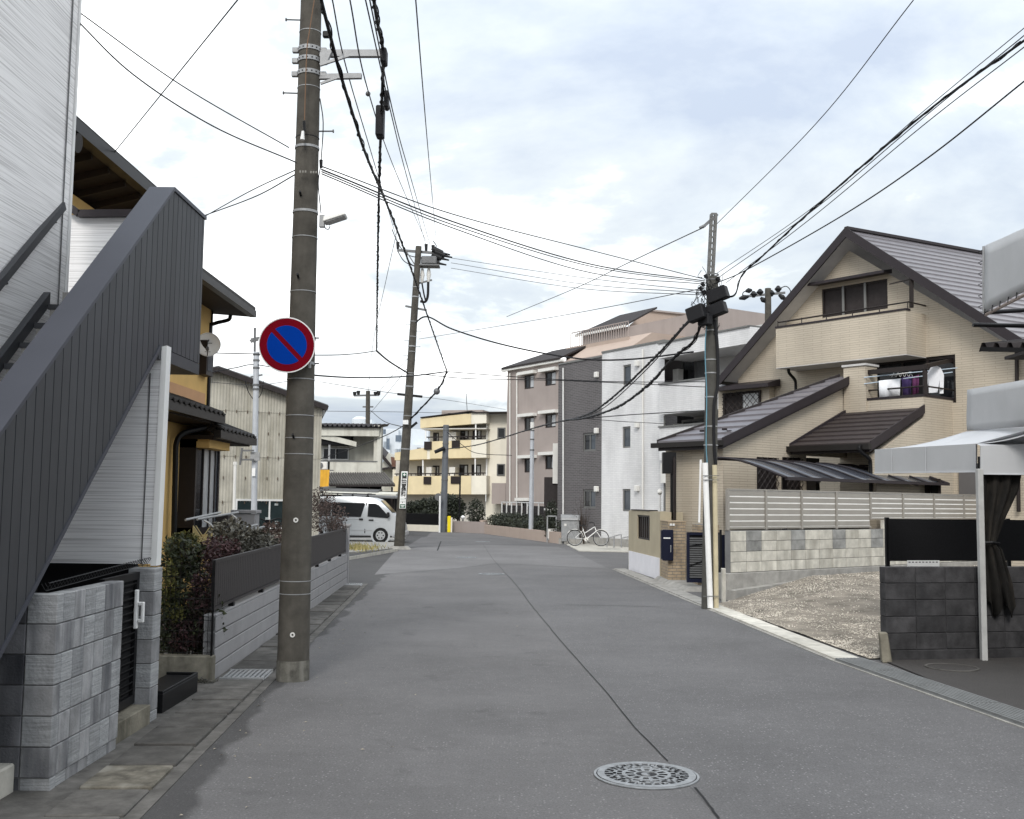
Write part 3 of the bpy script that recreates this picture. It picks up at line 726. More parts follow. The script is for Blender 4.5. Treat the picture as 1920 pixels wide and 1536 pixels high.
# siding fin under the landing and a black sheet added below it for the shade there
fin = T('siding_fin_wall', 'white ribbed siding fin under the stair landing with bright corner trim', 'wall', (-3.5, 9.2, 0))
fy = 9.22
fin_pts = [D(306, 652, fy), D(300, 850, fy), D(292, 1058, fy), (-4.08, fy, D(292, 1058, fy).z), (-4.08, fy, 2.2)]
MB().prism(fin_pts, (0, .09, 0)).build('siding_panel', m_siding_w, fin)
MB().hexa([D(303, 650, fy - .01), D(313, 648, fy - .01), D(313, 648, fy - .01) + V((0, .12, 0)), D(303, 650, fy - .01) + V((0, .12, 0)), D(282, 1061, fy - .01), D(293, 1061, fy - .01), D(293, 1061, fy - .01) + V((0, .12, 0)), D(282, 1061, fy - .01) + V((0, .12, 0))]).build('corner_trim', m_white, fin)
MB().beam(D(282, 700, fy - .004), D(265, 1058, fy - .004), .012, .008).build('panel_joint', m_steel_d, fin)
tag(MB().box(-4.09, -3.24, 9.34, 9.38, 0, 1.32).build('stair_shade_sheet', m_dark), 'added black sheet standing in for the shade under the stair', 'screen')
# block wall in the near left corner
m_blk_s = mat('block_sooty', (.17, .17, .18), .9, .4, 3, .4, 70, rv=.15, dirt=.9, dcol=(.025, .026, .032), dscale=2.2, dthr=.38)
bw = T('block_wall', 'light grey square-block garden wall with dark stains below the stair', 'wall', (-3.0, 7.4, 0))
MB().box(-4.4, -2.945, 7.015, 7.13, 0, 1.25).box(-3.055, -2.945, 7.13, 8.19, 0, 1.25).build('mortar_core', m_mortar, bw)
for r in range(7):
    z0, z1 = (0, .085) if r == 0 else (.085 + (r - 1) * .195 + .006, .085 + r * .195)
    x = -2.93
    k = 0
    while x > -4.3:
        w = .20 if (k or r % 1 == 0) else .2
        o = MB().box(x - w + .006, x, 7.0 if r else 7.012, 7.10, z0, z1).build('block', m_blk_s if k else (m_blk_b if r % 2 == 0 else m_blk_a), bw, bevel=.005); x -= w; k += 1
    for k in range(6):
        y0 = 7.104 + k * .181
        MB().box(-3.04, -2.93 if r else -2.94, y0, y0 + .176, z0, z1).build('block', m_blk_b if (r * 2 + k) % 3 == 0 or (r + k) % 4 == 0 else m_blk_a, bw, bevel=.005)
# pale concrete step at the frame edge
tag(MB().box(-4.3, -3.145, 6.45, 6.985, 0, .19).build('concrete_step', m_conc_light, bevel=.012), 'pale concrete doorstep in the bottom left corner', 'step')
# wire mesh along the top of the wall
wm = T('wire_mesh_topping', 'black curled wire mesh running along the top of the block wall', 'wire mesh', (-3.0, 8, 1.28))
a0, a1 = V((-3.02, 7.02, 1.275)), V((-3.06, 9.08, 1.33))
for dz, dx_ in ((0, 0), (.05, .02)):
    MB().tube([a0 + V((dx_, 0, dz)), a1 + V((dx_, 0, dz))], .0035, 5).build('rail_wire', m_black, wm)
b = MB()
for k in range(38):
    p = a0.lerp(a1, k / 37); b.tube([p + V((-.03, 0, .045)), p + V((0, 0, 0)), p + V((.025, .012, .045))], .003, 4)
b.build('cross_wires', m_black, wm, kind='stuff')
# louvre gate with a white handle, step, gate pillar
gt = T('louvred_gate', 'black louvred garden gate between the block wall and pillar', 'gate', (-3.12, 8.6, 0))
gp = Pl((-3.09, 8.22), (-3.12, 9.08))
MB().pb(gp, 0, .06, .18, 1.26, -.04, 0).pb(gp, gp.L - .06, gp.L, .18, 1.26, -.04, 0).pb(gp, .06, gp.L - .06, 1.2, 1.26, -.04, 0).pb(gp, .06, gp.L - .06, .18, .25, -.04, 0).build('gate_frame', m_black, gt)
MB().pb(gp, .06, gp.L - .06, .25, 1.2, -.04, -.032).build('back_sheet', m_dark, gt)
for k in range(16):
    z = .27 + k * .058
    MB().add([gp.w(.06, z, -.03), gp.w(gp.L - .06, z, -.03), gp.w(gp.L - .06, z + .03, -.002), gp.w(.06, z + .03, -.002), gp.w(.06, z + .012, -.03), gp.w(gp.L - .06, z + .012, -.03), gp.w(gp.L - .06, z + .038, -.002), gp.w(.06, z + .038, -.002)],
             [(0, 1, 2, 3), (4, 5, 6, 7), (3, 2, 6, 7), (0, 1, 5, 4)]).build('louvre', m_black, gt)
h = MB(); u = gp.uz(252, 1140)[0]
h.pb(gp, u - .022, u + .022, .80, 1.12, .001, .03).pb(gp, u - .016, u + .016, .99, 1.02, .03, .07).pb(gp, u - .016, u + .016, .85, .88, .03, .07).pb(gp, u - .017, u + .017, .85, 1.02, .058, .082)
h.build('handle', m_white, gt, bevel=.006)
tag(MB().box(-3.35, -2.985, 8.24, 9.08, 0, .165).build('gate_step', m_conc_old, bevel=.006), 'stained concrete step below the black louvred gate', 'step')
pilr = T('block_pillar', 'slim grey block gate pillar beside the louvred gate', 'pillar', (-3.1, 9.2, 0))
MB().box(-3.215, -3.01, 9.11, 9.29, 0, 1.285).build('mortar_core', m_mortar, pilr)
for r in range(7):
    z0, z1 = (0, .09) if r == 0 else (.09 + (r - 1) * .2 + .006, .09 + r * .2)
    MB().box(-3.225, -3.0, 9.1, 9.3, z0, z1).build('block', m_blk_a if r % 2 else m_blk_b, pilr, bevel=.005)
tag(MB().box(-3.32, -3.02, 9.5, 10.55, 0, .175).box(-3.32, -3.02, 9.5, 9.53, .175, .2).box(-3.32, -3.02, 10.52, 10.55, .175, .2).box(-3.045, -3.02, 9.53, 10.52, .175, .2).build('planter_trough', m_black, bevel=.004), 'low black trough on the ground behind the gate pillar', 'trough')
tag(MB().prism([(-4.3, 11.1, 0), (-3.045, 11.1, 0), (-3.045, 11.1, .265), (-4.3, 11.1, .275)], (0, .16, 0)).build('low_concrete_wall', m_conc_old, bevel=.008), 'low mossy concrete wall end below the shrubs', 'wall')
# weeds at the foot of it
b = MB(); leaves(b, (-3.12, 11.05, .02), (.18, .05, .03), 140, .03)
tag(b.build('weeds', m_leaf_g, kind='stuff'), 'dry weeds at the foot of the low concrete wall', 'weeds')
# grey block wall with brown aluminium fence
GWp = Pl((-3.045, 11.24), (-3.585, 23.7))
gw = T('grey_garden_wall', 'pale grey garden wall with four long grooved courses', 'wall', (-3.3, 17, 0))
MB().pb(GWp, 0, GWp.L, 0, .655, -.12, -.012).build('wall_core', m_mortar, gw)
for r in range(4):
    MB().pb(GWp, 0, GWp.L, r * .165 + .007, r * .165 + .158, -.13, 0).build('course', m_greywall, gw, bevel=.006)
MB().pb(GWp, 0, GWp.L, .659, .675, -.13, 0).build('capping', m_greywall, gw)
MB().pb(GWp, GWp.L, GWp.L + .16, 0, 1.27, -.14, .02).build('end_post', m_greywall, gw, bevel=.008)
MB().pb(GWp, GWp.L - .03, GWp.L + .19, 1.272, 1.33, -.17, .05).build('post_cap', m_greywall, gw, bevel=.006)
fe = T('aluminium_fence', 'brown-grey vertical-slat aluminium fence on the grey wall', 'fence', (-3.3, 17, .7))
MB().pb(GWp, 0, GWp.L - .02, 1.205, 1.24, -.07, -.03).build('top_rail', m_fence_al, fe)
MB().pb(GWp, 0, GWp.L - .02, .72, .75, -.07, -.03).build('bottom_rail', m_fence_al, fe)
sm = MB().pb(Pl((0, 0), (GWp.u.x, GWp.u.y)), -.046, .046, 0, .45, -.008, .008).mesh('slat'); sm.materials.append(m_fence_al)
n = 124
for k in range(n):
    p = GWp.w(.05 + k * (GWp.L - .12) / (n - 1), .755, -.05); inst(sm, 'slat', fe, p)
MB().pb(GWp, 0, GWp.L - .02, .755, 1.2, -.066, -.062).build('backing_sheet', m_fence_al, fe)
for k in range(7):
    u = .9 + k * 1.75; MB().pb(GWp, u, u + .07, .676, .719, -.08, -.02).build('foot_bracket', m_black, fe)
# thin black mesh panel across the end of the hedge
ms = T('mesh_fence', 'thin black wire mesh fence in front of the dark hedge', 'wire fence', (-3.5, 11.12, .27))
b = MB()
for k in range(9): z = .30 + k * .11; b.tube([(-3.95, 11.13, z), (-3.05, 11.13, z)], .0028, 4)
for k in range(19): x = -3.95 + k * .05; b.tube([(x, 11.125, .28), (x, 11.125, 1.22)], .0028, 4)
b.build('wire_grid', m_black, ms, kind='stuff')
MB().tube([(-3.06, 11.14, .27), (-3.06, 11.14, 1.24)], .012, 6).build('post', m_black, ms)
# ------------------------------------------------------------------ shrubs behind that wall
def shrub(name, label, parts, m, n, size, stems=6, mstem=None, cat='shrub', twiggy=0, group=None):
    c0 = V(parts[0][0]); base = V((c0.x, c0.y, 0))
    rt = T(name, label, cat, base, group); b = MB()
    tot = sum(r[0] * r[1] + r[0] * r[2] for _, r in parts)
    for c, r in parts: leaves(b, c, r, max(30, int(n * (r[0] * r[1] + r[0] * r[2]) / tot)), size)
    b.build('foliage', m, rt)
    s = MB()
    for k in range(stems):
        c, r = random.choice(parts); c = V(c)
        e_ = c + V((random.uniform(-.7, .7) * r[0], random.uniform(-.7, .7) * r[1], random.uniform(-.2, .8) * r[2]))
        if base.y < 25 and base.x < -2: e_.x = min(e_.x, -3.045 - (e_.y - 11.24) * .0434 - .09)
        a = base + V((random.uniform(-.1, .1), random.uniform(-.1, .1), 0)); mid = a.lerp(e_, .5) + V((random.uniform(-.05, .05), random.uniform(-.05, .05), .05))
        s.tube([a, mid, e_], [.012, .008, .004], 5)
    for k in range(twiggy):
        c, r = random.choice(parts); c = V(c)
        a = c + V((random.uniform(-.8, .8) * r[0], random.uniform(-.8, .8) * r[1], random.uniform(-.9, .3) * r[2]))
        d = V((random.gauss(0, .5), random.gauss(0, .5), random.uniform(.3, 1))).normalized() * random.uniform(.10, .24)
        if max(a.x, a.x + d.x) > -3.045 - (a.y - 11.24) * .0434 - .09 and a.y < 25 and a.x < -2: continue
        s.tube([a, a + d * .5 + V((random.gauss(0, .02), 0, 0)), a + d], [.005, .004, .002], 4)
    s.build('stems', mstem or m_bark, rt, kind='stuff')
    return rt
def ell(px, py, Y, rx, ry, rz): p = D(px, py, Y); return ((p.x, p.y, p.z), (rx, ry, rz))
shrub('evergreen_shrub', 'dark green shrub behind the black mesh fence', [ell(345, 1120, 11.6, .24, .28, .45), ell(340, 1045, 11.7, .22, .25, .26), ell(375, 1165, 11.55, .25, .2, .35), ell(318, 1170, 11.5, .2, .2, .35)], m_leaf, 2300, .07, stems=18, twiggy=160)
shrub('yellow_green_shrub', 'yellow-green leaf tuft at the top of the dark hedge', [ell(345, 1030, 11.9, .20, .2, .2), ell(318, 1095, 11.4, .09, .08, .25), ell(330, 1150, 11.38, .1, .05, .1)], m_leaf_y, 1200, .05)
shrub('purple_shrub', 'reddish purple leaved shrub beside the fence end', [ell(388, 1085, 12.0, .17, .3, .45), ell(415, 1040, 13.0, .24, .4, .22), ell(375, 1140, 11.45, .14, .12, .4), ell(345, 1190, 11.4, .16, .1, .2)], m_leaf_r, 2300, .055, twiggy=200)
shrub('dusty_shrub', 'dusty grey-green shrub below the silver pipe frame', [ell(458, 1018, 14.5, .36, .5, .2), ell(430, 1000, 14.8, .25, .3, .2), ell(492, 1022, 15.5, .2, .4, .14)], m_leaf_g, 1900, .08, twiggy=40)
shrub('brown_shrub', 'leafless brown twiggy shrub to the left of the near pole', [ell(515, 1005, 16.5, .3, .4, .22)], m_leaf_b, 500, .06, twiggy=110, mstem=m_bark)
shrub('twiggy_shrub', 'bare reddish brown bush between the near pole and the silver van', [ell(615, 970, 22.5, .40, .5, .38), ell(600, 940, 22.8, .3, .4, .3), ell(632, 985, 23, .2, .3, .25)], m_leaf_b, 1500, .05, twiggy=330)
# ================================================================== ochre house
oh = T('ochre_house', 'ochre rendered two-storey house with dark tiled eaves', 'house', (-6.5, 17, 0))
OW = Pl((-5.6, 8.0), (-5.6, 20.3))
holes = [rect(OW, 352, 868, 384, 975)]
holes[0] = (10.15, 11.35, 1.45, 2.75)
wall(OW, [(2.5, 0), (12.3, 0), (12.3, 3.4), (11.7, 3.4), (11.7, 5.45), (7.5, 5.45), (7.5, 5.7), (2.5, 5.7)], holes, 'street_wall', m_orange, oh, thick=.15)
MB().box(-10, -5.6, 20.15, 20.3, 0, 3.4).box(-10, -5.6, 19.55, 19.7, 3.4, 5.45).build('far_wall', m_orange, oh)
# bay window with dark frame
bay = MB()
for (a_, c_) in ((10.0, 10.08), (11.42, 11.5)): bay.pb(OW, a_, c_, 1.3, 2.95, 0, .28)
bay.pb(OW, 10.0, 11.5, 2.83, 2.95, 0, .3).pb(OW, 10.0, 11.5, 1.25, 1.37, 0, .3)
for a_ in (10.45, 10.85, 11.2): bay.pb(OW, a_, a_ + .05, 1.37, 2.83, .24, .28)
bayo = bay.build('bay_window', m_frame_b, oh)
for a_, c_, g in ((10.08, 10.45, m_glass), (10.5, 10.85, m_curtain), (10.9, 11.2, m_curtain), (11.25, 11.42, m_glass_b)):
    MB().pb(OW, a_, c_, 1.37, 2.83, .245, .26).build('pane', g, bayo)
MB().pb(OW, 11.62, 11.68, 1.35, 2.6, .0, .1).pb(OW, 11.9, 11.96, 1.35, 2.6, 0, .1).pb(OW, 11.62, 11.96, 2.6, 2.66, 0, .1).build('side_window', m_frame_b, oh)
MB().pb(OW, 11.68, 11.9, 1.35, 2.6, 0, .05).build('side_window_pane', m_glass, oh)
uw = rect(OW, 373, 640, 386, 705); MB().pb(OW, uw[0], uw[1], uw[2], uw[3], 0, .14).build('upper_window', m_frame_b, oh)
MB().pb(OW, uw[0] + .06, uw[1] - .06, uw[2] + .08, uw[3] - .08, .14, .146).build('upper_window_pane', m_glass_b, oh)
MB().pb(OW, 9.2, 11.2, 3.45, 3.75, 0, .05).build('wall_band', mat('pinkish_band', (.50, .29, .16), .85, .06), oh)
# roofs: upper eave and two tiled pent roofs
er = MB()
er.hexa([V((-5.75, 15.6, 5.35)), V((-4.98, 15.6, 5.30)), V((-4.98, 20.0, 5.30)), V((-5.75, 20.0, 5.35)), V((-5.75, 15.6, 5.75)), V((-4.98, 15.6, 5.42)), V((-4.98, 20.0, 5.42)), V((-5.75, 20.0, 5.75))])
er.hexa([V((-6.3, 10.5, 5.62)), V((-4.98, 10.5, 5.95)), V((-4.98, 15.5, 5.95)), V((-6.3, 15.5, 5.62)), V((-6.3, 10.5, 5.7)), V((-4.98, 10.5, 6.03)), V((-4.98, 15.5, 6.03)), V((-6.3, 15.5, 5.7))])
for k in range(9): er.beam((-6.2, 10.7 + k * .55, 5.60), (-5.02, 10.7 + k * .55, 5.90), .05, .08)
er.build('upper_eave', m_brown_soffit, oh)
MB().hexa([V((-9, 15.6, 5.78)), V((-4.9, 15.6, 5.43)), V((-4.9, 20.05, 5.43)), V((-9, 20.05, 5.78)), V((-9, 15.6, 7.4)), V((-4.9, 15.6, 5.49)), V((-4.9, 20.05, 5.49)), V((-9, 20.05, 7.4))]).build('upper_roof', m_rooftile, oh)
MB().hexa([V((-9, 10.5, 6.3)), V((-4.9, 10.5, 6.06)), V((-4.9, 15.5, 6.06)), V((-9, 15.5, 6.3)), V((-9, 10.5, 7.7)), V((-4.9, 10.5, 6.12)), V((-4.9, 15.5, 6.12)), V((-9, 15.5, 7.7))]).build('higher_roof', m_rooftile, oh)
MB().box(-5.0, -4.86, 10.5, 15.52, 5.92, 6.06).build('higher_gutter', m_gutter, oh)
MB().box(-5.0, -4.88, 15.6, 20.05, 5.30, 5.42).build('upper_gutter', m_gutter, oh)
def tile_mesh(w, l):
    b = MB(); n = 5
    for s_ in (0, 1):
        for i in range(n):
            t = i / (n - 1); x = -w / 2 + w * t; z = .028 * math.sin(t * math.pi * 2) + .03
            b.v += [V((0, x, z)), V((l, x, z - .0)), V((0, x, z - .03)), V((l, x, z - .03))]
        break
    for i in range(n - 1):
        k = i * 4; b.f += [(k, k + 1, k + 5, k + 4), (k + 2, k + 6, k + 7, k + 3), (k + 1, k + 3, k + 7, k + 5), (k, k + 4, k + 6, k + 2)]
    b.f += [(0, 2, 3, 1), (16, 17, 19, 18)]
    m = b.mesh('roof_tile', smooth=False); m.materials.append(m_rooftile); return m
tmesh = tile_mesh(.27, .34)
def pent(y0, y1, zw, ze, x_out, label):
    r = MB().hexa([V((-5.6, y0, zw - .1)), V((x_out, y0, ze - .1)), V((x_out, y1, ze - .1)), V((-5.6, y1, zw - .1)), V((-5.6, y0, zw)), V((x_out, y0, ze)), V((x_out, y1, ze)), V((-5.6, y1, zw))]).build('pent_roof', m_gutter, oh)
    sl = math.atan2(ze - zw, x_out + 5.6); n = int((y1 - y0) / .265)
    for i in range(n):
        for j in range(3):
            t = j / 3; o = link('roof_tile', tmesh, r, None, (-5.6 + (x_out + 5.6) * t, y0 + .14 + i * .265, zw + (ze - zw) * t + .012 + (2 - j) * .0))
            o.rotation_euler = (0, -sl, 0)
    MB().box(x_out - .02, x_out + .1, y0 - .02, y1 + .02, ze - .17, ze - .03).build('gutter', m_gutter, r)
    MB().box(-5.58, x_out - .03, y0, y1, ze - .19, ze - .12).build('soffit', m_brown_soffit, r)
    return r
pent(12.5, 18.1, 3.52, 3.30, -4.98, '')
pent(17.9, 20.4, 3.28, 3.05, -4.98, '')
MB().box(-5.6, -5.1, 18.0, 19.3, 2.72, 2.9).build('roof_return', m_orange, oh)
dp = [(395, 780, 17.6), (388, 800, 17.9), (345, 812, 17.6), (331, 830, 17.5), (329, 870, 17.5), (326, 1000, 17.5), (324, 1060, 17.5)]
MB().tube(spline([D(*q) for q in dp], 5), .045, 8).build('lower_downpipe', m_black, oh, smooth=True)
dp = [(432, 592, 19.4), (428, 600, 19.5), (402, 607, 19.5), (393, 618, 19.5), (391, 700, 19.5), (389, 790, 19.5)]
MB().tube(spline([D(*q) for q in dp], 5), .035, 8).build('upper_downpipe', m_black, oh, smooth=True)
rt_ = MB(); p = D(128, 252, 11.6); rt_.cyl(p + V((-.2, 0, -.05)), p + V((.12, 0, -.1)), .12, .11, 12); rt_.build('ridge_end_tile', m_rooftile, oh, smooth=True)
# satellite dish
c = D(390, 646, 18.9); ds = T('satellite_dish', 'round white satellite dish on the ochre house corner', 'satellite dish', c)
nrm = V((.25, -1, .28)).normalized(); a = V((0, 0, 1)).cross(nrm).normalized(); bb = nrm.cross(a)
b = MB(); R = .215; n = 28
vs = [c - nrm * .04]
for k in range(1, 6):
    r = R * k / 5
    for i in range(n): t = 2 * math.pi * i / n; vs.append(c - nrm * .04 * (1 - (r / R) ** 2) + (a * math.cos(t) + bb * math.sin(t) * 1.08) * r)
fs = [(0, 1 + i, 1 + (i + 1) % n) for i in range(n)] + [(1 + (k - 1) * n + i, 1 + k * n + i, 1 + k * n + (i + 1) % n, 1 + (k - 1) * n + (i + 1) % n) for k in range(1, 5) for i in range(n)]
b.add(vs, fs); b.build('reflector', mat('dish_white', (.80, .80, .79), .6), ds, smooth=True)
MB().ring(c, nrm, R, .006).build('rim', m_frame_w, ds)
b = MB(); q = c + bb * .075 + nrm * .002
b.add([q - a * .012 + bb * -.02, q + a * .018 - bb * .02, q + a * .014 + bb * .035], [(0, 1, 2)])
b.prism([q - a * .07 - bb * .045, q + a * .07 - bb * .045, q + a * .07 - bb * .055, q - a * .07 - bb * .055], nrm * .003)
b.prism([q - a * .05 - bb * .215, q + a * .05 - bb * .215, q + a * .05 - bb * .222, q - a * .05 - bb * .222], nrm * .003).build('maker_mark', m_plas, ds)
MB().tube([c - bb * R, c - bb * R * .8 + nrm * .18], .01, 6).build('feed_arm', m_steel_d, ds)
MB().cyl(c - bb * R * .8 + nrm * .17, c - bb * R * .75 + nrm * .24, .03, .025, 10).build('feed_horn', m_steel_d, ds)
MB().tube([c - nrm * .04, c - nrm * .16, c - nrm * .16 - V((0, 0, .5))], .018, 6).build('mast', m_steel_d, ds)
# ------------------------------------------------------------------ garden bits behind the wall
pf = T('pipe_frame', 'curved silver pipe frame standing above the shrubs', 'pipe frame', D(420, 1040, 16))
for pp, r in (([(348, 975, 15.2), (413, 961, 16.2)], .018), ([(370, 974, 15.4), (446, 961, 16.6)], .018), ([(383, 976, 15.5), (394, 983, 15.5), (400, 994, 15.5), (402, 1040, 15.5)], .014),
              ([(434, 965, 16.2), (443, 972, 16.2), (448, 984, 16.2), (448, 1040, 16.2)], .014), ([(436, 995, 15), (482, 984, 16)], .016), ([(452, 998, 15.2), (495, 988, 16.3)], .016), ([(456, 999, 15.2), (464, 993, 15.6), (478, 989, 16)], .012)):
    pts = [D(*q) for q in pp]; MB().tube(spline(pts, 6) if len(pts) > 2 else pts, r, 8).build('pipe', m_steel, pf, smooth=True)
lat = T('lattice_gate', 'black lattice garden gate with arched top behind the fence', 'gate', D(500, 1050, 20))
LGp = Pl((D(463, 1000, 20).x, 20), (D(532, 1000, 20).x, 20.4))
b = MB(); Lg = LGp.L
for k in range(16):
    u = k * Lg / 15; b.tube([LGp.w(u, .9), LGp.w(min(Lg, u + .35), 1.45)], .006, 4); b.tube([LGp.w(u, .9), LGp.w(max(0, u - .35), 1.45)], .006, 4)
b.build('lattice', m_black, lat, kind='stuff')
b = MB(); b.pb(LGp, 0, .07, .3, 1.45, -.02, .02).pb(LGp, Lg - .05, Lg, .3, 1.45, -.02, .02).pb(LGp, Lg * .45, Lg * .52, .3, 1.48, -.02, .02)
b.tube(spline([LGp.w(0, 1.42), LGp.w(Lg * .25, 1.5), LGp.w(Lg * .5, 1.44)], 6), .015, 6).tube(spline([LGp.w(Lg * .5, 1.44), LGp.w(Lg * .75, 1.5), LGp.w(Lg, 1.42)], 6), .015, 6)
b.build('gate_frame', m_black, lat)
c = D(480, 1004, 21); cn = T('traffic_cone', 'red traffic cone behind the black lattice gate', 'cone', (c.x, c.y, .5))
MB().tube([(c.x, c.y, .55), (c.x, c.y, 1.18)], [.13, .03], 16).build('cone', mat('cone_red', (.7, .02, .012), .5), cn, smooth=True)
MB().box(c.x - .18, c.x + .18, c.y - .18, c.y + .18, .5, .55).build('cone_base', mat('cone_red', (.7, .02, .012)), cn)
tag(MB().box(c.x - .6, c.x + .6, c.y - .3, c.y + .4, 0, .5).build('low_platform', m_conc), 'low concrete platform carrying the red cone', 'platform')
gb = T('grey_gate_post', 'grey block gate post beside the lattice gate', 'pillar', D(450, 1000, 19.6))
p = D(435, 995, 19.6); q = D(478, 965, 19.6)
for r in range(5):
    MB().box(p.x, q.x, 19.6, 19.95, r * .32 + .008 if r else 0, r * .32 + .312).build('block', m_greywall, gb, bevel=.006)
MB().box(p.x - .03, q.x + .03, 19.57, 19.98, 1.602, 1.66).build('capstone', m_greywall, gb, bevel=.006)
tag(MB().box(D(405, 990, 18.8).x, D(427, 990, 18.8).x, 18.8, 19.1, 0, 1.58).build('dark_post', m_slate, bevel=.01), 'dark stone post left of the grey gate post', 'pillar')
b = MB(); P0 = Pl((D(362, 995, 17.6).x, 17.6), (D(400, 995, 17.8).x, 17.8))
for k in range(9):
    u = k * P0.L / 8; b.tube([P0.w(u, 1.0), P0.w(min(P0.L, u + .3), 1.42)], .008, 4); b.tube([P0.w(u, 1.0), P0.w(max(0, u - .3), 1.42)], .008, 4)
tag(b.build('lattice_screen', mat('cream_lattice', (.5, .42, .22), .7), kind='stuff'), 'small cream lattice screen under the bay window', 'lattice')
# ================================================================== utility poles
class Pole:
    def __init__(s, root, base, top, r0, r1, m, name='shaft'):
        s.root, s.b, s.t, s.r0, s.r1 = root, V(base), V(top), r0, r1; s.d = (s.t - s.b).normalized()
        k = 8; MB().tube([s.b.lerp(s.t, i / k) for i in range(k + 1)], [r0 + (r1 - r0) * i / k for i in range(k + 1)], 28).build(name, m, root, smooth=True)
    def at(s, z): f = (z - s.b.z) / (s.t.z - s.b.z); return s.b.lerp(s.t, f), s.r0 + (s.r1 - s.r0) * f
    def zpx(s, py, px): return D(px, py, s.b.y).z
    def strap(s, z, w=.03, t=.008, m=None, name='band'):
        p, r = s.at(z); MB().band(p, s.d, r - .002, w, t).build(name, m or m_steel, s.root)
    def bolt(s, z, dirx, l=.16, diry=0.0):
        p, r = s.at(z); d = V((dirx, diry, .02)).normalized(); a = p + d * (r - .01); MB().cyl(a, a + d * l, .009, .009, 8).cyl(a + d * l, a + d * (l + .012), .02, .02, 8).build('step_bolt', m_steel_d, s.root)
    def arm(s, z, p1, w=.06, h=.06, m=None, name='crossarm'):
        p, r = s.at(z); MB().beam(p, p1, w, h).build(name, m or m_steel, s.root)
def zp(py): return D(575, py, 11.36).z
p1 = T('utility_pole', 'tall concrete utility pole in the left foreground', 'utility pole', (-2.26, 11.36, 0))
P1 = Pole(p1, (-2.26, 11.36, 0), (-2.285, 11.40, 9.6), .168, .098, m_pole)
MB().tube([V((-2.26, 11.36, 0)), V((-2.26, 11.36, .21))], [.172, .171], 28).build('base_collar', m_pole_base, p1, smooth=True)
for py in (93, 113, 138):
    z = zp(py); P1.strap(z, .048, .012)
    p, r = P1.at(z); b = MB()
    for k in range(7):
        a = -math.pi * .12 - k * math.pi * .76 / 6; q = p + V((math.cos(a), math.sin(a), 0)) * (r + .0105); b.cyl(q, q + V((math.cos(a), math.sin(a), 0)) * .003, .008, .008, 8)
    b.build('band_hole', m_black, p1)
    MB().box(p.x - r - .07, p.x - r - .005, p.y - .03, p.y + .02, z - .03, z + .025).build('clamp_lug', m_steel, p1, bevel=.004)
    MB().box(p.x + r + .004, p.x + r + .07, p.y - .035, p.y + .02, z - .03, z + .025).build('clamp_lug', m_steel, p1, bevel=.004)
for py in (277, 398): P1.strap(zp(py), .026, .009)
for py in (60, 165, 258, 446, 548, 712, 780, 822, 852, 1089, 1113): P1.strap(zp(py), .008, .006, m_steel if py != 258 else m_black, 'wire_tie')
P1.bolt(zp(36), -1); P1.bolt(zp(174), -1); P1.bolt(zp(245), 1)
for py in (372, 525, 822): 
    z = zp(py); p, r = P1.at(z); MB().cyl((p.x - .03, p.y - r, z), (p.x - .03, p.y - r - .05, z + .03), .012, .014, 8).build('bolt_stub', m_black, p1)
for py in (975, 1187):
    z = zp(py); p, r = P1.at(z); q = V((p.x + .02, p.y - r - .003, z)); MB().disc(q, (0, -1, 0), .012, .026, .008, 20).build('identification_ring', m_ac, p1)
# cross arms
A = P1.at(zp(98))[0]; e1 = D(716, 101, 11.36); P1.arm(zp(99), e1, .06, .075, m_steel, 'upper_arm')
MB().beam(D(600, 122, 11.3), D(655, 104, 11.3), .03, .03).build('brace', m_steel, p1)
b = MB(); b.prism([D(600, 98, 11.30), D(622, 95, 11.30), D(612, 118, 11.30), D(600, 120, 11.30)], (0, .06, 0)).build('gusset', m_steel, p1)
e2 = D(678, 143, 11.36); P1.arm(zp(143), e2, .05, .055, m_steel, 'lower_arm')
MB().beam(D(601, 157, 11.3), D(632, 146, 11.3), .025, .025).build('brace', m_steel, p1)
# earth wire, white insulator, small fittings
MB().tube(spline([D(590, -4, 11.2), D(580, 60, 11.19), D(575, 100, 11.18), D(571, 225, 11.17)], 5), .006, 5).build('earth_wire', mat('copper_brown', (.16, .09, .05), .6), p1)
MB().cyl(D(570, 228, 11.17), D(571, 246, 11.17), .016, .014, 10).build('clip', m_black, p1)
MB().tube([D(568, 246, 11.16), D(567, 262, 11.16)], [.014, .024], 10).build('white_insulator', m_white, p1, smooth=True)
MB().tube(spline([D(600, 185, 11.3), D(606, 230, 11.3), D(603, 290, 11.3), D(601, 312, 11.3), D(597, 345, 11.3), D(602, 400, 11.3)], 5), .006, 5).build('drop_cable', m_black_rub, p1)
b = MB(); p = D(614, 66, 11.3); b.box(p.x - .05, p.x + .03, p.y - .03, p.y + .03, p.z - .03, p.z + .04).build('cable_clamp', m_black, p1, bevel=.01)
MB().cyl(D(602, 300, 11.3), D(602, 315, 11.3), .02, .016, 8).build('cable_eye', m_black, p1)
b = MB()
for dx_, dy_ in ((-14, 322), (6, 323)):
    for k in range(3):
        p = D(577 + dx_ + k * 5, dy_, 11.19 - .002); b.box(p.x - .008, p.x + .008, p.y - .135 + .13, p.y + .0, p.z - .012, p.z + .012)
b.build('stencil_mark', mat('faded_stencil', (.24, .23, .21), .9), p1)
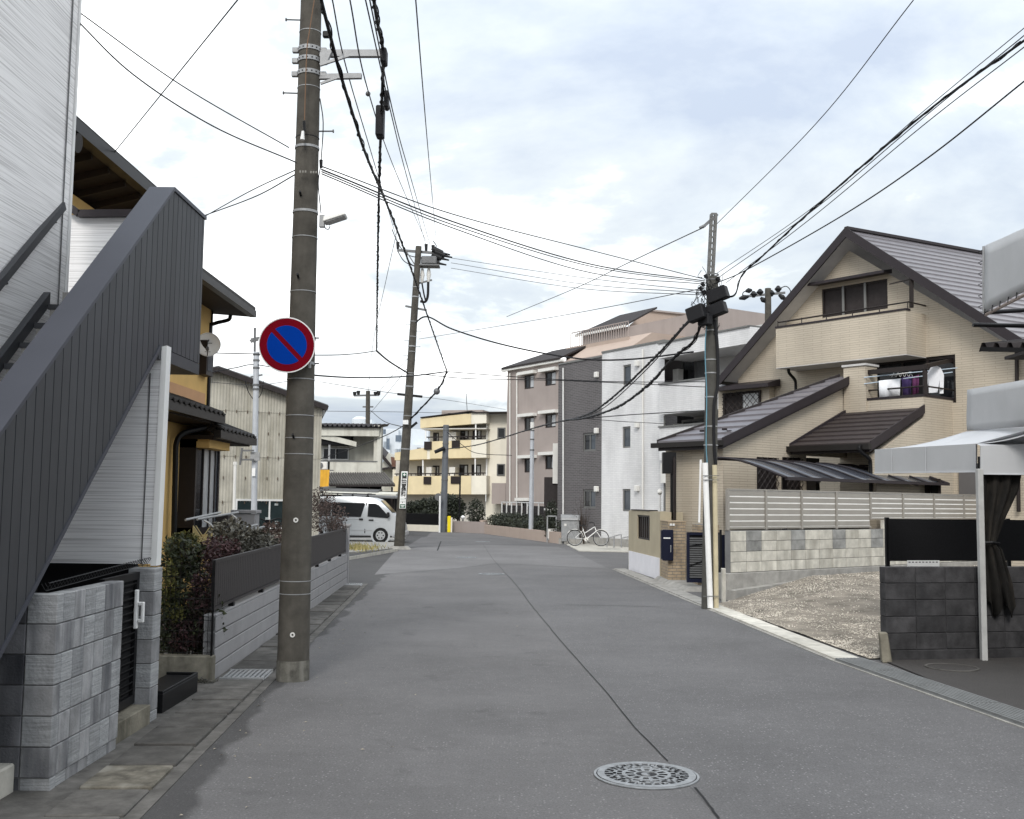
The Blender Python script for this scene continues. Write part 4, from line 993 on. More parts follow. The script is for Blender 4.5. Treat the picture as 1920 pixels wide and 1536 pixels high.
# street lamp
lp = T('street_lamp', 'flat white LED street lamp bracketed to the near pole', 'street lamp', D(606, 410, 11.3))
b = MB(); q0, q1 = D(608, 416, 11.25), D(650, 406, 11.25)
b.hexa([q0 + V((0, -.1, -.02)), q1 + V((0, -.1, 0)), q1 + V((0, .1, 0)), q0 + V((0, .1, -.02)), q0 + V((0, -.07, .045)), q1 + V((-.01, -.08, .03)), q1 + V((-.01, .08, .03)), q0 + V((0, .07, .045))]).build('housing', m_ac, lp, bevel=.008)
b = MB(); b.hexa([q0.lerp(q1, .15) + V((0, -.08, -.03)), q1 + V((-.01, -.08, -.012)), q1 + V((-.01, .08, -.012)), q0.lerp(q1, .15) + V((0, .08, -.03)), q0.lerp(q1, .15) + V((0, -.08, -.018)), q1 + V((-.01, -.08, -.002)), q1 + V((-.01, .08, -.002)), q0.lerp(q1, .15) + V((0, .08, -.018))]).build('lens', mat('lamp_lens', (.45, .45, .44), .4), lp)
MB().box(q0.x - .05, q0.x + .005, q0.y - .03, q0.y + .03, q0.z - .06, q0.z + .07).build('mounting_plate', m_steel, lp)
MB().tube(spline([D(607, 418, 11.25), D(610, 428, 11.25), D(616, 430, 11.25), D(619, 424, 11.25)], 4), .005, 5).build('lead', m_black_rub, lp)
# no-parking sign
c = D(538, 647, 11.10); nr = (EYE - c); nr.z *= .3; nr.normalize()
sg = T('no_parking_sign', 'round blue and red no-parking sign on the near pole', 'road sign', c)
R = .293
MB().disc(c - nr * .006, nr, .0, R, .012, 64).build('plate', m_white, sg)
MB().disc(c + nr * .0065, nr, .0, R * .958, .0012, 64).build('red_face', m_red, sg)
b = MB(); a = V((0, 0, 1)).cross(nr).normalized(); bb = nr.cross(a); rb = R * .70; hw = R * .083
dd = (a + bb * -1).normalized() if (a.x > 0) else (-a - bb).normalized()
dd = (V((1, 0, 0)) - V((0, 0, 1))); dd = (dd - nr * dd.dot(nr)).normalized(); ee = nr.cross(dd).normalized()
for sgn in (1, -1):
    n = 32; pts = []
    a0_ = math.asin(hw / rb)
    for k in range(n + 1):
        t = a0_ + (math.pi - 2 * a0_) * k / n; pts.append(c + nr * .0083 + (dd * math.cos(t) + ee * math.sin(t) * sgn) * rb)
    b.prism(pts, nr * .0012)
b.build('blue_field', m_blue, sg)
b = MB(); b.beam(D(581, 618, 11.22), D(581, 690, 11.22), .04, .02).build('mounting_rail', m_steel, sg)
for py in (634, 682):
    p, r = P1.at(zp(py)); MB().band(p, P1.d, r, .03, .006).build('strap', m_steel, sg)
    MB().cyl(D(590, py, 11.3), D(598, py, 11.3), .008, .008, 6).build('strap_bolt', m_black, sg)
# ------------------------------------------------------------------ slim grey steel pole
q = D(478, 960, 30); sp = T('steel_pole', 'slim pale grey steel pole before the corrugated warehouse', 'pole', (q.x, q.y, 0))
tp = D(481, 660, 30); Ps = Pole(sp, (q.x, q.y, 0), tp, .085, .078, mat('pale_galvanised', (.46, .48, .51), .5, .1, metal=.3))
MB().tube([D(478, 615, 30), D(477, 700, 30)], .035, 8).build('extension_pipe', m_steel_d, sp)
for py in (665, 676, 690, 722, 730): Ps.strap(D(480, py, 30).z, .05, .02, m_steel_d)
for py, a_, b2 in ((637, 468, 486), (634, 470, 490), (640, 470, 484), (705, 470, 492)): MB().beam(D(a_, py + 2, 30), D(b2, py - 2, 30), .04, .04).build('fitting', m_steel_d, sp)
for pp in ([(455, 845), (476, 845)], [(452, 862), (476, 862)], [(454, 840), (450, 872)]): MB().beam(D(*pp[0], 29.8), D(*pp[1], 29.8), .05, .05).build('side_bracket', m_steel_d, sp)
MB().box(D(467, 940, 29.9).x, D(484, 940, 29.9).x, 29.87, 29.93, D(475, 864, 29.9).z, D(475, 848, 29.9).z).build('clamp_box', m_steel, sp)
MB().box(D(471, 940, 29.88).x, D(477, 940, 29.88).x, 29.86, 29.9, D(475, 893, 29.9).z, D(475, 878, 29.9).z).build('number_plate', m_white, sp)
MB().tube(spline([D(460, 715, 30), D(466, 735, 30), D(478, 750, 30), D(490, 738, 30), D(494, 715, 30)], 5), .012, 5).build('cable_loop', m_black_rub, sp)
# ================================================================== corrugated warehouse
wh = T('corrugated_warehouse', 'cream corrugated metal warehouse with gable roof', 'warehouse', D(500, 990, 35))
WHp = Pl((D(380, 940, 34).x, 34), (D(597, 940, 36).x, 36))
def corr_sheet(pl, u0, u1, zf0, zf1, pitch=.10, amp=.007, o=0.0):
    b = MB(); n = int((u1 - u0) / pitch * 4); k = len(b.v)
    for i in range(n + 1):
        u = u0 + (u1 - u0) * i / n; d = amp * (1, .0, -1, 0)[i % 4] + o
        b.v += [pl.w(u, zf0(u), d), pl.w(u, zf1(u), d)]
    for i in range(n): b.f.append((i * 2, i * 2 + 2, i * 2 + 3, i * 2 + 1))
    return b
ua, za0 = WHp.uz(405, 694); ub, zb0 = WHp.uz(597, 762); ul = WHp.uz(380, 704)
def roofz(u): return za0 + (zb0 - za0) * (u - ua) / (ub - ua) if u > ua else za0 - (ua - u) * .3
rows = [0, WHp.uz(500, 942)[1], WHp.uz(500, 858)[1], WHp.uz(500, 774)[1]]
wu0, wu1 = WHp.uz(440, 965)[0], WHp.uz(537, 965)[0]; wz0, wz1 = WHp.uz(490, 992)[1], WHp.uz(490, 934)[1]
for r in range(4):
    us = [-.3, 1.0, 2.0, 3.0, WHp.L]
    for i in range(4):
        z0 = rows[r]; top = (lambda u, t=rows[r + 1] + .05: t) if r < 3 else (lambda u: roofz(u))
        if r == 0:
            if us[i + 1] > wu0 + .1 and us[i] < wu1 - .1: continue
        corr_sheet(WHp, us[i], us[i + 1] + .03, lambda u, z=z0: z, top, o=.012 * r + .004 * (i % 2)).build('corrugated_sheet', m_corr, wh)
# window row
corr_sheet(WHp, -.3, wu0, lambda u: 0, lambda u: rows[1] + .02).build('corrugated_sheet', m_corr, wh)
corr_sheet(WHp, wu1, WHp.L, lambda u: 0, lambda u: rows[1] + .02).build('corrugated_sheet', m_corr, wh)
corr_sheet(WHp, wu0, wu1, lambda u: 0, lambda u: wz0).build('corrugated_sheet', m_corr, wh)
window(wh, WHp, wu0, wu1, wz0, min(wz1, rows[1] + .1), m_frame_w, [mat('shop_glass', (.02, .03, .032), .1, .2), mat('shop_glass', ())], 3, 1, .06, o=.06, rec=.05)
b = MB()
for (x, y, w, h_) in ((502, 976, 10, 12), (518, 980, 7, 6), (518, 946, 7, 4)):
    u, z = WHp.uz(x, y, .03); b.pb(WHp, u - w * .0085, u + w * .0085, z - h_ * .0085, z + h_ * .0085, .035, .04)
b.build('glass_reflection', mat('reflection_pale', (.34, .37, .37), .7), wh)  # pale squares painted on as reflections in the window
b = MB()
for r in range(1, 4):
    for k in range(14):
        u = .25 + k * .36
        if u > WHp.L - .15: break
        b.pb(WHp, u, u + .02, rows[r] - .06 if r else 0, rows[r] + .04, .03, .055)
        if r < 3: u2 = u; zc = (rows[r] + rows[r + 1]) / 2; b.pb(WHp, u2, u2 + .018, zc, zc + .09, .03, .055)
b.build('sheet_hook', mat('rusty_hook', (.10, .07, .05), .8), wh, kind='stuff')
R_ = [WHp.w(ua, za0 + .02, .25), WHp.w(ub + .25, roofz(ub + .25) + .02, .25)]
bk_ = V((-1.5, 7, 0))
MB().prism([R_[0], R_[1], R_[1] + V((0, 0, .1)), R_[0] + V((0, 0, .1))], bk_).build('roof_slope', m_steel_d, wh)
Lq = WHp.w(-1.0, roofz(-1.0) + .02, .25)
MB().prism([R_[0], Lq, Lq + V((0, 0, .1)), R_[0] + V((0, 0, .1))], bk_).build('roof_slope', m_steel_d, wh)
MB().beam(R_[0] + V((0, -.03, -.02)), R_[1] + V((0, -.03, -.02)), .05, .16).build('verge_flashing', m_slate, wh)
MB().beam(R_[0] + V((0, -.03, -.02)), Lq + V((0, -.03, -.02)), .05, .16).build('verge_flashing', m_slate, wh)
p = WHp.w(WHp.L, 0); MB().hexa([p + V((-.12, .02, 0)), p + V((0, 0, 0)), p + V((-1.4, 6, 0)), p + V((-1.6, 6, 0)), p + V((-.12, .02, 4.95)), p + V((0, 0, 4.95)), p + V((-1.4, 6, 4.95)), p + V((-1.6, 6, 4.95))]).build('side_wall', m_old_white, wh)
g = D(604, 765, 36); MB().beam(g, g + V((-1.3, 6, 0)), .14, .13).build('gutter', m_slate, wh)
MB().tube(spline([g + V((0, .2, -.05)), g + V((0, .2, -.2)), g + V((-.15, .2, -.3)), g + V((-.15, .2, -.6)), V((g.x - .15, g.y + .2, .1))], 4), .045, 8).build('downpipe', m_ac, wh)
b = MB(); b.tube([D(441, 870, 33.7), D(438, 985, 33.7)], .05, 8).tube([D(441, 866, 33.7), D(441, 872, 33.7)], .065, 8); b.build('vent_pipe', m_ac, wh, smooth=True)
# ================================================================== old house with corrugated balcony roof
old = T('old_balcony_house', 'weathered white house with corrugated roof and boarded balcony', 'house', D(655, 990, 60))
OB = Pl((D(585, 940, 60).x, 60), (D(716, 940, 60).x, 60))
def OBr(x0, y0, x1, y1): return rect(OB, x0, y0, x1, y1)
u0, u1, z0, z1 = OBr(588, 866, 708, 893)
MB().pb(OB, u0, u1, z0, z1, 0, .06).build('balcony_front', m_old_white, old)
MB().pb(OB, u0, u1, z1, z1 + .06, -.02, .09).build('balcony_rail', m_steel_d, old)
u0, u1, z0, z1 = OBr(588, 810, 712, 866)
MB().pb(OB, u0, u1, z0 - 2.5, z1 + .4, -1.4, -1.3).build('back_wall', m_old_white, old)
MB().pb(OB, u1 - .35, u1 - .05, z0, z1 + .4, -1.3, -.1).build('side_wall', m_old_white, old)
a_ = OBr(598, 838, 648, 861); window(old, OB, a_[0], a_[1], a_[2], a_[3], m_frame_w, [m_glass, m_glass], 2, 1, .06, o=-1.24, rec=0)
MB().pb(OB, OB.uz(706, 880)[0], OB.uz(714, 880)[0], -0.0, OBr(700, 803, 714, 805)[3], -.06, .08).build('corner_post', m_old_white, old)
MB().pb(OB, OB.uz(615, 880)[0], OB.uz(618.5, 880)[0], OBr(600, 900, 610, 895)[2], OBr(600, 828, 610, 830)[3], .0, .06).build('iron_post', m_steel, old)
u0, u1, z0, z1 = OBr(590, 802, 712, 818)
MB().pb(OB, u0, u1, z0, z1, -.1, .3).build('roof_fascia', m_old_white, old)
b = MB(); n = 56; k0 = len(b.v)
for i in range(n + 1):
    u = u0 + (u1 - u0 + .1) * i / n; h_ = .085 * math.cos(i * math.pi / 2 * 1.0)
    b.v += [OB.w(u, z1 + .06 + h_, .5), OB.w(u, z1 + .45 + h_, -4)]
for i in range(n): b.f.append((i * 2, i * 2 + 2, i * 2 + 3, i * 2 + 1))
b.build('corrugated_roof', m_slate, old)
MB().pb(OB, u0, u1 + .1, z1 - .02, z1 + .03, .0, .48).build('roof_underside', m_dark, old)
b = MB(); b.hexa([OB.w(u0, OB.uz(600, 820)[1], .2), OB.w(OB.uz(668, 880)[0], OB.uz(660, 838)[1], .2), OB.w(OB.uz(668, 880)[0], OB.uz(660, 838)[1], .1), OB.w(u0, OB.uz(600, 820)[1], .1), OB.w(u0, OB.uz(600, 808)[1], .2), OB.w(OB.uz(668, 880)[0], OB.uz(660, 829)[1], .2), OB.w(OB.uz(668, 880)[0], OB.uz(660, 829)[1], .1), OB.w(u0, OB.uz(600, 808)[1], .1)])
b.build('awning_beam', m_old_white, old)
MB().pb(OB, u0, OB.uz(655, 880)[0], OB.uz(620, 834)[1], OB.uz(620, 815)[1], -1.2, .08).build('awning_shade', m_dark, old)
# tiled lean-to: rows of round tiles
t0, t1 = D(606, 888, 59.9), D(722, 888, 59.9); e0, e1_ = D(618, 909, 57.6), D(741, 909, 57.6)
lt = MB().hexa([e0 + V((0, 0, -.1)), e1_ + V((0, 0, -.1)), t1 + V((0, 0, -.1)), t0 + V((0, 0, -.1)), e0, e1_, t1, t0]).build('lean_to_roof', m_slate, old)
for k in range(26):
    f_ = (k + .5) / 26; MB().tube([e0.lerp(e1_, f_) + V((0, -.03, .03)), t0.lerp(t1, f_) + V((0, 0, .03))], .055, 6).build('tile_row', m_oldtile, lt)
MB().box(e0.x, e1_.x - 1.0, 59.7, 59.8, 0, 2.7).build('lower_wall', m_dark, old)
for px in (655, 691, 735): p = D(px, 915, 57.8); MB().box(p.x - .05, p.x + .05, p.y - .05, p.y + .05, 0, p.z + .05).build('lean_to_post', m_frame_b, old)
# yellow panel sign, aircon
ys_ = T('amber_sign', 'weathered amber sign box beside the warehouse', 'sign', D(603, 895, 56))
MB().hexa([D(590, 914, 56), D(616, 912, 56), D(616, 912, 56.4), D(590, 914, 56.4), D(592, 881, 56), D(618, 881, 56), D(618, 881, 56.4), D(592, 881, 56.4)]).build('panel', m_amber, ys_)
MB().beam(D(604, 914, 56.2), V((D(604, 914, 56.2).x, 56.2, 0)), .08, .08, V((0, 1, 0))).build('post', m_steel_d, ys_)
ac = T('air_conditioner', 'old white outdoor air conditioner above the amber sign', 'air conditioner', D(603, 876, 57))
p, q = D(592, 880, 57), D(606, 866, 57); MB().box(p.x, q.x + .2, 57, 57.35, p.z, q.z).build('casing', m_ac, ac, bevel=.02)
MB().disc(D(600, 873, 56.99), (0, -1, 0), .03, .17, .02, 20).build('fan_grille', m_steel_d, ac)
MB().beam(p + V((-.3, .2, -.04)), p + V((.9, .2, -.04)), .3, .05).build('shelf', m_steel_d, ac)
p = D(596, 862, 57); tag(MB().cyl(p + V((0, 0, -.3)), p + V((0, 0, .45)), .11, .10, 10).build('meter_tube', m_ac, smooth=True), 'white capped tube on the wall above the air conditioner', 'tube')
# flat dark roofs of a carport between van and old house
fr = T('flat_shed_roof', 'low grey corrugated shed roof behind the silver van', 'shed', D(680, 990, 55))
for k, (a_, c_, y_, zz_) in enumerate(((596, 708, 915, 56), (600, 742, 921, 55), (640, 745, 926, 54))):
    MB().hexa([D(a_, y_ + 6, zz_), D(c_, y_ + 9, zz_), D(c_, y_ + 9, zz_) + V((0, 2, 0)), D(a_, y_ + 6, zz_) + V((0, 2, 0)), D(a_, y_ + 2, zz_), D(c_, y_ + 6, zz_), D(c_, y_ + 6, zz_) + V((0, 2, .12)), D(a_, y_ + 2, zz_) + V((0, 2, .12))]).build('roof_sheet', (m_steel_d, m_old_white, m_steel_d)[k], fr)
for px in (612, 660, 738): p = D(px, 930, 54.6); MB().box(p.x - .05, p.x + .05, p.y, p.y + .1, 0, p.z).build('post', m_frame_b, fr)
p = D(600, 940, 58.6); q = D(745, 940, 58.6); MB().box(p.x, q.x, 58.6, 58.7, 0, 2.3).build('shed_back', m_dark, fr)
# ================================================================== silver van
va = T('silver_van', 'silver one-box van with black roof rack parked by the leaning pole', 'van', (-7.1, 46.6, 0))
vx0, vx1, vy0 = -9.3, -4.57, 46.1; W = 1.69
def prof(s):   # side outline, x from rear 0 to front 4.73
    return [(0.02, .42), (0.0, 1.0), (.06, 1.55), (.14, 1.88), (.35, 1.955), (2.6, 1.975), (3.35, 1.93), (3.62, 1.86), (4.18, 1.30), (4.42, 1.12), (4.62, .92), (4.70, .68), (4.73, .42), (4.70, .30), (4.2, .26), (.6, .26), (.1, .30)]
b = MB(); sec = [(0, .0), (.05, .10), (.12, .0)]
pf_ = prof(0); n = len(pf_)
def lay(y, inset, ztop):
    out = []
    for x, z in pf_:
        f_ = max(0, (z - 1.0) / 1.0); k = inset
        xx = min(max(x, k), 4.73 - k); zz_ = z - (k * .7 if z > 1.8 else 0)
        out.append(V((vx0 + xx, y, zz_)))
    return out
layers = []
for y, ins in ((0.05, .06), (0.0, .02)): pass
def side_off(z): return max(0, (z - 1.0)) * .13
rings = []
for w_, ins in ((-1, .05), (-.96, .0), (.96, .0), (1, .05)):
    ring = []
    for x, z in pf_:
        xx = min(max(x, ins), 4.73 - ins); zz_ = z - (ins if z > 1.7 else 0) + (ins if z < .35 else 0)
        half = W / 2 - side_off(z); ring.append(V((vx0 + xx, vy0 + W / 2 + w_ * half, zz_)))
    rings.append(ring)
k = 0
for r in rings: b.v += r
for i in range(3):
    for j in range(n): b.f.append((i * n + j, i * n + (j + 1) % n, (i + 1) * n + (j + 1) % n, (i + 1) * n + j))
b.f.append(tuple(range(n))); b.f.append(tuple(range(4 * n - 1, 3 * n - 1, -1)))
b.build('body', m_van, va, smooth=True)
def sidep(x, z, o=.006): return V((vx0 + x, vy0 + side_off(z) - o, z))
def sidepoly(name, pts, m, par, o=.006, t=.012):
    bb_ = MB(); bb_.prism([sidep(x, z, o) for x, z in pts], (0, t, 0)); return bb_.build(name, m, par)
sidepoly('rear_side_window', [(.35, 1.12), (1.55, 1.12), (1.55, 1.72), (.42, 1.74)], m_glass, va)
sidepoly('side_window', [(1.6, 1.12), (2.85, 1.10), (3.02, 1.66), (2.95, 1.70), (1.6, 1.72)], m_glass, va)
fd = sidepoly('front_door', [(3.02, .42), (3.06, .40), (3.1, 1.72), (3.06, 1.72)], m_plas, va, .004, .004)
sidepoly('window', [(3.14, 1.12), (4.02, 1.06), (3.98, 1.22), (3.60, 1.62), (3.45, 1.68), (3.16, 1.68)], m_glass, fd)
sidepoly('handle', [(3.2, .94), (3.4, .94), (3.4, 1.0), (3.2, 1.0)], m_plas, fd, .02, .015)
sidepoly('sliding_door_line', [(1.56, .42), (1.575, .42), (1.575, 1.1), (1.56, 1.1)], m_plas, va, .004, .004)
sidepoly('door_handle', [(2.78, .96), (2.95, .96), (2.95, 1.04), (2.78, 1.04)], m_plas, va, .02, .015)
sidepoly('body_crease', [(.1, .52), (4.0, .52), (4.0, .545), (.1, .545)], m_rim, va, .012, .01)
sidepoly('waist_line', [(.1, .99), (2.9, .99), (2.9, 1.0), (.1, 1.0)], m_steel_d, va, .003, .003)
sidepoly('sill', [(.5, .24), (4.2, .24), (4.2, .31), (.5, .31)], m_plas, va, .004, .1)
MB().hexa([V((vx0 + 3.66, vy0 + .22, 1.80)), V((vx0 + 3.66, vy0 + W - .22, 1.80)), V((vx0 + 4.16, vy0 + W - .15, 1.30)), V((vx0 + 4.16, vy0 + .15, 1.30)), V((vx0 + 3.70, vy0 + .22, 1.82)), V((vx0 + 3.70, vy0 + W - .22, 1.82)), V((vx0 + 4.21, vy0 + W - .15, 1.31)), V((vx0 + 4.21, vy0 + .15, 1.31))]).build('windscreen', m_glass, va)
MB().box(vx0 + 4.35, vx0 + 4.66, vy0 - .012, vy0 + .3, .78, .95).build('headlight', m_glass_b, va, bevel=.02)
MB().box(vx0 + 4.25, vx0 + 4.78, vy0 - .015, vy0 + W + .015, .30, .52).build('bumper', m_van, va, bevel=.04)
MB().box(vx0 + 3.98, vx0 + 4.1, vy0 - .2, vy0 - .02, 1.1, 1.32).build('mirror', m_plas, va, bevel=.03)
for wx in (.95, 3.72):
    c = V((vx0 + wx, vy0 + .06, .325))
    MB().disc(c + V((0, -.068, 0)), (0, -1, 0), .33, .415, .012, 28).build('wheel_arch', m_van, va)
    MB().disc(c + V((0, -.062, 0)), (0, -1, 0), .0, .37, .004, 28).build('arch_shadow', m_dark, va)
    w_ = MB().tube([c + V((0, -.09, 0)), c + V((0, -.06, 0)), c + V((0, .14, 0))], [.30, .325, .325], 28).build('wheel', m_tyre, va, smooth=True)
    MB().disc(c + V((0, -.092, 0)), (0, -1, 0), .0, .20, .012, 28).build('wheel_cover', m_rim, w_)
    hb = MB()
    for k in range(6): t = k * math.pi / 3; q = c + V((math.cos(t) * .125, -.105, math.sin(t) * .125)); hb.disc(q, (0, -1, 0), 0, .032, .003, 10)
    hb.build('cover_holes', m_plas, w_)
rk = MB(); zr = 2.0
for wy in (.28, W - .28): rk.tube([(vx0 + .25, vy0 + wy, 2.13), (vx0 + 3.3, vy0 + wy, 2.08)], .022, 6)
rko = rk.build('roof_rack', m_plas, va)
for x in (.5, 1.15, 1.8, 2.45, 3.1):
    MB().tube([(vx0 + x, vy0 + .24, 2.11), (vx0 + x, vy0 + W - .24, 2.11)], .014, 6).build('rack_bar', m_plas, rko)
    MB().tube([(vx0 + x, vy0 + .22, 1.95), (vx0 + x, vy0 + .22, 2.10)], [.075, .018], 8).build('rack_foot', m_plas, rko)
# slab and grass strip by the van
tag(MB().add([V((p.x, p.y, z)) for z in (-.01, .05) for p in (G(640, 1040), G(742, 1030), G(760, 1010), G(560, 1012), G(560, 1035))], [(5, 6, 7, 8, 9), (0, 1, 6, 5), (1, 2, 7, 6), (2, 3, 8, 7), (3, 4, 9, 8), (4, 0, 5, 9)]).build('parking_slab', m_conc), 'concrete parking slab under the silver van', 'slab')
b = MB(); 
for _ in range(420):
    p = G(675 + random.gauss(0, 17), 1031 + random.gauss(0, 2.6)); h_ = random.uniform(.04, .22); a = random.uniform(0, 6.3)
    b.add([p + V((0, 0, .05)), p + V((.03, 0, .05)), p + V((math.cos(a) * .12, math.sin(a) * .12, h_ + .05))], [(0, 1, 2)])
tag(b.build('dry_grass', m_grass, kind='stuff'), 'yellowed dry grass strip before the parked van', 'grass')
b = MB(); b.hexa([V((p.x, p.y, z)) for z in (0, .1) for p in (G(640, 1053), G(745, 1034), G(745, 1034) + V((0, .15, 0)), G(640, 1053) + V((0, .15, 0)))])
tag(b.build('kerb_edge', m_conc_light), 'pale concrete kerb edging the grass strip', 'kerb')
# ================================================================== leaning pole with clinic sign
B2 = V((-4.21, 40.63, 0)); T2 = D(785, 462, 40.3)
p2 = T('utility_pole', 'leaning concrete utility pole with a white clinic sign beside the van', 'utility pole', B2)
P2 = Pole(p2, B2, T2, .20, .115, m_pole)
def z2(py): return D(770, py, 40.5).z
def a2(px, py): return D(px, py, 40.5)
for py in (540, 558, 604, 632, 650, 660, 700, 704, 725, 780, 842): P2.strap(z2(py), .05 if py % 4 else .025, .012, m_steel, 'band')
for py, s_ in ((610, -1), (622, 1), (640, -1), (651, 1), (668, -1), (676, 1)): P2.bolt(z2(py), s_, .16)
MB().beam(a2(745, 469), a2(822, 475), .09, .09).build('top_crossarm', m_steel_d, p2)
MB().beam(a2(762, 472), a2(780, 500), .04, .04).build('brace', m_steel_d, p2)
MB().beam(a2(760, 574), a2(800, 582), .07, .07).build('middle_crossarm', m_steel_d, p2)
MB().beam(a2(783, 532), a2(810, 525), .06, .06).build('side_arm', m_steel_d, p2)
for (x, y) in ((746, 460), (799, 464), (812, 466)): MB().cyl(a2(x, y + 8), a2(x, y - 6), .05, .07, 10).build('pin_insulator', m_plas, p2)
for (x, y) in ((822, 470), (820, 480), (815, 489), (826, 475)): MB().cyl(a2(x - 10, y - 2), a2(x + 8, y + 5), .14, .10, 10).cyl(a2(x + 8, y + 5), a2(x + 22, y + 8), .05, .03, 8).build('strain_insulator', m_plas, p2)
q = a2(805, 490); MB().box(q.x - .3, q.x + .3, q.y - .25, q.y + .25, q.z - .16, q.z + .16).build('switch_box', m_steel_d, p2, bevel=.04)
MB().box(q.x - .36, q.x + .4, q.y - .28, q.y + .28, q.z - .22, q.z - .165).build('switch_base', m_steel_d, p2)
for (x, y) in ((804, 515), (792, 516)): MB().tube([a2(x, y - 12), a2(x, y), a2(x - 1, y + 14)], [.05, .09, .05], 10).build('cable_terminal', m_ac, p2, smooth=True)
MB().tube(spline([a2(803, 528), a2(802, 555), a2(797, 566), a2(788, 565)], 5), .05, 8).tube(spline([a2(791, 530), a2(795, 552), a2(798, 564)], 5), .03, 8).build('riser_cable', m_black_rub, p2)
for pts in ([(735, 430), (747, 458), (765, 478), (790, 484)], [(760, 470), (770, 495), (790, 500), (800, 498)], [(812, 452), (818, 462), (808, 468)], [(745, 470), (758, 490), (778, 500)]): MB().tube(spline([a2(*q) for q in pts], 5), .018, 5).build('jumper_wire', m_black_rub, p2)
MB().beam(a2(745, 739), a2(792, 744), .06, .09).build('lower_crossarm', m_black, p2)
MB().beam(a2(765, 806), a2(782, 792), .06, .09).build('stay_clamp', m_black, p2)
MB().box(a2(757, 793).x, a2(767, 793).x, 40.15, 40.25, z2(797), z2(789)).build('white_tag', m_white, p2)
g0 = G(745, 1026); MB().hexa([V((-4.62, 40.3, 0)), V((-3.75, 40.3, 0)), V((-3.75, 40.95, 0)), V((-4.62, 40.95, 0)), V((-4.5, 40.4, .12)), V((-3.9, 40.4, .12)), V((-3.9, 40.85, .12)), V((-4.5, 40.85, .12))]).build('concrete_foot', m_conc, p2)
# clinic sign board wrapped on the pole
cs = T('clinic_sign', 'tall white clinic sign board strapped to the leaning pole', 'sign board', D(758, 920, 40.4))
s0, s1 = D(752.5, 955, 40.35), D(761.5, 886, 40.35)   # lower left, upper left reference
lowL, lowR, upL, upR = D(748.5, 954, 40.33), D(760.5, 954, 40.33), D(752.5, 884, 40.33), D(764.5, 884, 40.33)
MB().hexa([lowL, lowR, lowR + V((0, .03, 0)), lowL + V((0, .03, 0)), upL, upR, upR + V((0, .03, 0)), upL + V((0, .03, 0))]).build('board', m_white, cs, bevel=.012)
def onboard(s, t): return lowL.lerp(lowR, s).lerp(upL.lerp(upR, s), t) + V((0, -.004, 0))
def bquad(name, s0, t0, s1, t1, m, o=.0): MB().prism([onboard(s0, t0) + V((0, -o, 0)), onboard(s1, t0) + V((0, -o, 0)), onboard(s1, t1) + V((0, -o, 0)), onboard(s0, t1) + V((0, -o, 0))], (0, .003, 0)).build(name, m, cs)
bquad('green_panel', .15, .86, .85, .965, m_green); bquad('cross_bar', .32, .898, .70, .927, m_white, .004); bquad('cross_bar', .44, .875, .58, .95, m_white, .0045)
bquad('green_panel', .10, .02, .90, .12, m_green); bquad('text_line', .2, .075, .8, .095, m_white, .004); bquad('text_line', .3, .04, .7, .06, m_white, .004)
bquad('thin_line', .1, .255, .75, .262, m_green); bquad('arrow', .8, .25, .88, .29, m_plas); bquad('arrow', .76, .268, .92, .28, m_plas, .002); bquad('thin_line', .1, .20, .9, .205, m_green); bquad('digit', .42, .155, .55, .185, m_plas)
bquad('thin_line', .1, .175, .3, .18, m_plas); bquad('thin_line', .7, .175, .9, .18, m_plas)
bd_ang = math.atan2((upL - lowL).x, (upL - lowL).z)
for k, ch in enumerate('廣田胃腸科'):
    cu = bpy.data.curves.new('character', 'FONT'); cu.body = ch; cu.size = .20; cu.align_x = 'CENTER'; cu.align_y = 'CENTER'; cu.extrude = .001; cu.offset = .004
    o = bpy.data.objects.new('character', cu); COL.objects.link(o)
    dg = bpy.context.evaluated_depsgraph_get(); me = bpy.data.meshes.new_from_object(o.evaluated_get(dg)); bpy.data.objects.remove(o)
    me.materials.append(m_plas); me.name = 'character'
    p = onboard(.52, .80 - k * .105) + V((0, -.003, 0))
    o = link('character', me, cs, None, p); o.rotation_euler = (math.pi / 2, bd_ang, 0)

# fallen leaves and grit on the road margin
b = MB(); rl_ = random.Random(11)
for _ in range(90):
    if rl_.random() < .6: p = Lp.w(rl_.uniform(1, 18), 0) + V((abs(rl_.gauss(0, .35)), 0, 0))
    else: p = V((rl_.uniform(-1.8, 3.2), rl_.uniform(5.5, 24), 0))
    a = rl_.uniform(0, 6.3); s_ = rl_.uniform(.008, .022); d = V((math.cos(a), math.sin(a), 0)) * s_; e_ = V((-math.sin(a), math.cos(a), 0)) * s_ * .5
    b.add([p - d + V((0, 0, .009)), p + e_ + V((0, 0, .012)), p + d + V((0, 0, .010)), p - e_ + V((0, 0, .016))], [(0, 1, 2), (0, 2, 3)])
tag(b.build('road_litter', mat('dry_litter', (.28, .25, .20), .9, .5, 30), kind='stuff'), 'tiny dry leaves and grit scattered on the road', 'litter')
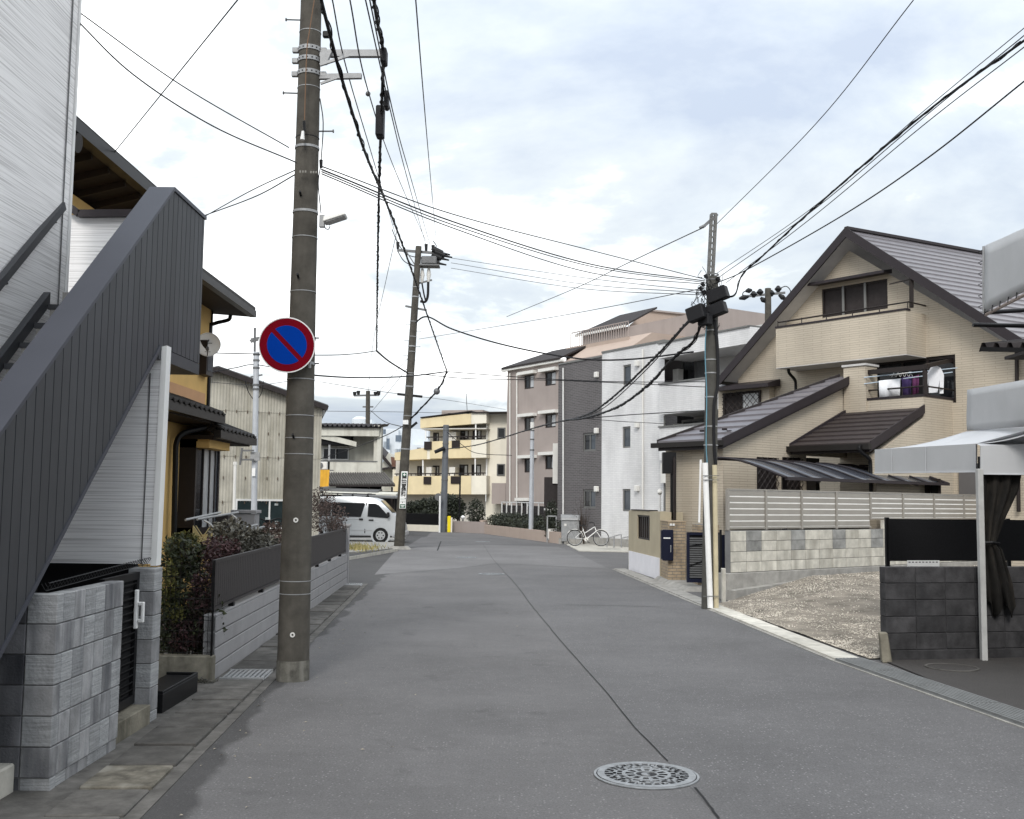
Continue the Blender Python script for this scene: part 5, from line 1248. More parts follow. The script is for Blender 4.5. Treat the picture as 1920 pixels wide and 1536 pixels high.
# ================================================================== far background behind the leaning pole
far = T('white_far_apartments', 'far white apartment block with blue-grey windows left of the leaning pole', 'apartment block', D(730, 960, 130))
FP = Pl((D(700, 940, 130).x, 130), (D(800, 940, 130).x, 130))
def fr_(x0, y0, x1, y1): return rect(FP, x0, y0, x1, y1)
m_farw = mat('far_white_wall', (.60, .64, .68), .8, .05); m_farg = mat('far_window', (.12, .15, .19), .3, .2)
for (a, b_, c, d, o) in ((708, 805, 745, 985, 0), (718, 803, 800, 985, -1.5), (768, 835, 795, 985, .8), (660, 780, 683, 985, -6), (683, 795, 700, 985, -4)):
    u0, u1, z0, z1 = fr_(a, b_, c, d); MB().pb(FP, u0, u1, 0, z1, o - 8, o).build('block_wall_face', m_farw, far)
for (a, b_, c, d) in ((711, 828, 719, 843), (726, 823, 732, 843), (743, 817, 754, 829), (775, 852, 785, 858), (783, 840, 790, 850), (720, 806, 725, 815)):
    u0, u1, z0, z1 = fr_(a, b_, c, d); MB().pb(FP, u0, u1, z0, z1, .8, .86).build('window', m_farg, far)
    MB().pb(FP, u0 - .1, u1 + .1, z0 - .9, z0 - .12, .8, 1.0).build('balcony_front', m_farw, far)
tk = T('roof_tank', 'pale rooftop water tank far behind the corrugated roof', 'tank', D(675, 800, 120))
p = D(675, 790, 120); MB().tube([p + V((0, 0, -3)), p + V((0, 0, .2)), p + V((0, 0, .5))], [.95, .95, .5], 14).build('tank_shell', m_farw, tk, smooth=True)
MB().box(p.x - 1.2, p.x + 1.2, p.y - 1, p.y + 1, 0, p.z - 3).build('tower', m_farw, tk)
sh = T('small_tiled_house', 'small white house with dark tiled gable between van and leaning pole', 'house', D(725, 990, 80))
a = D(712, 852, 80); c = D(745, 888, 80); 
MB().prism([V((a.x, 80, 0)), V((c.x + .4, 80, 0)), V((c.x + .4, 80, c.z)), V(((a.x + c.x) / 2 + .0, 80, a.z + .15)), V((a.x, 80, c.z + .4))], (0, 5, 0)).build('gable_wall', m_old_white, sh)
MB().hexa([D(711, 854, 79.6), D(736, 881, 79.6), D(736, 881, 86), D(711, 854, 86), D(713, 846, 79.6), D(738, 878, 79.6), D(740, 860, 86), D(716, 836, 86)]).build('roof_slope', m_slate, sh)
MB().hexa([D(713, 882, 79), D(752, 876, 79), D(752, 876, 81), D(713, 882, 81), D(713, 879, 79), D(752, 873, 79), D(752, 871, 81), D(713, 877, 81)]).build('lower_eave', m_slate, sh)
for k in range(9): p = D(734 + k * 2.4, 862 + k * .5, 78.6); MB().cyl(p + V((0, 0, .2)), p + V((.1, 0, -.5)), .07, .07, 6).build('roof_tile', mat('red_brown_tile', (.16, .09, .07), .8, .3), sh)
MB().box(D(735, 940, 78.8).x, D(751, 940, 78.8).x, 78.8, 79, 0, D(740, 880, 78.8).z).build('annex_wall', m_yel_b, sh)
# a far pole with crossarms
q = D(689, 960, 75); fp = T('utility_pole', 'distant concrete pole with two crossarms above the corrugated roof', 'utility pole', (q.x, 75, 0))
PF = Pole(fp, (q.x, 75, 0), D(690, 733, 75), .19, .15, m_pole)
MB().beam(D(664, 742, 75), D(711, 741, 75), .12, .12).build('crossarm', m_steel_d, fp)
MB().beam(D(680, 763, 75), D(700, 763, 75), .1, .1).build('crossarm', m_steel_d, fp)
for px, py in ((665, 738), (672, 736), (704, 738), (710, 737)): MB().cyl(D(px, py + 4, 75), D(px, py - 3, 75), .1, .14, 8).build('insulator', m_plas, fp)
# ================================================================== yellow apartments
ya = T('yellow_apartments', 'pale yellow three-storey apartment block with stepped balconies', 'apartment block', D(850, 980, 78))
YP = Pl((D(735, 940, 78.5).x, 78.5), (D(955, 940, 76).x, 76))
def yr(x0, y0, x1, y1, o=0): return rect(YP, x0, y0, x1, y1, o)
def ybox(name, x0, y0, x1, y1, o0, o1, m, par=None, **k):
    u0, u1, z0, z1 = yr(x0, y0, x1, y1, o1); return MB().pb(YP, u0, u1, z0, z1, o0, o1).build(name, m, par or ya, **k)
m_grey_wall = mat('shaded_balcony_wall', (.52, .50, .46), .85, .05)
win_r = [(812, 811, 823, 829), (863, 805, 879, 824), (886, 803, 903, 824), (782, 874, 792, 893), (811, 873, 824, 893), (861, 871, 878, 893), (884, 871, 902, 893)]
holes = [yr(*w) for w in win_r]
uL, uR = YP.uz(806, 830)[0], YP.uz(912, 830)[0]
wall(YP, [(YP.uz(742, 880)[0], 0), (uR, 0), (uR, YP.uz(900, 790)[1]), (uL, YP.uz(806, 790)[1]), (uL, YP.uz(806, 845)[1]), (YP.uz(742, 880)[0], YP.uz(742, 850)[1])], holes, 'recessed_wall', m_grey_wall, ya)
for w, h_ in zip(win_r, holes): window(ya, YP, *h_, m_frame_b, [m_glass, m_curtain] if random.random() < .5 else [m_curtain, m_glass], 2, 1, .1)
# bands: parapet of roof, third floor, second floor (front at o=1.5), each with an ochre part and a cream part
def band(x0, x1, xm, yt0, yb0, yt1, yb1, name):
    for (a, c, m, oo) in ((x0, xm, m_yel_a, 1.5), (xm, x1, m_yel_b, 1.45)):
        f0, f1 = (a - x0) / (x1 - x0), (c - x0) / (x1 - x0)
        za, zb_ = yt0 + (yt1 - yt0) * f0, yb0 + (yb1 - yb0) * f0; zc, zd = yt0 + (yt1 - yt0) * f1, yb0 + (yb1 - yb0) * f1
        A1, B1, C1, D1 = YP.P(a, zb_, oo), YP.P(c, zd, oo), YP.P(c, zc, oo), YP.P(a, za, oo); bk = -YP.n * 1.52
        MB().prism([A1, B1, C1, D1], bk).build(name, m, ya)
band(788, 912, 883, 785, 803, 772, 793, 'roof_parapet')
band(806, 912, 883, 828, 860, 824, 858, 'third_floor_parapet')
band(740, 806, 800, 849, 863, 838, 861, 'terrace_parapet')
band(738, 912, 883, 893, 927, 892, 927, 'second_floor_parapet')
MB().prism([YP.P(788, 784, 1.6), YP.P(884, 771.5, 1.6), YP.P(884, 770, 1.6), YP.P(788, 782, 1.6)], -YP.n * 3).build('roof_coping', m_frame_b, ya)
ybox('end_wall', 912, 773, 960, 990, -6, .6, m_yel_b)
ybox('end_coping', 884, 772, 960, 774, -6, 1.6, m_frame_b)
ybox('penthouse', 828, 769, 905, 780, -6, -3, m_tan)
for w in ((933, 802, 948, 822), (932, 870, 947, 892)):
    u0, u1, z0, z1 = yr(*w, .6); window(ya, YP, u0, u1, z0, z1, m_frame_g, m_glass, 1, 1, .08, o=.66, rec=.05)
for y0 in (818, 887):      # rails and slim white posts on the balconies
    for x0, x1 in (((800, 911),) if y0 == 818 else ((740, 911),)):
        MB().beam(YP.P(x0, y0 + 2, 1.4), YP.P(x1, y0, 1.4), .06, .08).build('balcony_rail', m_frame_b, ya)
        for x in range(x0 + 4, x1, 9): MB().beam(YP.P(x, y0 + 1, 1.4), YP.P(x, y0 + 6, 1.4), .05, .05).build('rail_post', m_frame_b, ya)
for x, y0, y1 in ((798, 800, 824), (892, 792, 824), (793, 862, 893), (891, 860, 893)): MB().beam(YP.P(x, y0, 1.35), YP.P(x, y1, 1.35), .09, .09, V((0, 1, 0))).build('slim_post', m_white, ya)
for x0, y0, x1, y1 in ((847, 826, 862, 840), (795, 828, 809, 843), (794, 894, 808, 908), (845, 893, 862, 907)): ybox('glazed_balcony_panel', x0, y0, x1, y1, 1.52, 1.58, m_frame_b)
for x0, y0, x1, y1 in ((841, 810, 855, 828), (842, 876, 853, 894), (799, 876, 809, 893)): ybox('partition_screen', x0, y0, x1, y1, .1, .9, m_ac)
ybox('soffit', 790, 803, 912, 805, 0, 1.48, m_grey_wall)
ybox('utility_box', 922, 906, 948, 945, .7, 1.6, m_tan)
MB().tube([YP.P(913, 795, .8), YP.P(913, 920, .8)], .05, 6).build('downpipe', m_ac, ya)
MB().tube([YP.P(874, 738, -2), YP.P(876, 772, -2)], .025, 4).build('antenna', m_steel_d, ya)
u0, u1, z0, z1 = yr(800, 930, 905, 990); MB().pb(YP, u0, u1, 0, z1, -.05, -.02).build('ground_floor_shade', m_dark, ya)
# hedges, railings and low walls before the apartments
def hedge(name, label, cells, m, n, size, cat='hedge'):
    c0 = V(cells[0][0]); rt = T(name, label, cat, (c0.x, c0.y, 0)); b = MB(); tot = sum(r[0] * r[2] for _, r in cells)
    for c, r in cells: leaves(b, c, r, int(n * r[0] * r[2] / tot), size, .5)
    b.build('foliage', m, rt)
    s = MB()
    for c, r in cells: s.tube([(c[0], c[1], 0), (c[0] + .1, c[1], c[2] * .6), (c[0], c[1], c[2] + r[2] * .5)], [.06, .05, .02], 5)
    s.build('trunk', m_bark, rt); return rt
hedge('round_tree_hedge', 'dark rounded evergreen hedge before the yellow apartments', [ell(785, 954, 67, .95, 1, .5), ell(810, 951, 67, 1.0, 1, .58), ell(836, 947, 66.5, .9, 1, .68), ell(856, 953, 67, .6, .8, .6), ell(770, 960, 67, .7, .8, .42), ell(825, 964, 66, 1.5, .8, .4)], m_leaf_d, 7000, .19)
fa = T('dark_railing', 'dark slatted railing on the cream wall before the hedge', 'railing', D(795, 985, 64.5))
RP = Pl((D(756, 940, 64.5).x, 64.5), (D(826, 940, 63).x, 63))
u0, u1, z0, z1 = rect(RP, 757, 963, 824, 984)
MB().pb(RP, 0, RP.L, z1 - .05, z1, -.02, .02).build('top_rail', m_black, fa); MB().pb(RP, 0, RP.L, z0, z0 + .04, -.02, .02).build('bottom_rail', m_black, fa)
n = 46
for k in range(n): u = RP.L * (k + .5) / n; MB().pb(RP, u - .018, u + .018, z0 + .04, z1 - .05, -.01, .01).build('bar', m_black, fa)
MB().pb(RP, 0, RP.L, z0, z1, -.04, -.03).build('backing', m_dark, fa)
tag(MB().pb(RP, 0, RP.L + .1, 0, z0 - .004, -.15, .1).build('cream_low_wall', m_yel_b), 'cream low wall under the dark railing across the junction', 'wall')
tw = Pl((D(840, 940, 63).x, 63), (D(910, 940, 60.5).x, 60.5))
u0, u1, z0, z1 = rect(tw, 848, 978, 905, 999)
tag(MB().pb(tw, 0, tw.L, 0, z1, -.2, 0).build('taupe_low_wall', m_tan), 'taupe low wall right of the yellow bollard', 'wall')
TWp = Pl((D(905, 940, 61).x, 61), (D(1050, 940, 47.5).x, 47.5))
tag(MB().pb(TWp, 0, TWp.L, 0, .50, -.25, 0).build('planter_wall', m_tan2), 'long tan planter wall below the clipped hedge', 'wall')
tag(MB().pb(TWp, -.25, 0, 0, .75, -.3, .1).build('planter_pier', m_tan2), 'short pier ending the tan planter wall', 'pier')
cells = []
for k in range(14):
    p = TWp.w(.4 + k * TWp.L / 14.6, .72 + random.uniform(-.08, .12), -.75); cells.append(((p.x, p.y, p.z), (.75, .5, .42)))
hedge('clipped_hedge', 'clipped dark hedge along the tan planter wall', cells, m_leaf_d, 7000, .13)
fn = T('grid_fence', 'pale grid fence with white posts behind the clipped hedge', 'fence', D(970, 990, 56))
TF = TWp.off(-1.4); zt_ = TF.uz(960, 941)[1]
for k in range(15): u = -1 + k * (TF.L + 1) / 14.5; MB().pb(TF, u, u + .06, 0, zt_, -.03, .03).build('post', m_frame_w, fn)
MB().pb(TF, -1, TF.L, zt_ - .05, zt_, -.02, .02).build('top_rail', m_frame_w, fn)
for k in range(8): MB().pb(TF, -1, TF.L, .5 + k * (zt_ - .6) / 8, .53 + k * (zt_ - .6) / 8, -.045, -.035).build('slat', m_slate, fn)
MB().pb(TF, -1, TF.L, .3, zt_ - .2, -.08, -.06).build('screen', m_slate, fn)
hedge('entrance_shrub', 'small reddish shrub at the apartment entrance', [ell(893, 962, 66, .55, .5, .9), ell(900, 985, 66, .5, .5, .5)], m_leaf_d, 1500, .14, cat='shrub')
hedge('gate_hedge', 'tall narrow hedge at the right end of the planter wall', [ell(1038, 990, 49.5, .45, .45, .8), ell(1034, 965, 49.8, .3, .4, .7)], m_leaf_d, 2200, .1)
# grey steel pole, yellow bollard, mirror post, dark lamp
q = D(831, 998, 62.3); g3 = T('utility_pole', 'thick smooth grey steel pole beside the yellow bollard', 'utility pole', (q.x, 62.3, 0))
P3 = Pole(g3, (q.x, 62.3, 0), D(836.5, 797, 62.3), .20, .165, mat('grey_painted_steel', (.13, .14, .155), .5, .1, metal=.2))
for py in (800, 806, 832, 842, 858, 900): P3.strap(D(835, py, 62.3).z, .07, .02, m_steel_d)
MB().cyl(D(815, 848, 62), D(834, 840, 62), .1, .12, 8).build('splice_case', m_black_rub, g3)
bl = T('yellow_bollard', 'yellow guard board beside the grey steel pole', 'bollard', D(843, 997, 62))
p, q = D(838.5, 996, 62), D(848, 968, 62); MB().box(p.x, q.x - .08, 62, 62.12, 0, q.z).build('board', m_yellow, bl, bevel=.02); MB().box(q.x - .075, q.x, 62, 62.3, 0, q.z - .08).build('side_plate', m_yel_b, bl)
mp_ = T('mirror_post', 'slim white post with round mirror left of the grey steel pole', 'mirror post', D(825, 998, 61.5))
p = D(824, 998, 61.5); MB().tube([(p.x, p.y, 0), D(825, 930, 61.5)], .05, 8).build('post', m_white, mp_); MB().disc(D(822, 932, 61.6), (.1, -1, 0), 0, .22, .03, 20).build('mirror', m_steel_d, mp_)
dl = T('garden_lamp', 'slim dark lamp post before the yellow apartments', 'lamp post', D(863, 985, 64))
p = D(861, 978, 64); MB().tube([(p.x, p.y, 0), D(863, 890, 64)], .05, 8).build('post', m_black, dl); MB().cyl(D(863, 892, 64), D(863, 886, 64), .11, .08, 8).build('lamp_head', m_black, dl)
wl_ = T('ball_lamp', 'small white globe lamp on the taupe wall', 'lamp', D(868, 972, 63.2)); p = D(868, 970, 63.2)
MB().tube([p + V((0, 0, -.12)), p + V((0, 0, -.06)), p, p + V((0, 0, .06)), p + V((0, 0, .11))], [.04, .1, .13, .1, .03], 12).build('globe', m_white, wl_, smooth=True); MB().cyl(p + V((0, 0, -.4)), p + V((0, 0, -.12)), .05, .05, 8).build('stem', m_steel_d, wl_)
q = D(995.5, 1012, 52.2); g4 = T('utility_pole', 'slim pale grey pole before the taupe apartment building', 'utility pole', (q.x, 52.2, 0))
P4 = Pole(g4, (q.x, 52.2, 0), D(998, 808, 52.2), .125, .09, mat('pale_galvanised', ()))
for py in (795, 812, 832): P4.strap(D(997, py + 12, 52.2).z, .06, .02, m_steel_d)
MB().cyl(D(998, 808, 52.2), D(998, 792, 52.2), .10, .10, 10).build('cap', m_ac, g4)
# ================================================================== taupe apartment building
tb = T('taupe_apartments', 'taupe multi-storey apartment building with stepped dark roofs', 'apartment block', D(1050, 980, 72))
dA = V((-.545, .839, 0)); A0 = D(1052, 940, 68)
TP = Pl((A0.x, 68), (A0.x + dA.x * 8, 68 + dA.y * 8))
uE = TP.uz(951, 800)[0]
wins = []
for yb in (705, 784, 862):
    for (x0, x1) in ((983, 1001), (1022, 1042)):
        dy_ = 6 if x0 < 1000 else 0
        wins.append(rect(TP, x0, yb - 8 + dy_, x1, yb + 18 + dy_))
wins.append(rect(TP, 978, 940, 992, 956))
zt0 = TP.uz(1050, 676)[1]
wall(TP, [(-7, 0), (uE, 0), (uE, zt0 - .1), (-7, zt0 - .1)], wins, 'facade', m_tan, tb)
for w in wins:
    window(tb, TP, *w, m_frame_b, [m_curtain, m_glass], 2, 1, .09, rec=.1)
    MB().pb(TP, w[0] - .35, w[1] + .35, w[3] + .02, w[3] + .22, 0, .35).build('window_hood', m_ac, tb)
MB().prism([TP.w(uE, 0, 0), TP.w(uE, zt0 - .1, 0), TP.w(uE, zt0 - .1, -6), TP.w(uE, 0, -6)], TP.u * .05).build('end_wall', m_tan, tb)
MB().pb(TP, -.2, uE + .5, zt0 - .12, zt0 + .05, 0, .25).build('eave_fascia', m_ac, tb)
R0, R1 = TP.P(950, 697, .3), TP.P(1052, 676, .3)
r2a, r2b = D(1012, 658, 72), D(1100, 645, 69.5)
zr_ = zt0 + .02
def TPz(u, z, o): return TP.w(u, z, o)
zri = 1.9 + (941 - 653) * 70.5 / 2000
MB().hexa([TPz(-.1, zr_, .3), TPz(uE + .4, zr_, .3), TPz(uE - 2.2, zri, -2.2), TPz(-.1, zri, -2.2), TPz(-.1, zr_ + .12, .3), TPz(uE + .4, zr_ + .12, .3), TPz(uE - 2.2, zri + .12, -2.2), TPz(-.1, zri + .12, -2.2)]).build('lower_roof_slope', m_slate, tb)
zq = zri
MB().prism([TPz(-.12, zt0 - .2, 0), TPz(-.12, zq + .1, -2.3), TPz(-.12, zq + .1, -8), TPz(-.12, zt0 - .2, -8)], -TP.u * 6).build('stepped_gable', m_tan2, tb)
for x in (956, 969): MB().tube([TP.P(x, 700, .08), TP.P(x, 960, .08)], .05, 6).build('downpipe', m_ac, tb)
# upper storeys set back: roof terrace rail and top block
TU = TP.off(-5.0)
u_a, u_b = TU.uz(1092, 640)[0], TU.uz(1175, 640)[0]
zt1 = TU.uz(1175, 613)[1]; zb1 = zri - .3
MB().pb(TU, u_b - 9, u_a, zb1 - 2, zt1, -6, 0).build('top_storey', m_tan, tb)
za2 = zt1 + 1.45
MB().hexa([TU.w(u_b - .3, zt1, .3), TU.w(u_a + .4, zt1, .3), TU.w(u_a - 1.2, za2, -2.4), TU.w(u_b - .3, za2, -2.4), TU.w(u_b - .3, zt1 + .12, .3), TU.w(u_a + .4, zt1 + .12, .3), TU.w(u_a - 1.2, za2 + .12, -2.4), TU.w(u_b - .3, za2 + .12, -2.4)]).build('upper_roof_slope', m_slate, tb)
MB().beam(TU.w(u_b - .3, zt1, .34), TU.w(u_a + .4, zt1, .34), .08, .14).build('upper_gutter', m_ac, tb)
tbk = [D(1180, 610, 74), D(1213, 583, 74.5), D(1440, 607, 80), D(1440, 720, 80), D(1180, 720, 74)]
MB().prism(tbk, (1.2, 5, 0)).build('end_gable', m_tan2, tb)
MB().beam(tbk[1] + V((0, -.05, .05)), tbk[2] + V((0, -.05, .05)), .2, .12).build('ridge_flashing', m_tan, tb)
MB().box(D(1265, 940, 72).x, D(1420, 940, 72).x, 72, 72.4, D(1300, 628, 72).z, D(1300, 617, 72).z).build('walkway_slab', m_tan, tb)
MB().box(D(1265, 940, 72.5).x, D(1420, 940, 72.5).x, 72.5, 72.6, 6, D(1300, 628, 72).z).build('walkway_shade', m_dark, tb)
MB().box(D(1340, 940, 71.9).x, D(1366, 940, 71.9).x, 71.7, 71.9, D(1300, 628, 72).z, D(1300, 620, 72).z).build('pale_panel', m_ac, tb)
TR = TP.off(-1.8); zrl = TR.uz(1120, 642)[1]
u_a2, u_b2 = TR.uz(1070, 640)[0], TR.uz(1178, 640)[0]
MB().pb(TR, u_b2, u_a2 + .5, zrl - 2, zrl, -.1, 0).build('terrace_parapet', m_tan2, tb)
MB().beam(TR.w(u_b2, zrl + .95, 0), TR.w(u_a2, zrl + .95, 0), .06, .06).build('terrace_rail', m_tan, tb)
for k in range(26): u = u_b2 + (u_a2 - u_b2) * k / 25; MB().pb(TR, u - .02, u + .02, zrl, zrl + .9, -.02, .02).build('baluster', m_tan, tb)
# ================================================================== charcoal and white tiled building
cw = T('tiled_flats', 'three-storey flats faced half in charcoal and half in white tile', 'apartment block', D(1140, 1020, 48))
CP = Pl((3.86, 46.0), (3.86 - .51 * 5, 46.0 + .86 * 5))
uD = CP.uz(1046, 850)[0]; uW = CP.uz(1246, 850)[0]; u0_ = CP.uz(1128, 850)[0]
zD = CP.uz(1090, 677)[1]; zW = CP.uz(1128, 663)[1]
dw = [rect(CP, 1093, 812, 1117, 846), rect(CP, 1093, 918, 1117, 953)]
ww = [rect(CP, 1168, 684, 1183, 722), rect(CP, 1167, 800, 1182, 840), rect(CP, 1167, 917, 1182, 959)]
wall(CP, [(u0_, 0), (uD, 0), (uD, zD), (u0_, zD)], dw, 'charcoal_wall', m_tile_d, cw)
wall(CP, [(uW, 0), (u0_, 0), (u0_, zW), (uW, zW)], ww, 'white_wall', m_tile_w, cw)
for w in dw: window(cw, CP, *w, m_frame_g, [m_glass_b, m_glass], 2, 1, .08, rec=.09)
for w in ww: window(cw, CP, *w, m_frame_g, m_glass_b, 1, 1, .07, rec=.09)
MB().pb(CP, u0_, uD, zD, zD + .07, -.3, .04).build('coping', m_frame_g, cw)
MB().pb(CP, uW, u0_, zW, zW + .08, -.3, .04).build('coping', m_frame_g, cw)
MB().pb(CP, uD - .01, uD + .004, 0, zD, -7, 0).build('return_wall', m_tile_d, cw)
MB().pb(CP, uW, uD, zD - .25, zD - .15, -7, -.3).build('flat_roof', m_slate, cw)
for (x, y) in ((1121, 703), (1121, 808), (1121, 917), (1197, 797), (1197, 916), (1197, 682)):
    u, z = CP.uz(x, y); MB().pb(CP, u - .1, u + .1, z - .12, z + .12, 0, .16).build('vent_hood', m_ac, cw, bevel=.02)
for x, y0, y1, m in ((1056, 690, 1010, m_frame_w), (1205, 655, 1005, m_ac), (1246, 780, 1000, m_frame_g)): MB().tube([CP.P(x, y0, .05), CP.P(x, y1, .05)], .04, 8).build('downpipe', m, cw)
MB().pb(CP, uW, uD, 0, .35, 0, .03).build('base_course', m_conc, cw)
# balconies at the right end
CB = CP
zs = [CB.uz(1290, 782)[1], CB.uz(1290, 695 + 25)[1]]
uX = CP.uz(1420, 850)[0]
MB().pb(CP, uX, uW, 0, zW + .3, -1.6, -1.5).build('balcony_back_wall', m_soffit, cw)
for (yt, yb) in ((718, 775), (800, 862)):
    z1, z0 = CP.uz(1280, yt)[1], CP.uz(1280, yb)[1]
    MB().pb(CP, uX, uW + .02, z0, z1, -.15, .25).build('balcony_front', m_tile_w, cw); MB().pb(CP, uX, uW + .05, z1, z1 + .06, -.2, .3).build('balcony_coping', m_frame_g, cw)
    MB().pb(CP, uX, uW, z0, z0 + .12, -1.5, -.16).build('balcony_slab', m_soffit, cw)
z1, z0 = CP.uz(1280, 640)[1], CP.uz(1280, 668)[1]
MB().pb(CP, uX, uW + .02, z0, z1, -1.5, .3).build('roof_canopy', m_tile_w, cw); MB().pb(CP, uX, uW + .05, z1, z1 + .06, -1.5, .35).build('roof_coping', m_frame_g, cw)
for (x0, y0, x1, y1) in ((1279, 672, 1330, 718), (1279, 786, 1330, 803)):
    w = rect(CP, x0, y0, x1, y1, -1.4); window(cw, CP, *w, m_frame_g, [m_steel_d, m_glass], 2, 1, .08, o=-1.42, rec=0)
for (x, y) in ((1266, 705), (1266, 808)):
    w = rect(CP, x - 5, y - 13, x + 5, y + 12, -1.0); MB().pb(CP, *w, -1.3, -1.0).build('water_heater', m_ac, cw, bevel=.02)
w = rect(CP, 1246, 868, 1260, 906); MB().pb(CP, *w, 0, .2).build('meter_box', m_ac, cw)
# stainless bin, planter border, bicycle, racks, pad
tag(MB().add([V((p.x, p.y, z)) for z in (.0, .03) for p in (G(1062, 1022), G(1085, 1034), G(1182, 1036), G(1190, 1018), G(1110, 1015))], [(5, 6, 7, 8, 9), (0, 1, 6, 5), (1, 2, 7, 6), (2, 3, 8, 7), (3, 4, 9, 8), (4, 0, 5, 9)]).build('concrete_pad', m_conc_light), 'pale concrete forecourt pad under the white bicycle', 'pad')
for px in (1132, 1152): p = G(px, 1031); tag(MB().disc((p.x, p.y, .031), (0, 0, 1), 0, .28, .004, 24).build('inspection_lid', m_conc), 'left inspection lid in the pale forecourt pad' if px == 1132 else 'right inspection lid in the pale forecourt pad', 'lid')
bn = T('refuse_box', 'stainless refuse box with curved lid against the charcoal wall', 'refuse box', D(1078, 1010, 47))
p, q = D(1053, 1012, 47.2), D(1086, 976, 47.2)
MB().box(p.x, q.x, 47.0, 47.7, .12, 1.05).build('cabinet', m_steel, bn, bevel=.02)
lid = MB(); lid.prism([V((p.x - .03, 46.95, 1.055)), V((p.x - .03, 46.97, 1.16)), V((p.x - .03, 47.1, 1.27)), V((p.x - .03, 47.72, 1.30)), V((p.x - .03, 47.72, 1.055))], (q.x - p.x + .06, 0, 0)); lid.build('lid', m_steel, bn)
MB().box(p.x + .1, p.x + .2, 46.97, 47.0, .8, .9).build('lock', m_ac, bn)
for x in (p.x + .06, q.x - .06): MB().box(x - .03, x + .03, 47.1, 47.6, 0, .12).build('foot', m_steel_d, bn)
rx = q.x + .5
tag(MB().box(q.x + .06, q.x + .55, 47.2, 47.9, .03, 1.25).build('brown_cabinet', mat('brown_metal', (.06, .045, .04), .5), bevel=.02), 'dark brown cabinet right of the stainless refuse box', 'cabinet')
shrub('bare_shrub', 'bare thin-stemmed shrub by the refuse box', [ell(1092, 955, 46.9, .5, .4, .8)], m_leaf_b, 60, .06, stems=14, twiggy=40)
gf = T('garden_gate_frame', 'small steel framed gate at the flats entrance', 'gate', D(1033, 1005, 49)); p, q = D(1026, 1000, 49), D(1043, 968, 49)
MB().beam((p.x, 49, 0), (p.x, 49, q.z), .06, .06, V((0, 1, 0))).beam((q.x, 49, 0), (q.x, 49, q.z), .06, .06, V((0, 1, 0))).beam((p.x, 49, q.z), (q.x, 49, q.z), .06, .06).beam((p.x, 49, .15), (q.x, 49, .15), .06, .06).build('frame', m_steel, gf)
MB().box(p.x + .03, q.x - .03, 48.99, 49.01, .1, .62).build('lower_panel', m_ac, gf)
cbn = T('entrance_slab_screen', 'dark grey slab screen beside the flats entrance', 'screen', D(1032, 990, 50.5)); p, q = D(1020, 953, 50.5), D(1046, 895, 50.5)
MB().box(p.x, q.x, 50.5, 50.6, p.z, q.z).build('panel', m_slate, cbn); MB().box(p.x + .15, q.x, 50.35, 50.7, p.z - .1, p.z - .004).build('ledge', m_ac, cbn)
MB().box(q.x - .25, q.x, 50.4, 50.45, q.z - .3, q.z + 1.6).build('white_strip', m_ac, cbn); MB().box(p.x, p.x + .08, 50.5, 50.6, 0, p.z - .1).build('leg', m_slate, cbn); MB().box(q.x - .08, q.x, 50.5, 50.6, 0, p.z - .1).build('leg', m_slate, cbn)
edge = T('block_edging', 'low pale block edging beside the bicycle', 'edging', D(1075, 1020, 46.2))
for k in range(9): p = D(1050 + k * 5.0, 1012 + k * 1.6, 47.4 - k * .16); MB().box(p.x - .055, p.x + .055, p.y - .06, p.y + .06, 0, .26).build('edging_block', m_conc, edge)
bk = T('bicycle', 'white city bicycle parked before the charcoal wall', 'bicycle', D(1100, 1024, 46.1))
gz = .03; c1 = D(1078, 1006, 44.9); c2 = D(1127, 1005, 44.9); c1.z = c2.z = gz + .335; yy = 44.9; c1.y = c2.y = yy
for c in (c1, c2):
    w = MB().ring(c, (0, 1, 0), .32, .017, 36, 6).build('wheel', m_tyre, bk, smooth=True); MB().ring(c, (0, 1, 0), .30, .010, 36, 6).build('rim', m_rim, w, smooth=True)
    s = MB()
    for k in range(18): t = k * math.pi / 9; s.tube([c, c + V((math.cos(t) * .3, 0, math.sin(t) * .3))], .0018, 3)
    s.build('spokes', m_rim, w); MB().cyl(c + V((0, -.04, 0)), c + V((0, .04, 0)), .025, .025, 10).build('hub', m_steel, w)
BB = V((c1.x + .47, yy, gz + .28)); ST = V((c1.x + .33, yy, gz + .72)); HT = V((c2.x - .27, yy, gz + .80)); HB = V((c2.x - .20, yy, gz + .62))
fm = MB(); 
for a, c, r in ((BB, ST, .016), (BB, HB, .020), (ST.lerp(BB, .45), HT, .016), (BB, c1, .012), (ST.lerp(BB, .15), c1, .010), (HT, HB, .02)): fm.tube([a, c], r, 8)
fm.build('frame', m_white, bk, smooth=True)
MB().tube(spline([HB, c2 + V((-.08, 0, .12)), c2], 5), .014, 8).build('fork', m_white, bk, smooth=True)
MB().tube([ST, ST + V((-.02, 0, .10))], .012, 6).build('seat_post', m_steel, bk)
MB().hexa([ST + V((-.16, -.08, .10)), ST + V((.12, -.03, .11)), ST + V((.12, .03, .11)), ST + V((-.16, .08, .10)), ST + V((-.16, -.08, .16)), ST + V((.12, -.02, .15)), ST + V((.12, .02, .15)), ST + V((-.16, .08, .16))]).build('saddle', m_plas, bk, bevel=.015)
MB().tube([HT, HT + V((-.03, 0, .14))], .012, 6).tube(spline([HT + V((-.22, -.28, .17)), HT + V((-.05, -.22, .18)), HT + V((-.03, 0, .14)), HT + V((-.05, .22, .18)), HT + V((-.22, .28, .17))], 5), .011, 6).build('handlebar', m_plas, bk)
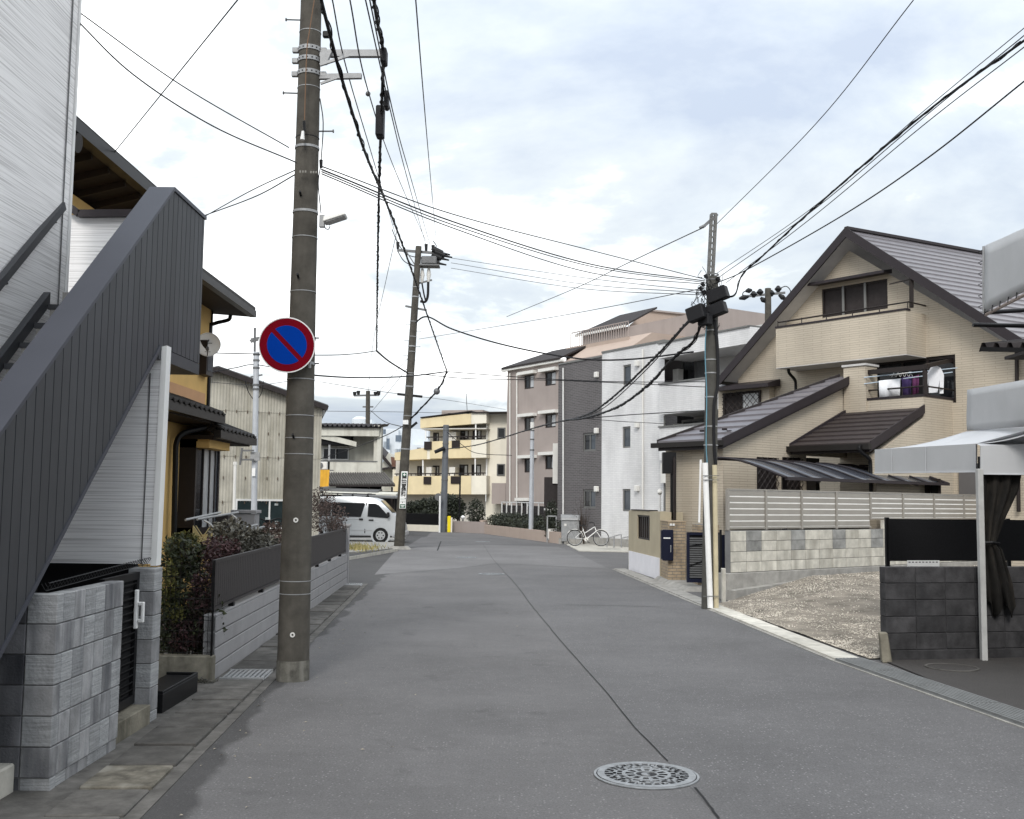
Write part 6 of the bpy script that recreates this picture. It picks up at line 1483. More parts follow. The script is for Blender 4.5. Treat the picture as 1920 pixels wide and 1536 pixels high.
MB().disc(BB + V((0, -.05, 0)), (0, -1, 0), .0, .085, .01, 20).build('chain_guard', m_ac, bk); MB().beam(BB + V((0, -.07, 0)), BB + V((.1, -.07, -.13)), .015, .02).beam(BB + V((.05, -.07, -.13)), BB + V((.16, -.07, -.13)), .08, .02).build('crank_and_pedal', m_plas, bk)
for c in (c1, c2):
    pts = [c + V((math.cos(t) * .355, 0, math.sin(t) * .355)) for t in [math.pi * (.02 + .8 * k / 10) if c is c1 else math.pi * (.25 + .6 * k / 10) for k in range(11)]]; MB().tube(pts, .014, 5).build('mudguard', m_ac, bk)
MB().beam(ST + V((-.12, 0, -.05)), ST + V((-.55, 0, -.06)), .14, .012).tube([ST + V((-.5, 0, -.06)), c1], .006, 5).build('carrier', m_steel_d, bk)
MB().tube([c1 + V((0, -.05, 0)), c1 + V((.06, -.1, -.335))], .008, 5).build('kickstand', m_steel_d, bk)
rk0 = None
for k, (px, lab) in enumerate(((1139, 'steel bicycle rack bar nearest the parked bicycle'), (1152, 'middle steel bicycle rack bar on the pad'), (1166, 'steel bicycle rack bar nearest the beige wall'))):
    p = G(px, 1028 + (k % 2)); r_ = T('bicycle_rack', lab, 'bicycle rack', (p.x, p.y, 0), 'bicycle racks')
    h_ = .52 if k % 2 else .42
    MB().tube(spline([(p.x - .02, p.y, .03), (p.x - .02, p.y, h_ - .05), (p.x + .06, p.y, h_), (p.x + .3, p.y + .4, h_ + .03), (p.x + .32, p.y + .45, h_ - .05), (p.x + .32, p.y + .45, .03)], 4), .02, 6).build('hoop', m_steel, r_)
# ================================================================== RIGHT: beige street wall and gate
BWp = Pl((3.68, 26.45), (3.35, 30.23))
bgw = T('beige_street_wall', 'beige rendered street wall with white base and dark slatted opening', 'wall', (3.5, 28.3, 0))
op = rect(BWp, 1195, 966, 1218, 1012)
wall(BWp, [(0, .525), (BWp.L, .525), (BWp.L, 1.66), (0, 1.66)], [op], 'rendered_face', m_beige, bgw, rev=.15, thick=.2)
MB().pb(BWp, -.01, BWp.L, 0, .524, -.2, .02).build('white_base', m_plinth, bgw)
wf = MB().pb(BWp, op[0], op[1], op[2], op[2] + .05, -.12, -.03).pb(BWp, op[0], op[1], op[3] - .05, op[3], -.12, -.03).pb(BWp, op[0], op[0] + .05, op[2], op[3], -.12, -.03).pb(BWp, op[1] - .05, op[1], op[2], op[3], -.12, -.03).build('opening_frame', m_frame_b, bgw)
for k in range(6): u = op[0] + (op[1] - op[0]) * (k + .7) / 6.4; MB().pb(BWp, u - .06, u + .06, op[2] + .05, op[3] - .05, -.09, -.06).build('slat', m_frame_b, wf)
MB().box(3.68, 4.25, 26.42, 26.62, .0, 1.655).build('end_return', m_beige, bgw)
MB().box(3.35, 8, 30.25, 30.45, 0, 1.64).build('side_street_wall', m_beige, bgw)
MB().pb(BWp, op[0] - .05, op[1] + .8, 1.664, 1.69, -.2, .02).build('coping', m_frame_b, bgw)
# brick piers with navy letter box and gate
def brickbox(root, x0, x1, y0, y1, z1, name='brickwork'):
    MB().box(x0 + .008, x1 - .008, y0 + .008, y1 - .008, 0, z1 - .002).build('mortar_core', m_mortar, root)
    b = MB(); r = 0; z = 0
    while z < z1 - .03:
        zz_ = min(z + .066, z1)
        for (a0_, a1_, hor) in ((x0, x1, True), (y0, y1, False)):
            u = a0_ - (.105 if r % 2 else 0)
            while u < a1_:
                v0, v1 = max(u, a0_), min(u + .204, a1_)
                if v1 - v0 > .02:
                    if hor: b.box(v0, v1 - .006, y0, y0 + .05, z, zz_ - .006)
                    else: b.box(x0, x0 + .05, v0 + .052 if v0 == a0_ else v0, v1 - .006, z, zz_ - .006)
                u += .21
        z += .072; r += 1
    o = b.build(name, m_brick1, root, kind='stuff'); return o
m_brick1 = mat('buff_brick_piece', (.36, .285, .20), .85, .28, 9, .3, 60, dirt=.35, dcol=(.2, .15, .11), dscale=8)
gpp = T('brick_letterbox_pier', 'buff brick pier with a navy letter box', 'pier', (3.9, 26, 0))
brickbox(gpp, 3.70, 4.12, 25.2, 26.40, 1.43)
MB().box(3.69, 4.13, 25.19, 26.41, 1.432, 1.455).build('cap', m_brick1, gpp)
LBp = Pl((3.70, 25.2), (3.70, 26.4))
lb = T('letter_box', 'tall navy wall letter box with white slot label', 'letter box', D(1250, 1020, 25.4))
xa, xb, za_, zb_ = D(1241, 940, 25.18).x, D(1261, 940, 25.18).x, D(1250, 1051, 25.18).z, D(1250, 993, 25.18).z
MB().box(xa, xb, 25.05, 25.19, za_, zb_).build('box', m_navy, lb, bevel=.012)
MB().box(xa - .03, xa - .002, 25.06, 25.2, za_ + .04, zb_ - .02).build('side_flange', m_navy, lb)
MB().box(xa + .02, xb - .07, 25.042, 25.05, zb_ - .21, zb_ - .18).build('slot_label', m_white, lb)
MB().box(xb - .07, xb - .055, 25.035, 25.05, za_ + .2, za_ + .36).build('handle', m_rim, lb)
MB().box(D(1256, 940, 25.18).x, D(1260, 940, 25.18).x, 25.17, 25.197, D(1258, 984, 25.18).z - .025, D(1258, 984, 25.18).z + .025).box(D(1261, 940, 25.18).x, D(1265, 940, 25.18).x, 25.17, 25.197, D(1258, 984, 25.18).z - .025, D(1258, 984, 25.18).z + .025).build('intercom_button', m_white, gpp)
gp2 = T('brick_gate_pier', 'buff brick pier beside the navy gate behind the right pole', 'pier', (4.3, 23.9, 0))
brickbox(gp2, 4.14, 4.62, 23.75, 24.5, 1.41)
ng = T('navy_gate', 'dark navy louvred gate behind the right utility pole', 'gate', (4.5, 22.8, 0))
x0, x1 = D(1287, 940, 23.3).x, D(1318, 940, 23.3).x; zg0, zg1 = D(1300, 1092, 23.3).z, D(1300, 998, 23.3).z
MB().box(x0, x0 + .06, 23.25, 23.3, zg0, zg1).box(x1 + .3, x1 + .36, 23.25, 23.3, zg0, zg1).box(x0 + .06, x1 + .3, 23.25, 23.3, zg1 - .06, zg1).box(x0 + .06, x1 + .3, 23.25, 23.3, zg0, zg0 + .08).build('gate_frame', m_navy, ng)
MB().box(x0 + .06, x1 + .3, 23.29, 23.297, zg0 + .08, zg1 - .06).build('backing', m_dark, ng)
for k in range(18): z = zg0 + .1 + k * (zg1 - zg0 - .2) / 18; MB().box(x0 + .06, x1 + .3, 23.262, 23.285, z, z + .032).build('louvre', m_steel_d, ng)
MB().beam((x0 + .06, 23.255, zg0 + .35), (x1 + .3, 23.255, zg1 - .5), .02, .03).beam((x0 + .06, 23.255, zg1 - .3), (x1 + .3, 23.255, zg1 - .2), .02, .03).build('brace', m_black, ng)
np_ = T('navy_side_screen', 'plain navy screen between the right pole and the cream wall', 'screen', (4.2, 21.3, 0))
p, q = D(1349, 1066, 21.6), D(1366, 1003, 21.6); MB().box(p.x, q.x, 21.6, 21.65, p.z, q.z).build('sheet', m_navy, np_); MB().box(p.x, p.x + .04, 21.55, 21.6, 0, q.z + .1).build('post', m_black, np_)
MB().box(q.x - .05, q.x - .03, 21.57, 21.6, p.z + .42, p.z + .46).build('knob', m_rim, np_)
pc = T('small_concrete_post', 'short pale concrete post at the foot of the cream wall', 'post', D(1358, 1130, 20.6)); p, q = D(1354, 1130, 20.6), D(1361, 1066, 20.6)
MB().box(p.x, q.x, 20.6, 20.72, 0, q.z).build('post', m_conc_light, pc, bevel=.008)
tag(MB().hexa([V((3.72, 23.0, 0)), V((4.9, 23.0, 0)), V((4.9, 26.4, 0)), V((3.5, 26.4, 0)), V((3.85, 23.1, .09)), V((4.9, 23.1, .09)), V((4.9, 26.4, .09)), V((3.62, 26.4, .09))]).build('gate_apron', m_conc), 'worn concrete apron below the brick piers', 'apron')
# ================================================================== right utility pole
rb_ = V((3.58, 19.38, 0)); rt2 = D(1336, 520, 19.4)
p5 = T('utility_pole', 'dark utility pole with splice boxes in front of the cream house', 'utility pole', rb_)
P5 = Pole(p5, rb_, rt2, .135, .105, mat('dark_pole_concrete', (.075, .073, .066), .85, .2, 6, .2, 60))
def a5(px, py, o=0): return D(px, py, 19.38 + o)
xt0, xt1 = a5(1331, 545), a5(1338, 402)
ch = MB()
for dx_ in (-.04, .04): ch.beam(xt0 + V((dx_, 0, 0)), xt1 + V((dx_, 0, 0)), .05, .10, V((0, 1, 0)))
for k in range(14):
    f_ = k / 13; ch.beam(xt0.lerp(xt1, f_) + V((-.05, -.04, 0)), xt0.lerp(xt1, f_) + V((.05, -.04, 0)), .02, .035)
ch.build('top_extension', mat('weathered_channel', (.13, .13, .125), .6, .3, 14), p5)
MB().beam(a5(1318, 426), a5(1345, 402), .05, .05).cyl(a5(1312, 428), a5(1322, 423), .03, .03, 8).build('top_bracket', m_steel_d, p5)
for py in (515, 525, 620, 675, 700, 745, 800, 835, 900): P5.strap(a5(1333, py).z, .022, .012, m_steel if py > 600 else m_steel_d)
bxs = [((1306, 588), .26, .27, .18, .35), ((1346, 553), .30, .24, .18, .35), ((1344, 581), .28, .22, .18, .35), ((1322, 600), .16, .2, .14, 0)]
for (pp, w, h_, d_, tilt) in bxs:
    c = a5(*pp, -.22); MB().beam(c - V((w / 2, 0, 0)) + V((0, .1, -tilt * w / 2)), c + V((w / 2, 0, 0)) + V((0, -.1, tilt * w / 2)), d_, h_).build('splice_box', m_black_rub, p5, bevel=.015)
b = MB(); rr = random.Random(3)
for k in range(46):
    x, y = max(1296, min(1362, rr.gauss(1326, 13))), max(520, min(660, rr.gauss(572, 30))); pts = [a5(x + rr.gauss(0, 8), y + rr.gauss(0, 9), -.15 + rr.uniform(-.1, .1)) for _ in range(4)]; b.tube(spline(pts, 4), .0055, 4)
b.build('cable_tangle', m_black_rub, p5, kind='stuff')
for k, (x, y) in enumerate(((1316, 530), (1312, 538), (1318, 545), (1345, 520), (1322, 515))): MB().cyl(a5(x, y, -.1), a5(x + 4, y + 7, -.1), .04, .03, 8).build('insulator', m_plas, p5)
MB().tube([a5(1320, 520), a5(1348, 520)], .014, 6).build('cross_bolt', m_steel_d, p5)
MB().tube(spline([a5(1325, 600, -.14), a5(1322, 660, -.14), a5(1325, 740, -.14), a5(1324, 830, -.145), a5(1326, 870, -.15)], 6), .010, 6).build('blue_cable', mat('blue_cable', (.12, .26, .33), .5), p5)
MB().tube(spline([a5(1340, 600, -.12), a5(1345, 650, -.12), a5(1346, 720, -.12), a5(1339, 760, -.13), a5(1339, 830, -.13), a5(1342, 872, -.13)], 6), .03, 8).build('riser_cable', m_black_rub, p5)
MB().tube([a5(1322, 868, -.15), a5(1332, 1140, -.17)], .052, 14).build('white_cable_guard', m_white, p5, smooth=True)
MB().tube([a5(1340, 872, -.13), a5(1343, 1140, -.14)], .045, 14).build('cream_cable_guard', mat('cream_guard', (.50, .44, .30), .6, .15, dirt=.3), p5, smooth=True)
MB().tube([a5(1314, 862, -.1), a5(1311, 980, -.1)], .02, 8).build('slim_conduit', m_white, p5)
for py in (892, 900, 1118): 
    c = a5(1332, py, -.08); MB().beam(a5(1318, py, -.22), a5(1348, py, -.22), .012, .012).build('guard_tie', m_steel_d, p5)
# ================================================================== cream block wall and slat fence
cwl = T('cream_block_wall', 'cream block wall with grey stained blocks behind the gravel lot', 'wall', (7, 23, 0))
Lc = CW.L; zc0, zc1 = .52, 1.36
MB().pb(CW, 0, Lc, 0, zc1 - .01, -.15, -.012).build('mortar_core', m_mortar, cwl)
bwid = .478; hgt = .205; ncol = int(Lc / bwid)
blk = MB().pb(Pl((0, 0), (CW.u.x, CW.u.y)), -bwid / 2 + .006, bwid / 2 - .006, 0, hgt - .008, -.08, 0).mesh('block', bevel=.006)
blk2 = blk.copy(); blk.materials.append(m_cream_blk); blk2.materials.append(m_grey_blk)
# mesh made relative to a plane at the origin: its n may point either way, so place it by its outer face
flip = Pl((0, 0), (CW.u.x, CW.u.y)).n.dot(CW.n)
for i in range(ncol):
    for r in range(4 if i < 11 else 5):
        stained = (i in (1, 4, 7, 10)) and r in (2, 3)
        p = CW.w((i + .5) * bwid, zc0 + .008 + r * hgt, 0 if flip > 0 else -.08)
        inst(blk2 if stained else blk, 'block', cwl, p)
bs_ = MB(); bs_.pb(CW, -.15, Lc, 0, zc0 - .002, -.25, .03).build('concrete_base', m_conc, cwl, bevel=.01)
MB().hexa([CW.w(-.14, 0, .03), CW.w(2.6, 0, .03), CW.w(2.6, 0, .22), CW.w(-.14, 0, .22), CW.w(-.14, .20, .032), CW.w(2.6, .34, .032), CW.w(2.6, .34, .22), CW.w(-.14, .20, .22)]).build('base_ledge', m_conc, cwl)
sf = T('slat_fence', 'champagne aluminium horizontal slat fence on the cream wall', 'fence', (7, 23, 1.4))
pxs = [1370, 1441, 1508, 1573, 1637, 1698, 1756, 1812, 1863, 1912, 1960]
us = [CW.uz(x, 940)[0] for x in pxs]
for k in range(len(us) - 1):
    a, c = us[k], us[k + 1]; z0 = 1.42 if k < 4 else 1.60; z1 = 2.155
    MB().pb(CW, a - .028, a + .028, zc1 + .0 if k < 4 else 1.565, z1 + .01, -.11, -.05).build('post', m_slat, sf)
    ns = 6 if k < 4 else 5; h_ = (z1 - z0) / ns
    for j in range(ns): MB().pb(CW, a + .03, c - .03, z0 + j * h_ + .014, z0 + (j + 1) * h_ - .014, -.085, -.072).build('slat', m_slat, sf)
    MB().pb(CW, a + .029, c - .029, z0, z1, -.084, -.078).build('lit_edge_sheet', mat('lit_edge_sheet', (.80, .79, .76), .6), sf)  # pale sheet painted in for the lit top edges of the slats
MB().pb(CW, us[0], us[-1], 2.158, 2.185, -.105, -.055).build('top_rail', m_slat, sf)
MB().pb(CW, us[0], us[4], 1.385, 1.415, -.105, -.055).build('bottom_rail', m_slat, sf)
MB().pb(CW, us[4], us[-1], 1.57, 1.597, -.105, -.055).build('bottom_rail', m_slat, sf)
# ================================================================== cream house
va_, vb_ = V((-.63, .777, 0)), V((.777, .63, 0))
ho = T('cream_house', 'cream tiled three-storey house with steep gable and balconies', 'house', (9, 30, 0))
def pla(A): return Pl(A, (A[0] + va_.x * 5, A[1] + va_.y * 5))
def plb(A): return Pl(A, (A[0] + vb_.x * 5, A[1] + vb_.y * 5))
GWL = pla((11.07, 28.5))
RFP = GWL.off(.55)
apex = RFP.P(1586, 432); rkR = RFP.P(1965, 672); rkL = RFP.P(1350, 710)
wapx = GWL.uz(1592, 470); wL = GWL.uz(1384, 690); wR = GWL.uz(1965, 690)
w3 = rect(GWL, 1541, 540, 1664, 590)
w3 = (GWL.uz(1664, 545)[0], GWL.uz(1541, 570)[0], GWL.uz(1600, 588)[1], GWL.uz(1600, 533)[1])
d2 = rect(GWL, 1640, 672, 1792, 760)
uR_ = wR[0]
wall(GWL, [(uR_, 0), (wL[0], 0), (wL[0], wL[1] - .1), (wapx[0], wapx[1]), (uR_, wR[1])], [w3, d2], 'gable_wall', m_tile_c, ho, rev=.15)
window(ho, GWL, *w3, m_frame_b, m_slate, 3, 1, .06, rec=.08)
for i in range(1, 3):
    u = w3[0] + (w3[1] - w3[0]) * i / 3; MB().pb(GWL, u - .035, u + .035, w3[2], w3[3], -.05, .0).build('window_mullion', m_frame_g, ho)
window(ho, GWL, *d2, m_frame_b, [m_glass, m_dark, m_glass], 3, 1, .08, rec=.1)
hd0, hd1 = GWL.P(1533, 546, .3), GWL.P(1668, 516, .3)
MB().prism([GWL.w(w3[1] + .2, w3[3] + .12, .0), GWL.w(w3[1] + .2, w3[3] + .24, .0), GWL.w(w3[1] + .2, w3[3] + .16, .42), GWL.w(w3[1] + .2, w3[3] + .08, .42)], (GWL.w(w3[0] - .15, 0) - GWL.w(w3[1] + .2, 0))).build('window_canopy', m_barge, ho)
# roof: two slopes with their own ridge direction
rend = D(1842, 478, (apex.z - 1.9) / ray(1842, 478).z); ridge = (rend - apex); ridge.z = 0; rdir = ridge.normalized(); RV = rdir * 11.0
up = V((0, 0, .06))
for nm, e_ in (('left_roof_slope', rkL), ('right_roof_slope', rkR)):
    MB().prism([apex, e_, e_ - V((0, 0, .14)), apex - V((0, 0, .14))], RV).build(nm, m_soffit, ho)
N = 22
rr_ = ho
for i in range(N):
    f0, f1 = i / N, (i + 1) / N; a, c = apex.lerp(rkR, f0), apex.lerp(rkR, f1)
    MB().hexa([a + V((0, 0, .004)), c + V((0, 0, .004)), c + RV + V((0, 0, .004)), a + RV + V((0, 0, .004)), a + V((0, 0, .014)), c + V((0, 0, .055)), c + RV + V((0, 0, .055)), a + RV + V((0, 0, .014))]).build('roof_course', m_roof_h, ho)
MB().prism([apex + V((0, 0, .01)), rkL + V((0, 0, .01)), rkL + V((0, 0, .05)), apex + V((0, 0, .05))], RV).build('left_roof_cover', m_roof_h, ho)
fo = GWL.n * .03
for e_ in (rkL, rkR):
    MB().prism([apex + fo + V((0, 0, .09)), e_ + fo + V((0, 0, .09)), e_ + fo - V((0, 0, .20)), apex + fo - V((0, 0, .20))], -GWL.n * .05).build('bargeboard', m_barge, ho)
MB().beam(apex + V((0, 0, .07)), apex + RV + V((0, 0, .07)), .12, .08).build('ridge_cap', m_barge, ho)
MB().beam(rkL + V((0, 0, -.12)), rkL + RV * .3 + V((0, 0, -.12)), .12, .12).build('eave_gutter', m_gutter, ho)
# third-floor balcony
B3 = pla((10.32, 27.9)); uB0, uB1 = B3.uz(1699, 620)[0], B3.uz(1455, 655)[0]
MB().pb(B3, uB0, uB1, 5.86, 7.03, -.97, 0).build('upper_balcony_parapet', m_tile_c, ho)
MB().pb(B3, uB0 - .02, uB1 + .02, 7.032, 7.085, -.2, .02).build('upper_balcony_coping', m_barge, ho)
MB().pb(B3, uB0, uB1, 5.84, 5.858, -.97, 0).build('upper_balcony_underside', m_soffit, ho)
MB().tube([B3.w(uB0 - .02, 7.26, -.1), B3.w(uB1, 7.22, -.1)], .022, 8).tube([B3.w(uB0 - .02, 7.26, -.1), B3.w(uB0 - .02, 7.26, -.95)], .022, 8).build('upper_balcony_rail', m_frame_b, ho)
for k in range(6): u = uB0 + (uB1 - uB0) * k / 5; MB().tube([B3.w(u, 7.08, -.1), B3.w(u, 7.26, -.1)], .014, 6).build('rail_post', m_frame_b, ho)
MB().beam(D(1709, 577, 28.2), D(1709, 521, 28.2), .09, .09, V((0, 1, 0))).build('laundry_post', m_frame_b, ho)
MB().beam(D(1709, 523, 28.2), D(1668, 533, 28.9), .03, .03).build('laundry_bracket', m_frame_b, ho)
# bay window with lattice left of it
LP_ = GWL.off(.25); bw_ = rect(LP_, 1358, 735, 1428, 786)
MB().pb(LP_, GWL.uz(1452, 760)[0], wL[0] + .6, 3.0, GWL.uz(1420, 728)[1], -.3, 0).build('bay_wall', m_tile_c, ho)
window(ho, LP_, *bw_, m_frame_b, [m_curtain, m_slate], 2, 1, .07, o=.06, rec=.04)
def lattice(pl, u0, u1, z0, z1, o, root, name='lattice_grille', st=.16):
    b = MB(); h = z1 - z0; n = int((u1 - u0 + h) / st)
    for k in range(n + 1):
        for sgn in (1, -1):
            s0 = u0 - h + k * (u1 - u0 + 2 * h) / n if sgn == 1 else u0 + k * (u1 - u0 + 2 * h) / n
            pts = []
            for t in (0, 1): pts.append((s0 + sgn * h * t, z0 + h * t))
            (ua_, zA), (ub_, zB) = pts
            def clip(uu): return min(max(uu, u0), u1)
            ca, cb_ = clip(ua_), clip(ub_)
            if abs(ca - cb_) < .02: continue
            zA2, zB2 = z0 + (ca - ua_) * sgn, z0 + (cb_ - ua_) * sgn
            b.tube([pl.w(ca, zA2, o), pl.w(cb_, zB2, o)], .012, 4)
    return b.build(name, m_frame_b, root, kind='stuff')
lattice(LP_, bw_[0], bw_[1], bw_[2], bw_[3], .10, ho)
MB().prism([LP_.w(bw_[0] - .55, bw_[3] + .1, -.2), LP_.w(bw_[0] - .55, bw_[3] + .32, -.2), LP_.w(bw_[0] - .55, bw_[3] + .16, .4), LP_.w(bw_[0] - .55, bw_[3] + .05, .4)], (LP_.w(bw_[1] + .2, 0) - LP_.w(bw_[0] - .55, 0))).build('bay_canopy', m_barge, ho)
MB().tube(spline([B3.P(1478, 690, -.3), B3.P(1480, 700, -.35), B3.P(1490, 712, -.6), B3.P(1492, 722, -.7), B3.P(1492, 750, -.7)], 4), .045, 8).build('balcony_downpipe', m_black, ho)
# second-floor balcony block
B2p = pla((10.46, 27.0)); uC = B2p.uz(1588, 800)[0]
C0 = V((10.46, 27.0, 0))
def obx(o0, la, lb, z0, z1): 
    p = [o0, o0 + vb_ * lb, o0 + vb_ * lb + va_ * la, o0 + va_ * la]; return MB().hexa([V((q.x, q.y, z0)) for q in p] + [V((q.x, q.y, z1)) for q in p])
obx(C0, uC, 2.1, 0, 4.66).build('balcony_block', m_tile_c, ho)
obx(C0 - va_ * .02 - vb_ * .02, uC + .02, .2, 4.662, 4.72).build('lower_balcony_coping', m_barge, ho)
obx(C0 - va_ * .02 + vb_ * .181, .2, 1.95, 4.662, 4.72).build('lower_balcony_coping', m_barge, ho)
MB().tube([B2p.w(-.0, 4.93, -.08), B2p.w(uC * .85, 4.93, -.08)], .022, 8).tube([B2p.w(0, 4.93, -.08), C0 + vb_ * 2.0 + V((0, 0, 4.93))], .022, 8).build('lower_balcony_rail', m_frame_b, ho)
for k in range(4): MB().tube([B2p.w(uC * .85 * k / 3, 4.7, -.08), B2p.w(uC * .85 * k / 3, 4.93, -.08)], .016, 6).build('rail_post', m_frame_b, ho)
ub0 = B2p.uz(1616, 720)[0]
MB().beam(B2p.w(ub0, 5.42, -.1), B2p.w(-.1, 5.42, -.1), .10, .12).build('balcony_beam', m_frame_b, ho)
for u in (ub0 - .05, .0): MB().beam(B2p.w(u, 4.7, -.1), B2p.w(u, 5.40, -.1), .09, .09, V((0, 1, 0))).build('balcony_post', m_frame_b, ho)
MB().beam(D(1803, 742, 28.1), D(1803, 678, 28.1), .1, .1, V((0, 1, 0))).build('balcony_post', m_frame_b, ho)
MB().beam(B2p.w(0, 5.44, -.1), D(1832, 665, 28.9), .1, .1).build('balcony_beam', m_frame_b, ho)
# pier at the left of the lower balcony
MB().pb(B2p, B2p.uz(1625, 700)[0], B2p.uz(1584, 700)[0], 4.0, B2p.uz(1600, 688)[1], -.5, .06).build('balcony_pier', m_tile_c, ho)
MB().pb(B2p, B2p.uz(1627, 700)[0], B2p.uz(1582, 700)[0], B2p.uz(1600, 688)[1] + .002, B2p.uz(1600, 684)[1], -.55, .1).build('pier_cap', m_soffit, ho)
# wing with its long roof
WS = 1.055; E0 = V((4.74 * WS, 24.0 * WS, 1.9 + 1.40 * WS)); Et = E0 + vb_ * 5.25 * WS; Et.z = 1.9 + 3.3 * WS; WL_ = 1.95 * WS
wing = ho
W0 = V((E0.x, E0.y, 0)) + vb_ * .25 + va_ * .18
wp = plb((W0.x, W0.y)); wq = pla((W0.x, W0.y))
def wz(u): return E0.z - .08 + u * .362
wins_w = [rect(wp, 1419, 858, 1459, 922), rect(wp, 1467, 858, 1504, 922)]
wall(wp, [(0, 0), (5.5, 0), (5.5, wz(5.5) - .05), (0, wz(0))], wins_w + [rect(wp, 1512, 856, 1590, 930)], 'wing_front_wall', m_tile_c, ho, rev=.25)
pw = rect(wp, 1512, 856, 1590, 930); MB().pb(wp, pw[0], pw[1], pw[2], pw[3], -1.2, -.9).build('porch_recess', m_dark, ho)
dpw = rect(wp, 1548, 890, 1580, 930); MB().pb(wp, dpw[0], dpw[1], 0, dpw[3], -.9, -.85).build('entrance_door', mat('grey_door', (.09, .085, .09), .5), ho)
for w in wins_w:
    window(ho, wp, *w, m_frame_b, m_slate, 1, 1, .06, rec=.1); lattice(wp, w[0], w[1], w[2], w[3], .03, ho, st=.14)
wall(wq, [(0, 0), (WL_ - .2, 0), (WL_ - .2, E0.z - .06), (0, E0.z - .06)], [], 'wing_end_wall', m_tile_c, ho)
Nw = 11
e_a = E0; e_t = Et; LV = va_ * WL_
LT = va_ * .45
def lw(f): return LV.lerp(LT, f)
MB().hexa([e_a - V((0, 0, .2)), e_t - V((0, 0, .2)), e_t + LT - V((0, 0, .2)), e_a + LV - V((0, 0, .2)), e_a - V((0, 0, .02)), e_t - V((0, 0, .02)), e_t + LT - V((0, 0, .02)), e_a + LV - V((0, 0, .02))]).build('wing_roof_slope', m_barge, ho)
for i in range(Nw):
    a, c = e_a.lerp(e_t, i / Nw), e_a.lerp(e_t, (i + 1) / Nw)
    La, Lc_ = lw(i / Nw), lw((i + 1) / Nw); MB().hexa([a - va_ * -.02, c - va_ * -.02, c + Lc_, a + La, a + va_ * .02 + V((0, 0, .055)), c + va_ * .02 + V((0, 0, .012)), c + Lc_ + V((0, 0, .012)), a + La + V((0, 0, .055))]).build('wing_roof_course', m_roof_h, ho)
MB().prism([e_a + V((0, 0, .07)), e_t + V((0, 0, .07)), e_t - V((0, 0, .15)), e_a - V((0, 0, .15))], va_ * -.035).build('wing_bargeboard', m_barge, ho)
MB().prism([e_a + LV + V((0, 0, .09)), e_t + LT + V((0, 0, .09)), e_t + LT - V((0, 0, .1)), e_a + LV - V((0, 0, .1))], va_ * .05).build('wing_bargeboard', m_slate, ho)
MB().beam(e_a - va_ * .05 - vb_ * .06 + V((0, 0, -.06)), e_a + LV + va_ * .15 - vb_ * .06 + V((0, 0, -.06)), .12, .12).build('wing_gutter', m_gutter, ho)
for (x, y) in ((1358, 805), (1367, 809), (1316, 808)):
    p = D(x, y, 25.9 if x > 1330 else 26.4); MB().beam(p - vb_ * .03, p + vb_ * .05, .10, .05).build('snow_guard', m_barge, ho)
hb = T('heat_pump_unit', 'black outdoor unit and dark sheet for the shade in the narrow gap left of the cream house', 'outdoor unit', D(1255, 990, 26.4))
p, q = D(1243, 990, 26.4), D(1268, 840, 26.4)
MB().box(p.x, q.x, 26.4, 26.6, D(1250, 888, 26.4).z, D(1250, 848, 26.4).z).build('duct_box', m_black, hb); MB().box(D(1259, 940, 26.4).x, q.x, 26.42, 26.6, 0, D(1250, 888, 26.4).z - .004).build('gap_shade_sheet', m_dark, hb)  # lower black sheet stands in for the shade in the gap
MB().box(D(1262, 940, 26.35).x, D(1266, 940, 26.35).x, 26.3, 26.39, 0.6, 3.0).build('corner_pipe', m_frame_b, hb)
gl = T('globe_post_lamp', 'small white globe lamp post behind the beige wall', 'lamp', D(1237, 990, 29)); p = D(1237, 924, 29)
MB().tube([V((p.x, p.y, 0)), p], .03, 8).build('post', m_white, gl); MB().tube([p + V((0, 0, -.06)), p, p + V((0, 0, .06)), p + V((0, 0, .1))], [.03, .07, .06, .02], 10).build('globe', m_ac, gl, smooth=True)
rl = T('dark_rail', 'dark tubular rail above the beige wall end', 'rail', D(1260, 965, 27.2))
for pp in (((1236, 961), (1268, 961)), ((1268, 961), (1268, 985)), ((1245, 961), (1245, 985)), ((1236, 972), (1268, 972))): MB().beam(D(*pp[0], 27.2), D(*pp[1], 27.2), .035, .035, V((0, 1, 0))).build('bar', m_black, rl)
# porch roof
Pt0 = C0 + V((0, 0, 4.36)); Pt1 = C0 + va_ * 2.22 + V((0, 0, 4.36)); e2_ = vb_ * -2.45
Pe0 = C0 + e2_ + V((0, 0, 3.33)); Pe1 = C0 + e2_ + va_ * 2.3 + V((0, 0, 3.33))
MB().prism([Pe0, Pt0, Pt0 - V((0, 0, .18)), Pe0 - V((0, 0, .18))], va_ * 2.26).build('porch_roof_slope', m_barge, ho)
for i in range(8):
    a, c = Pe0.lerp(Pt0, i / 8), Pe0.lerp(Pt0, (i + 1) / 8); LP2 = va_ * 2.28
    MB().hexa([a, c, c + LP2, a + LP2, a + V((0, 0, .06)), c + V((0, 0, .016)), c + LP2 + V((0, 0, .016)), a + LP2 + V((0, 0, .06))]).build('porch_roof_course', m_roof_p, ho)
MB().prism([Pe0 + V((0, 0, .09)), Pt0 + V((0, 0, .09)), Pt0 - V((0, 0, .13)), Pe0 - V((0, 0, .13))], va_ * -.04).build('porch_bargeboard', m_barge, ho)
MB().prism([Pe1 + V((0, 0, .10)), Pt1 + V((0, 0, .10)), Pt1 - V((0, 0, .13)), Pe1 - V((0, 0, .13))], va_ * .05).build('porch_bargeboard', m_barge, ho)
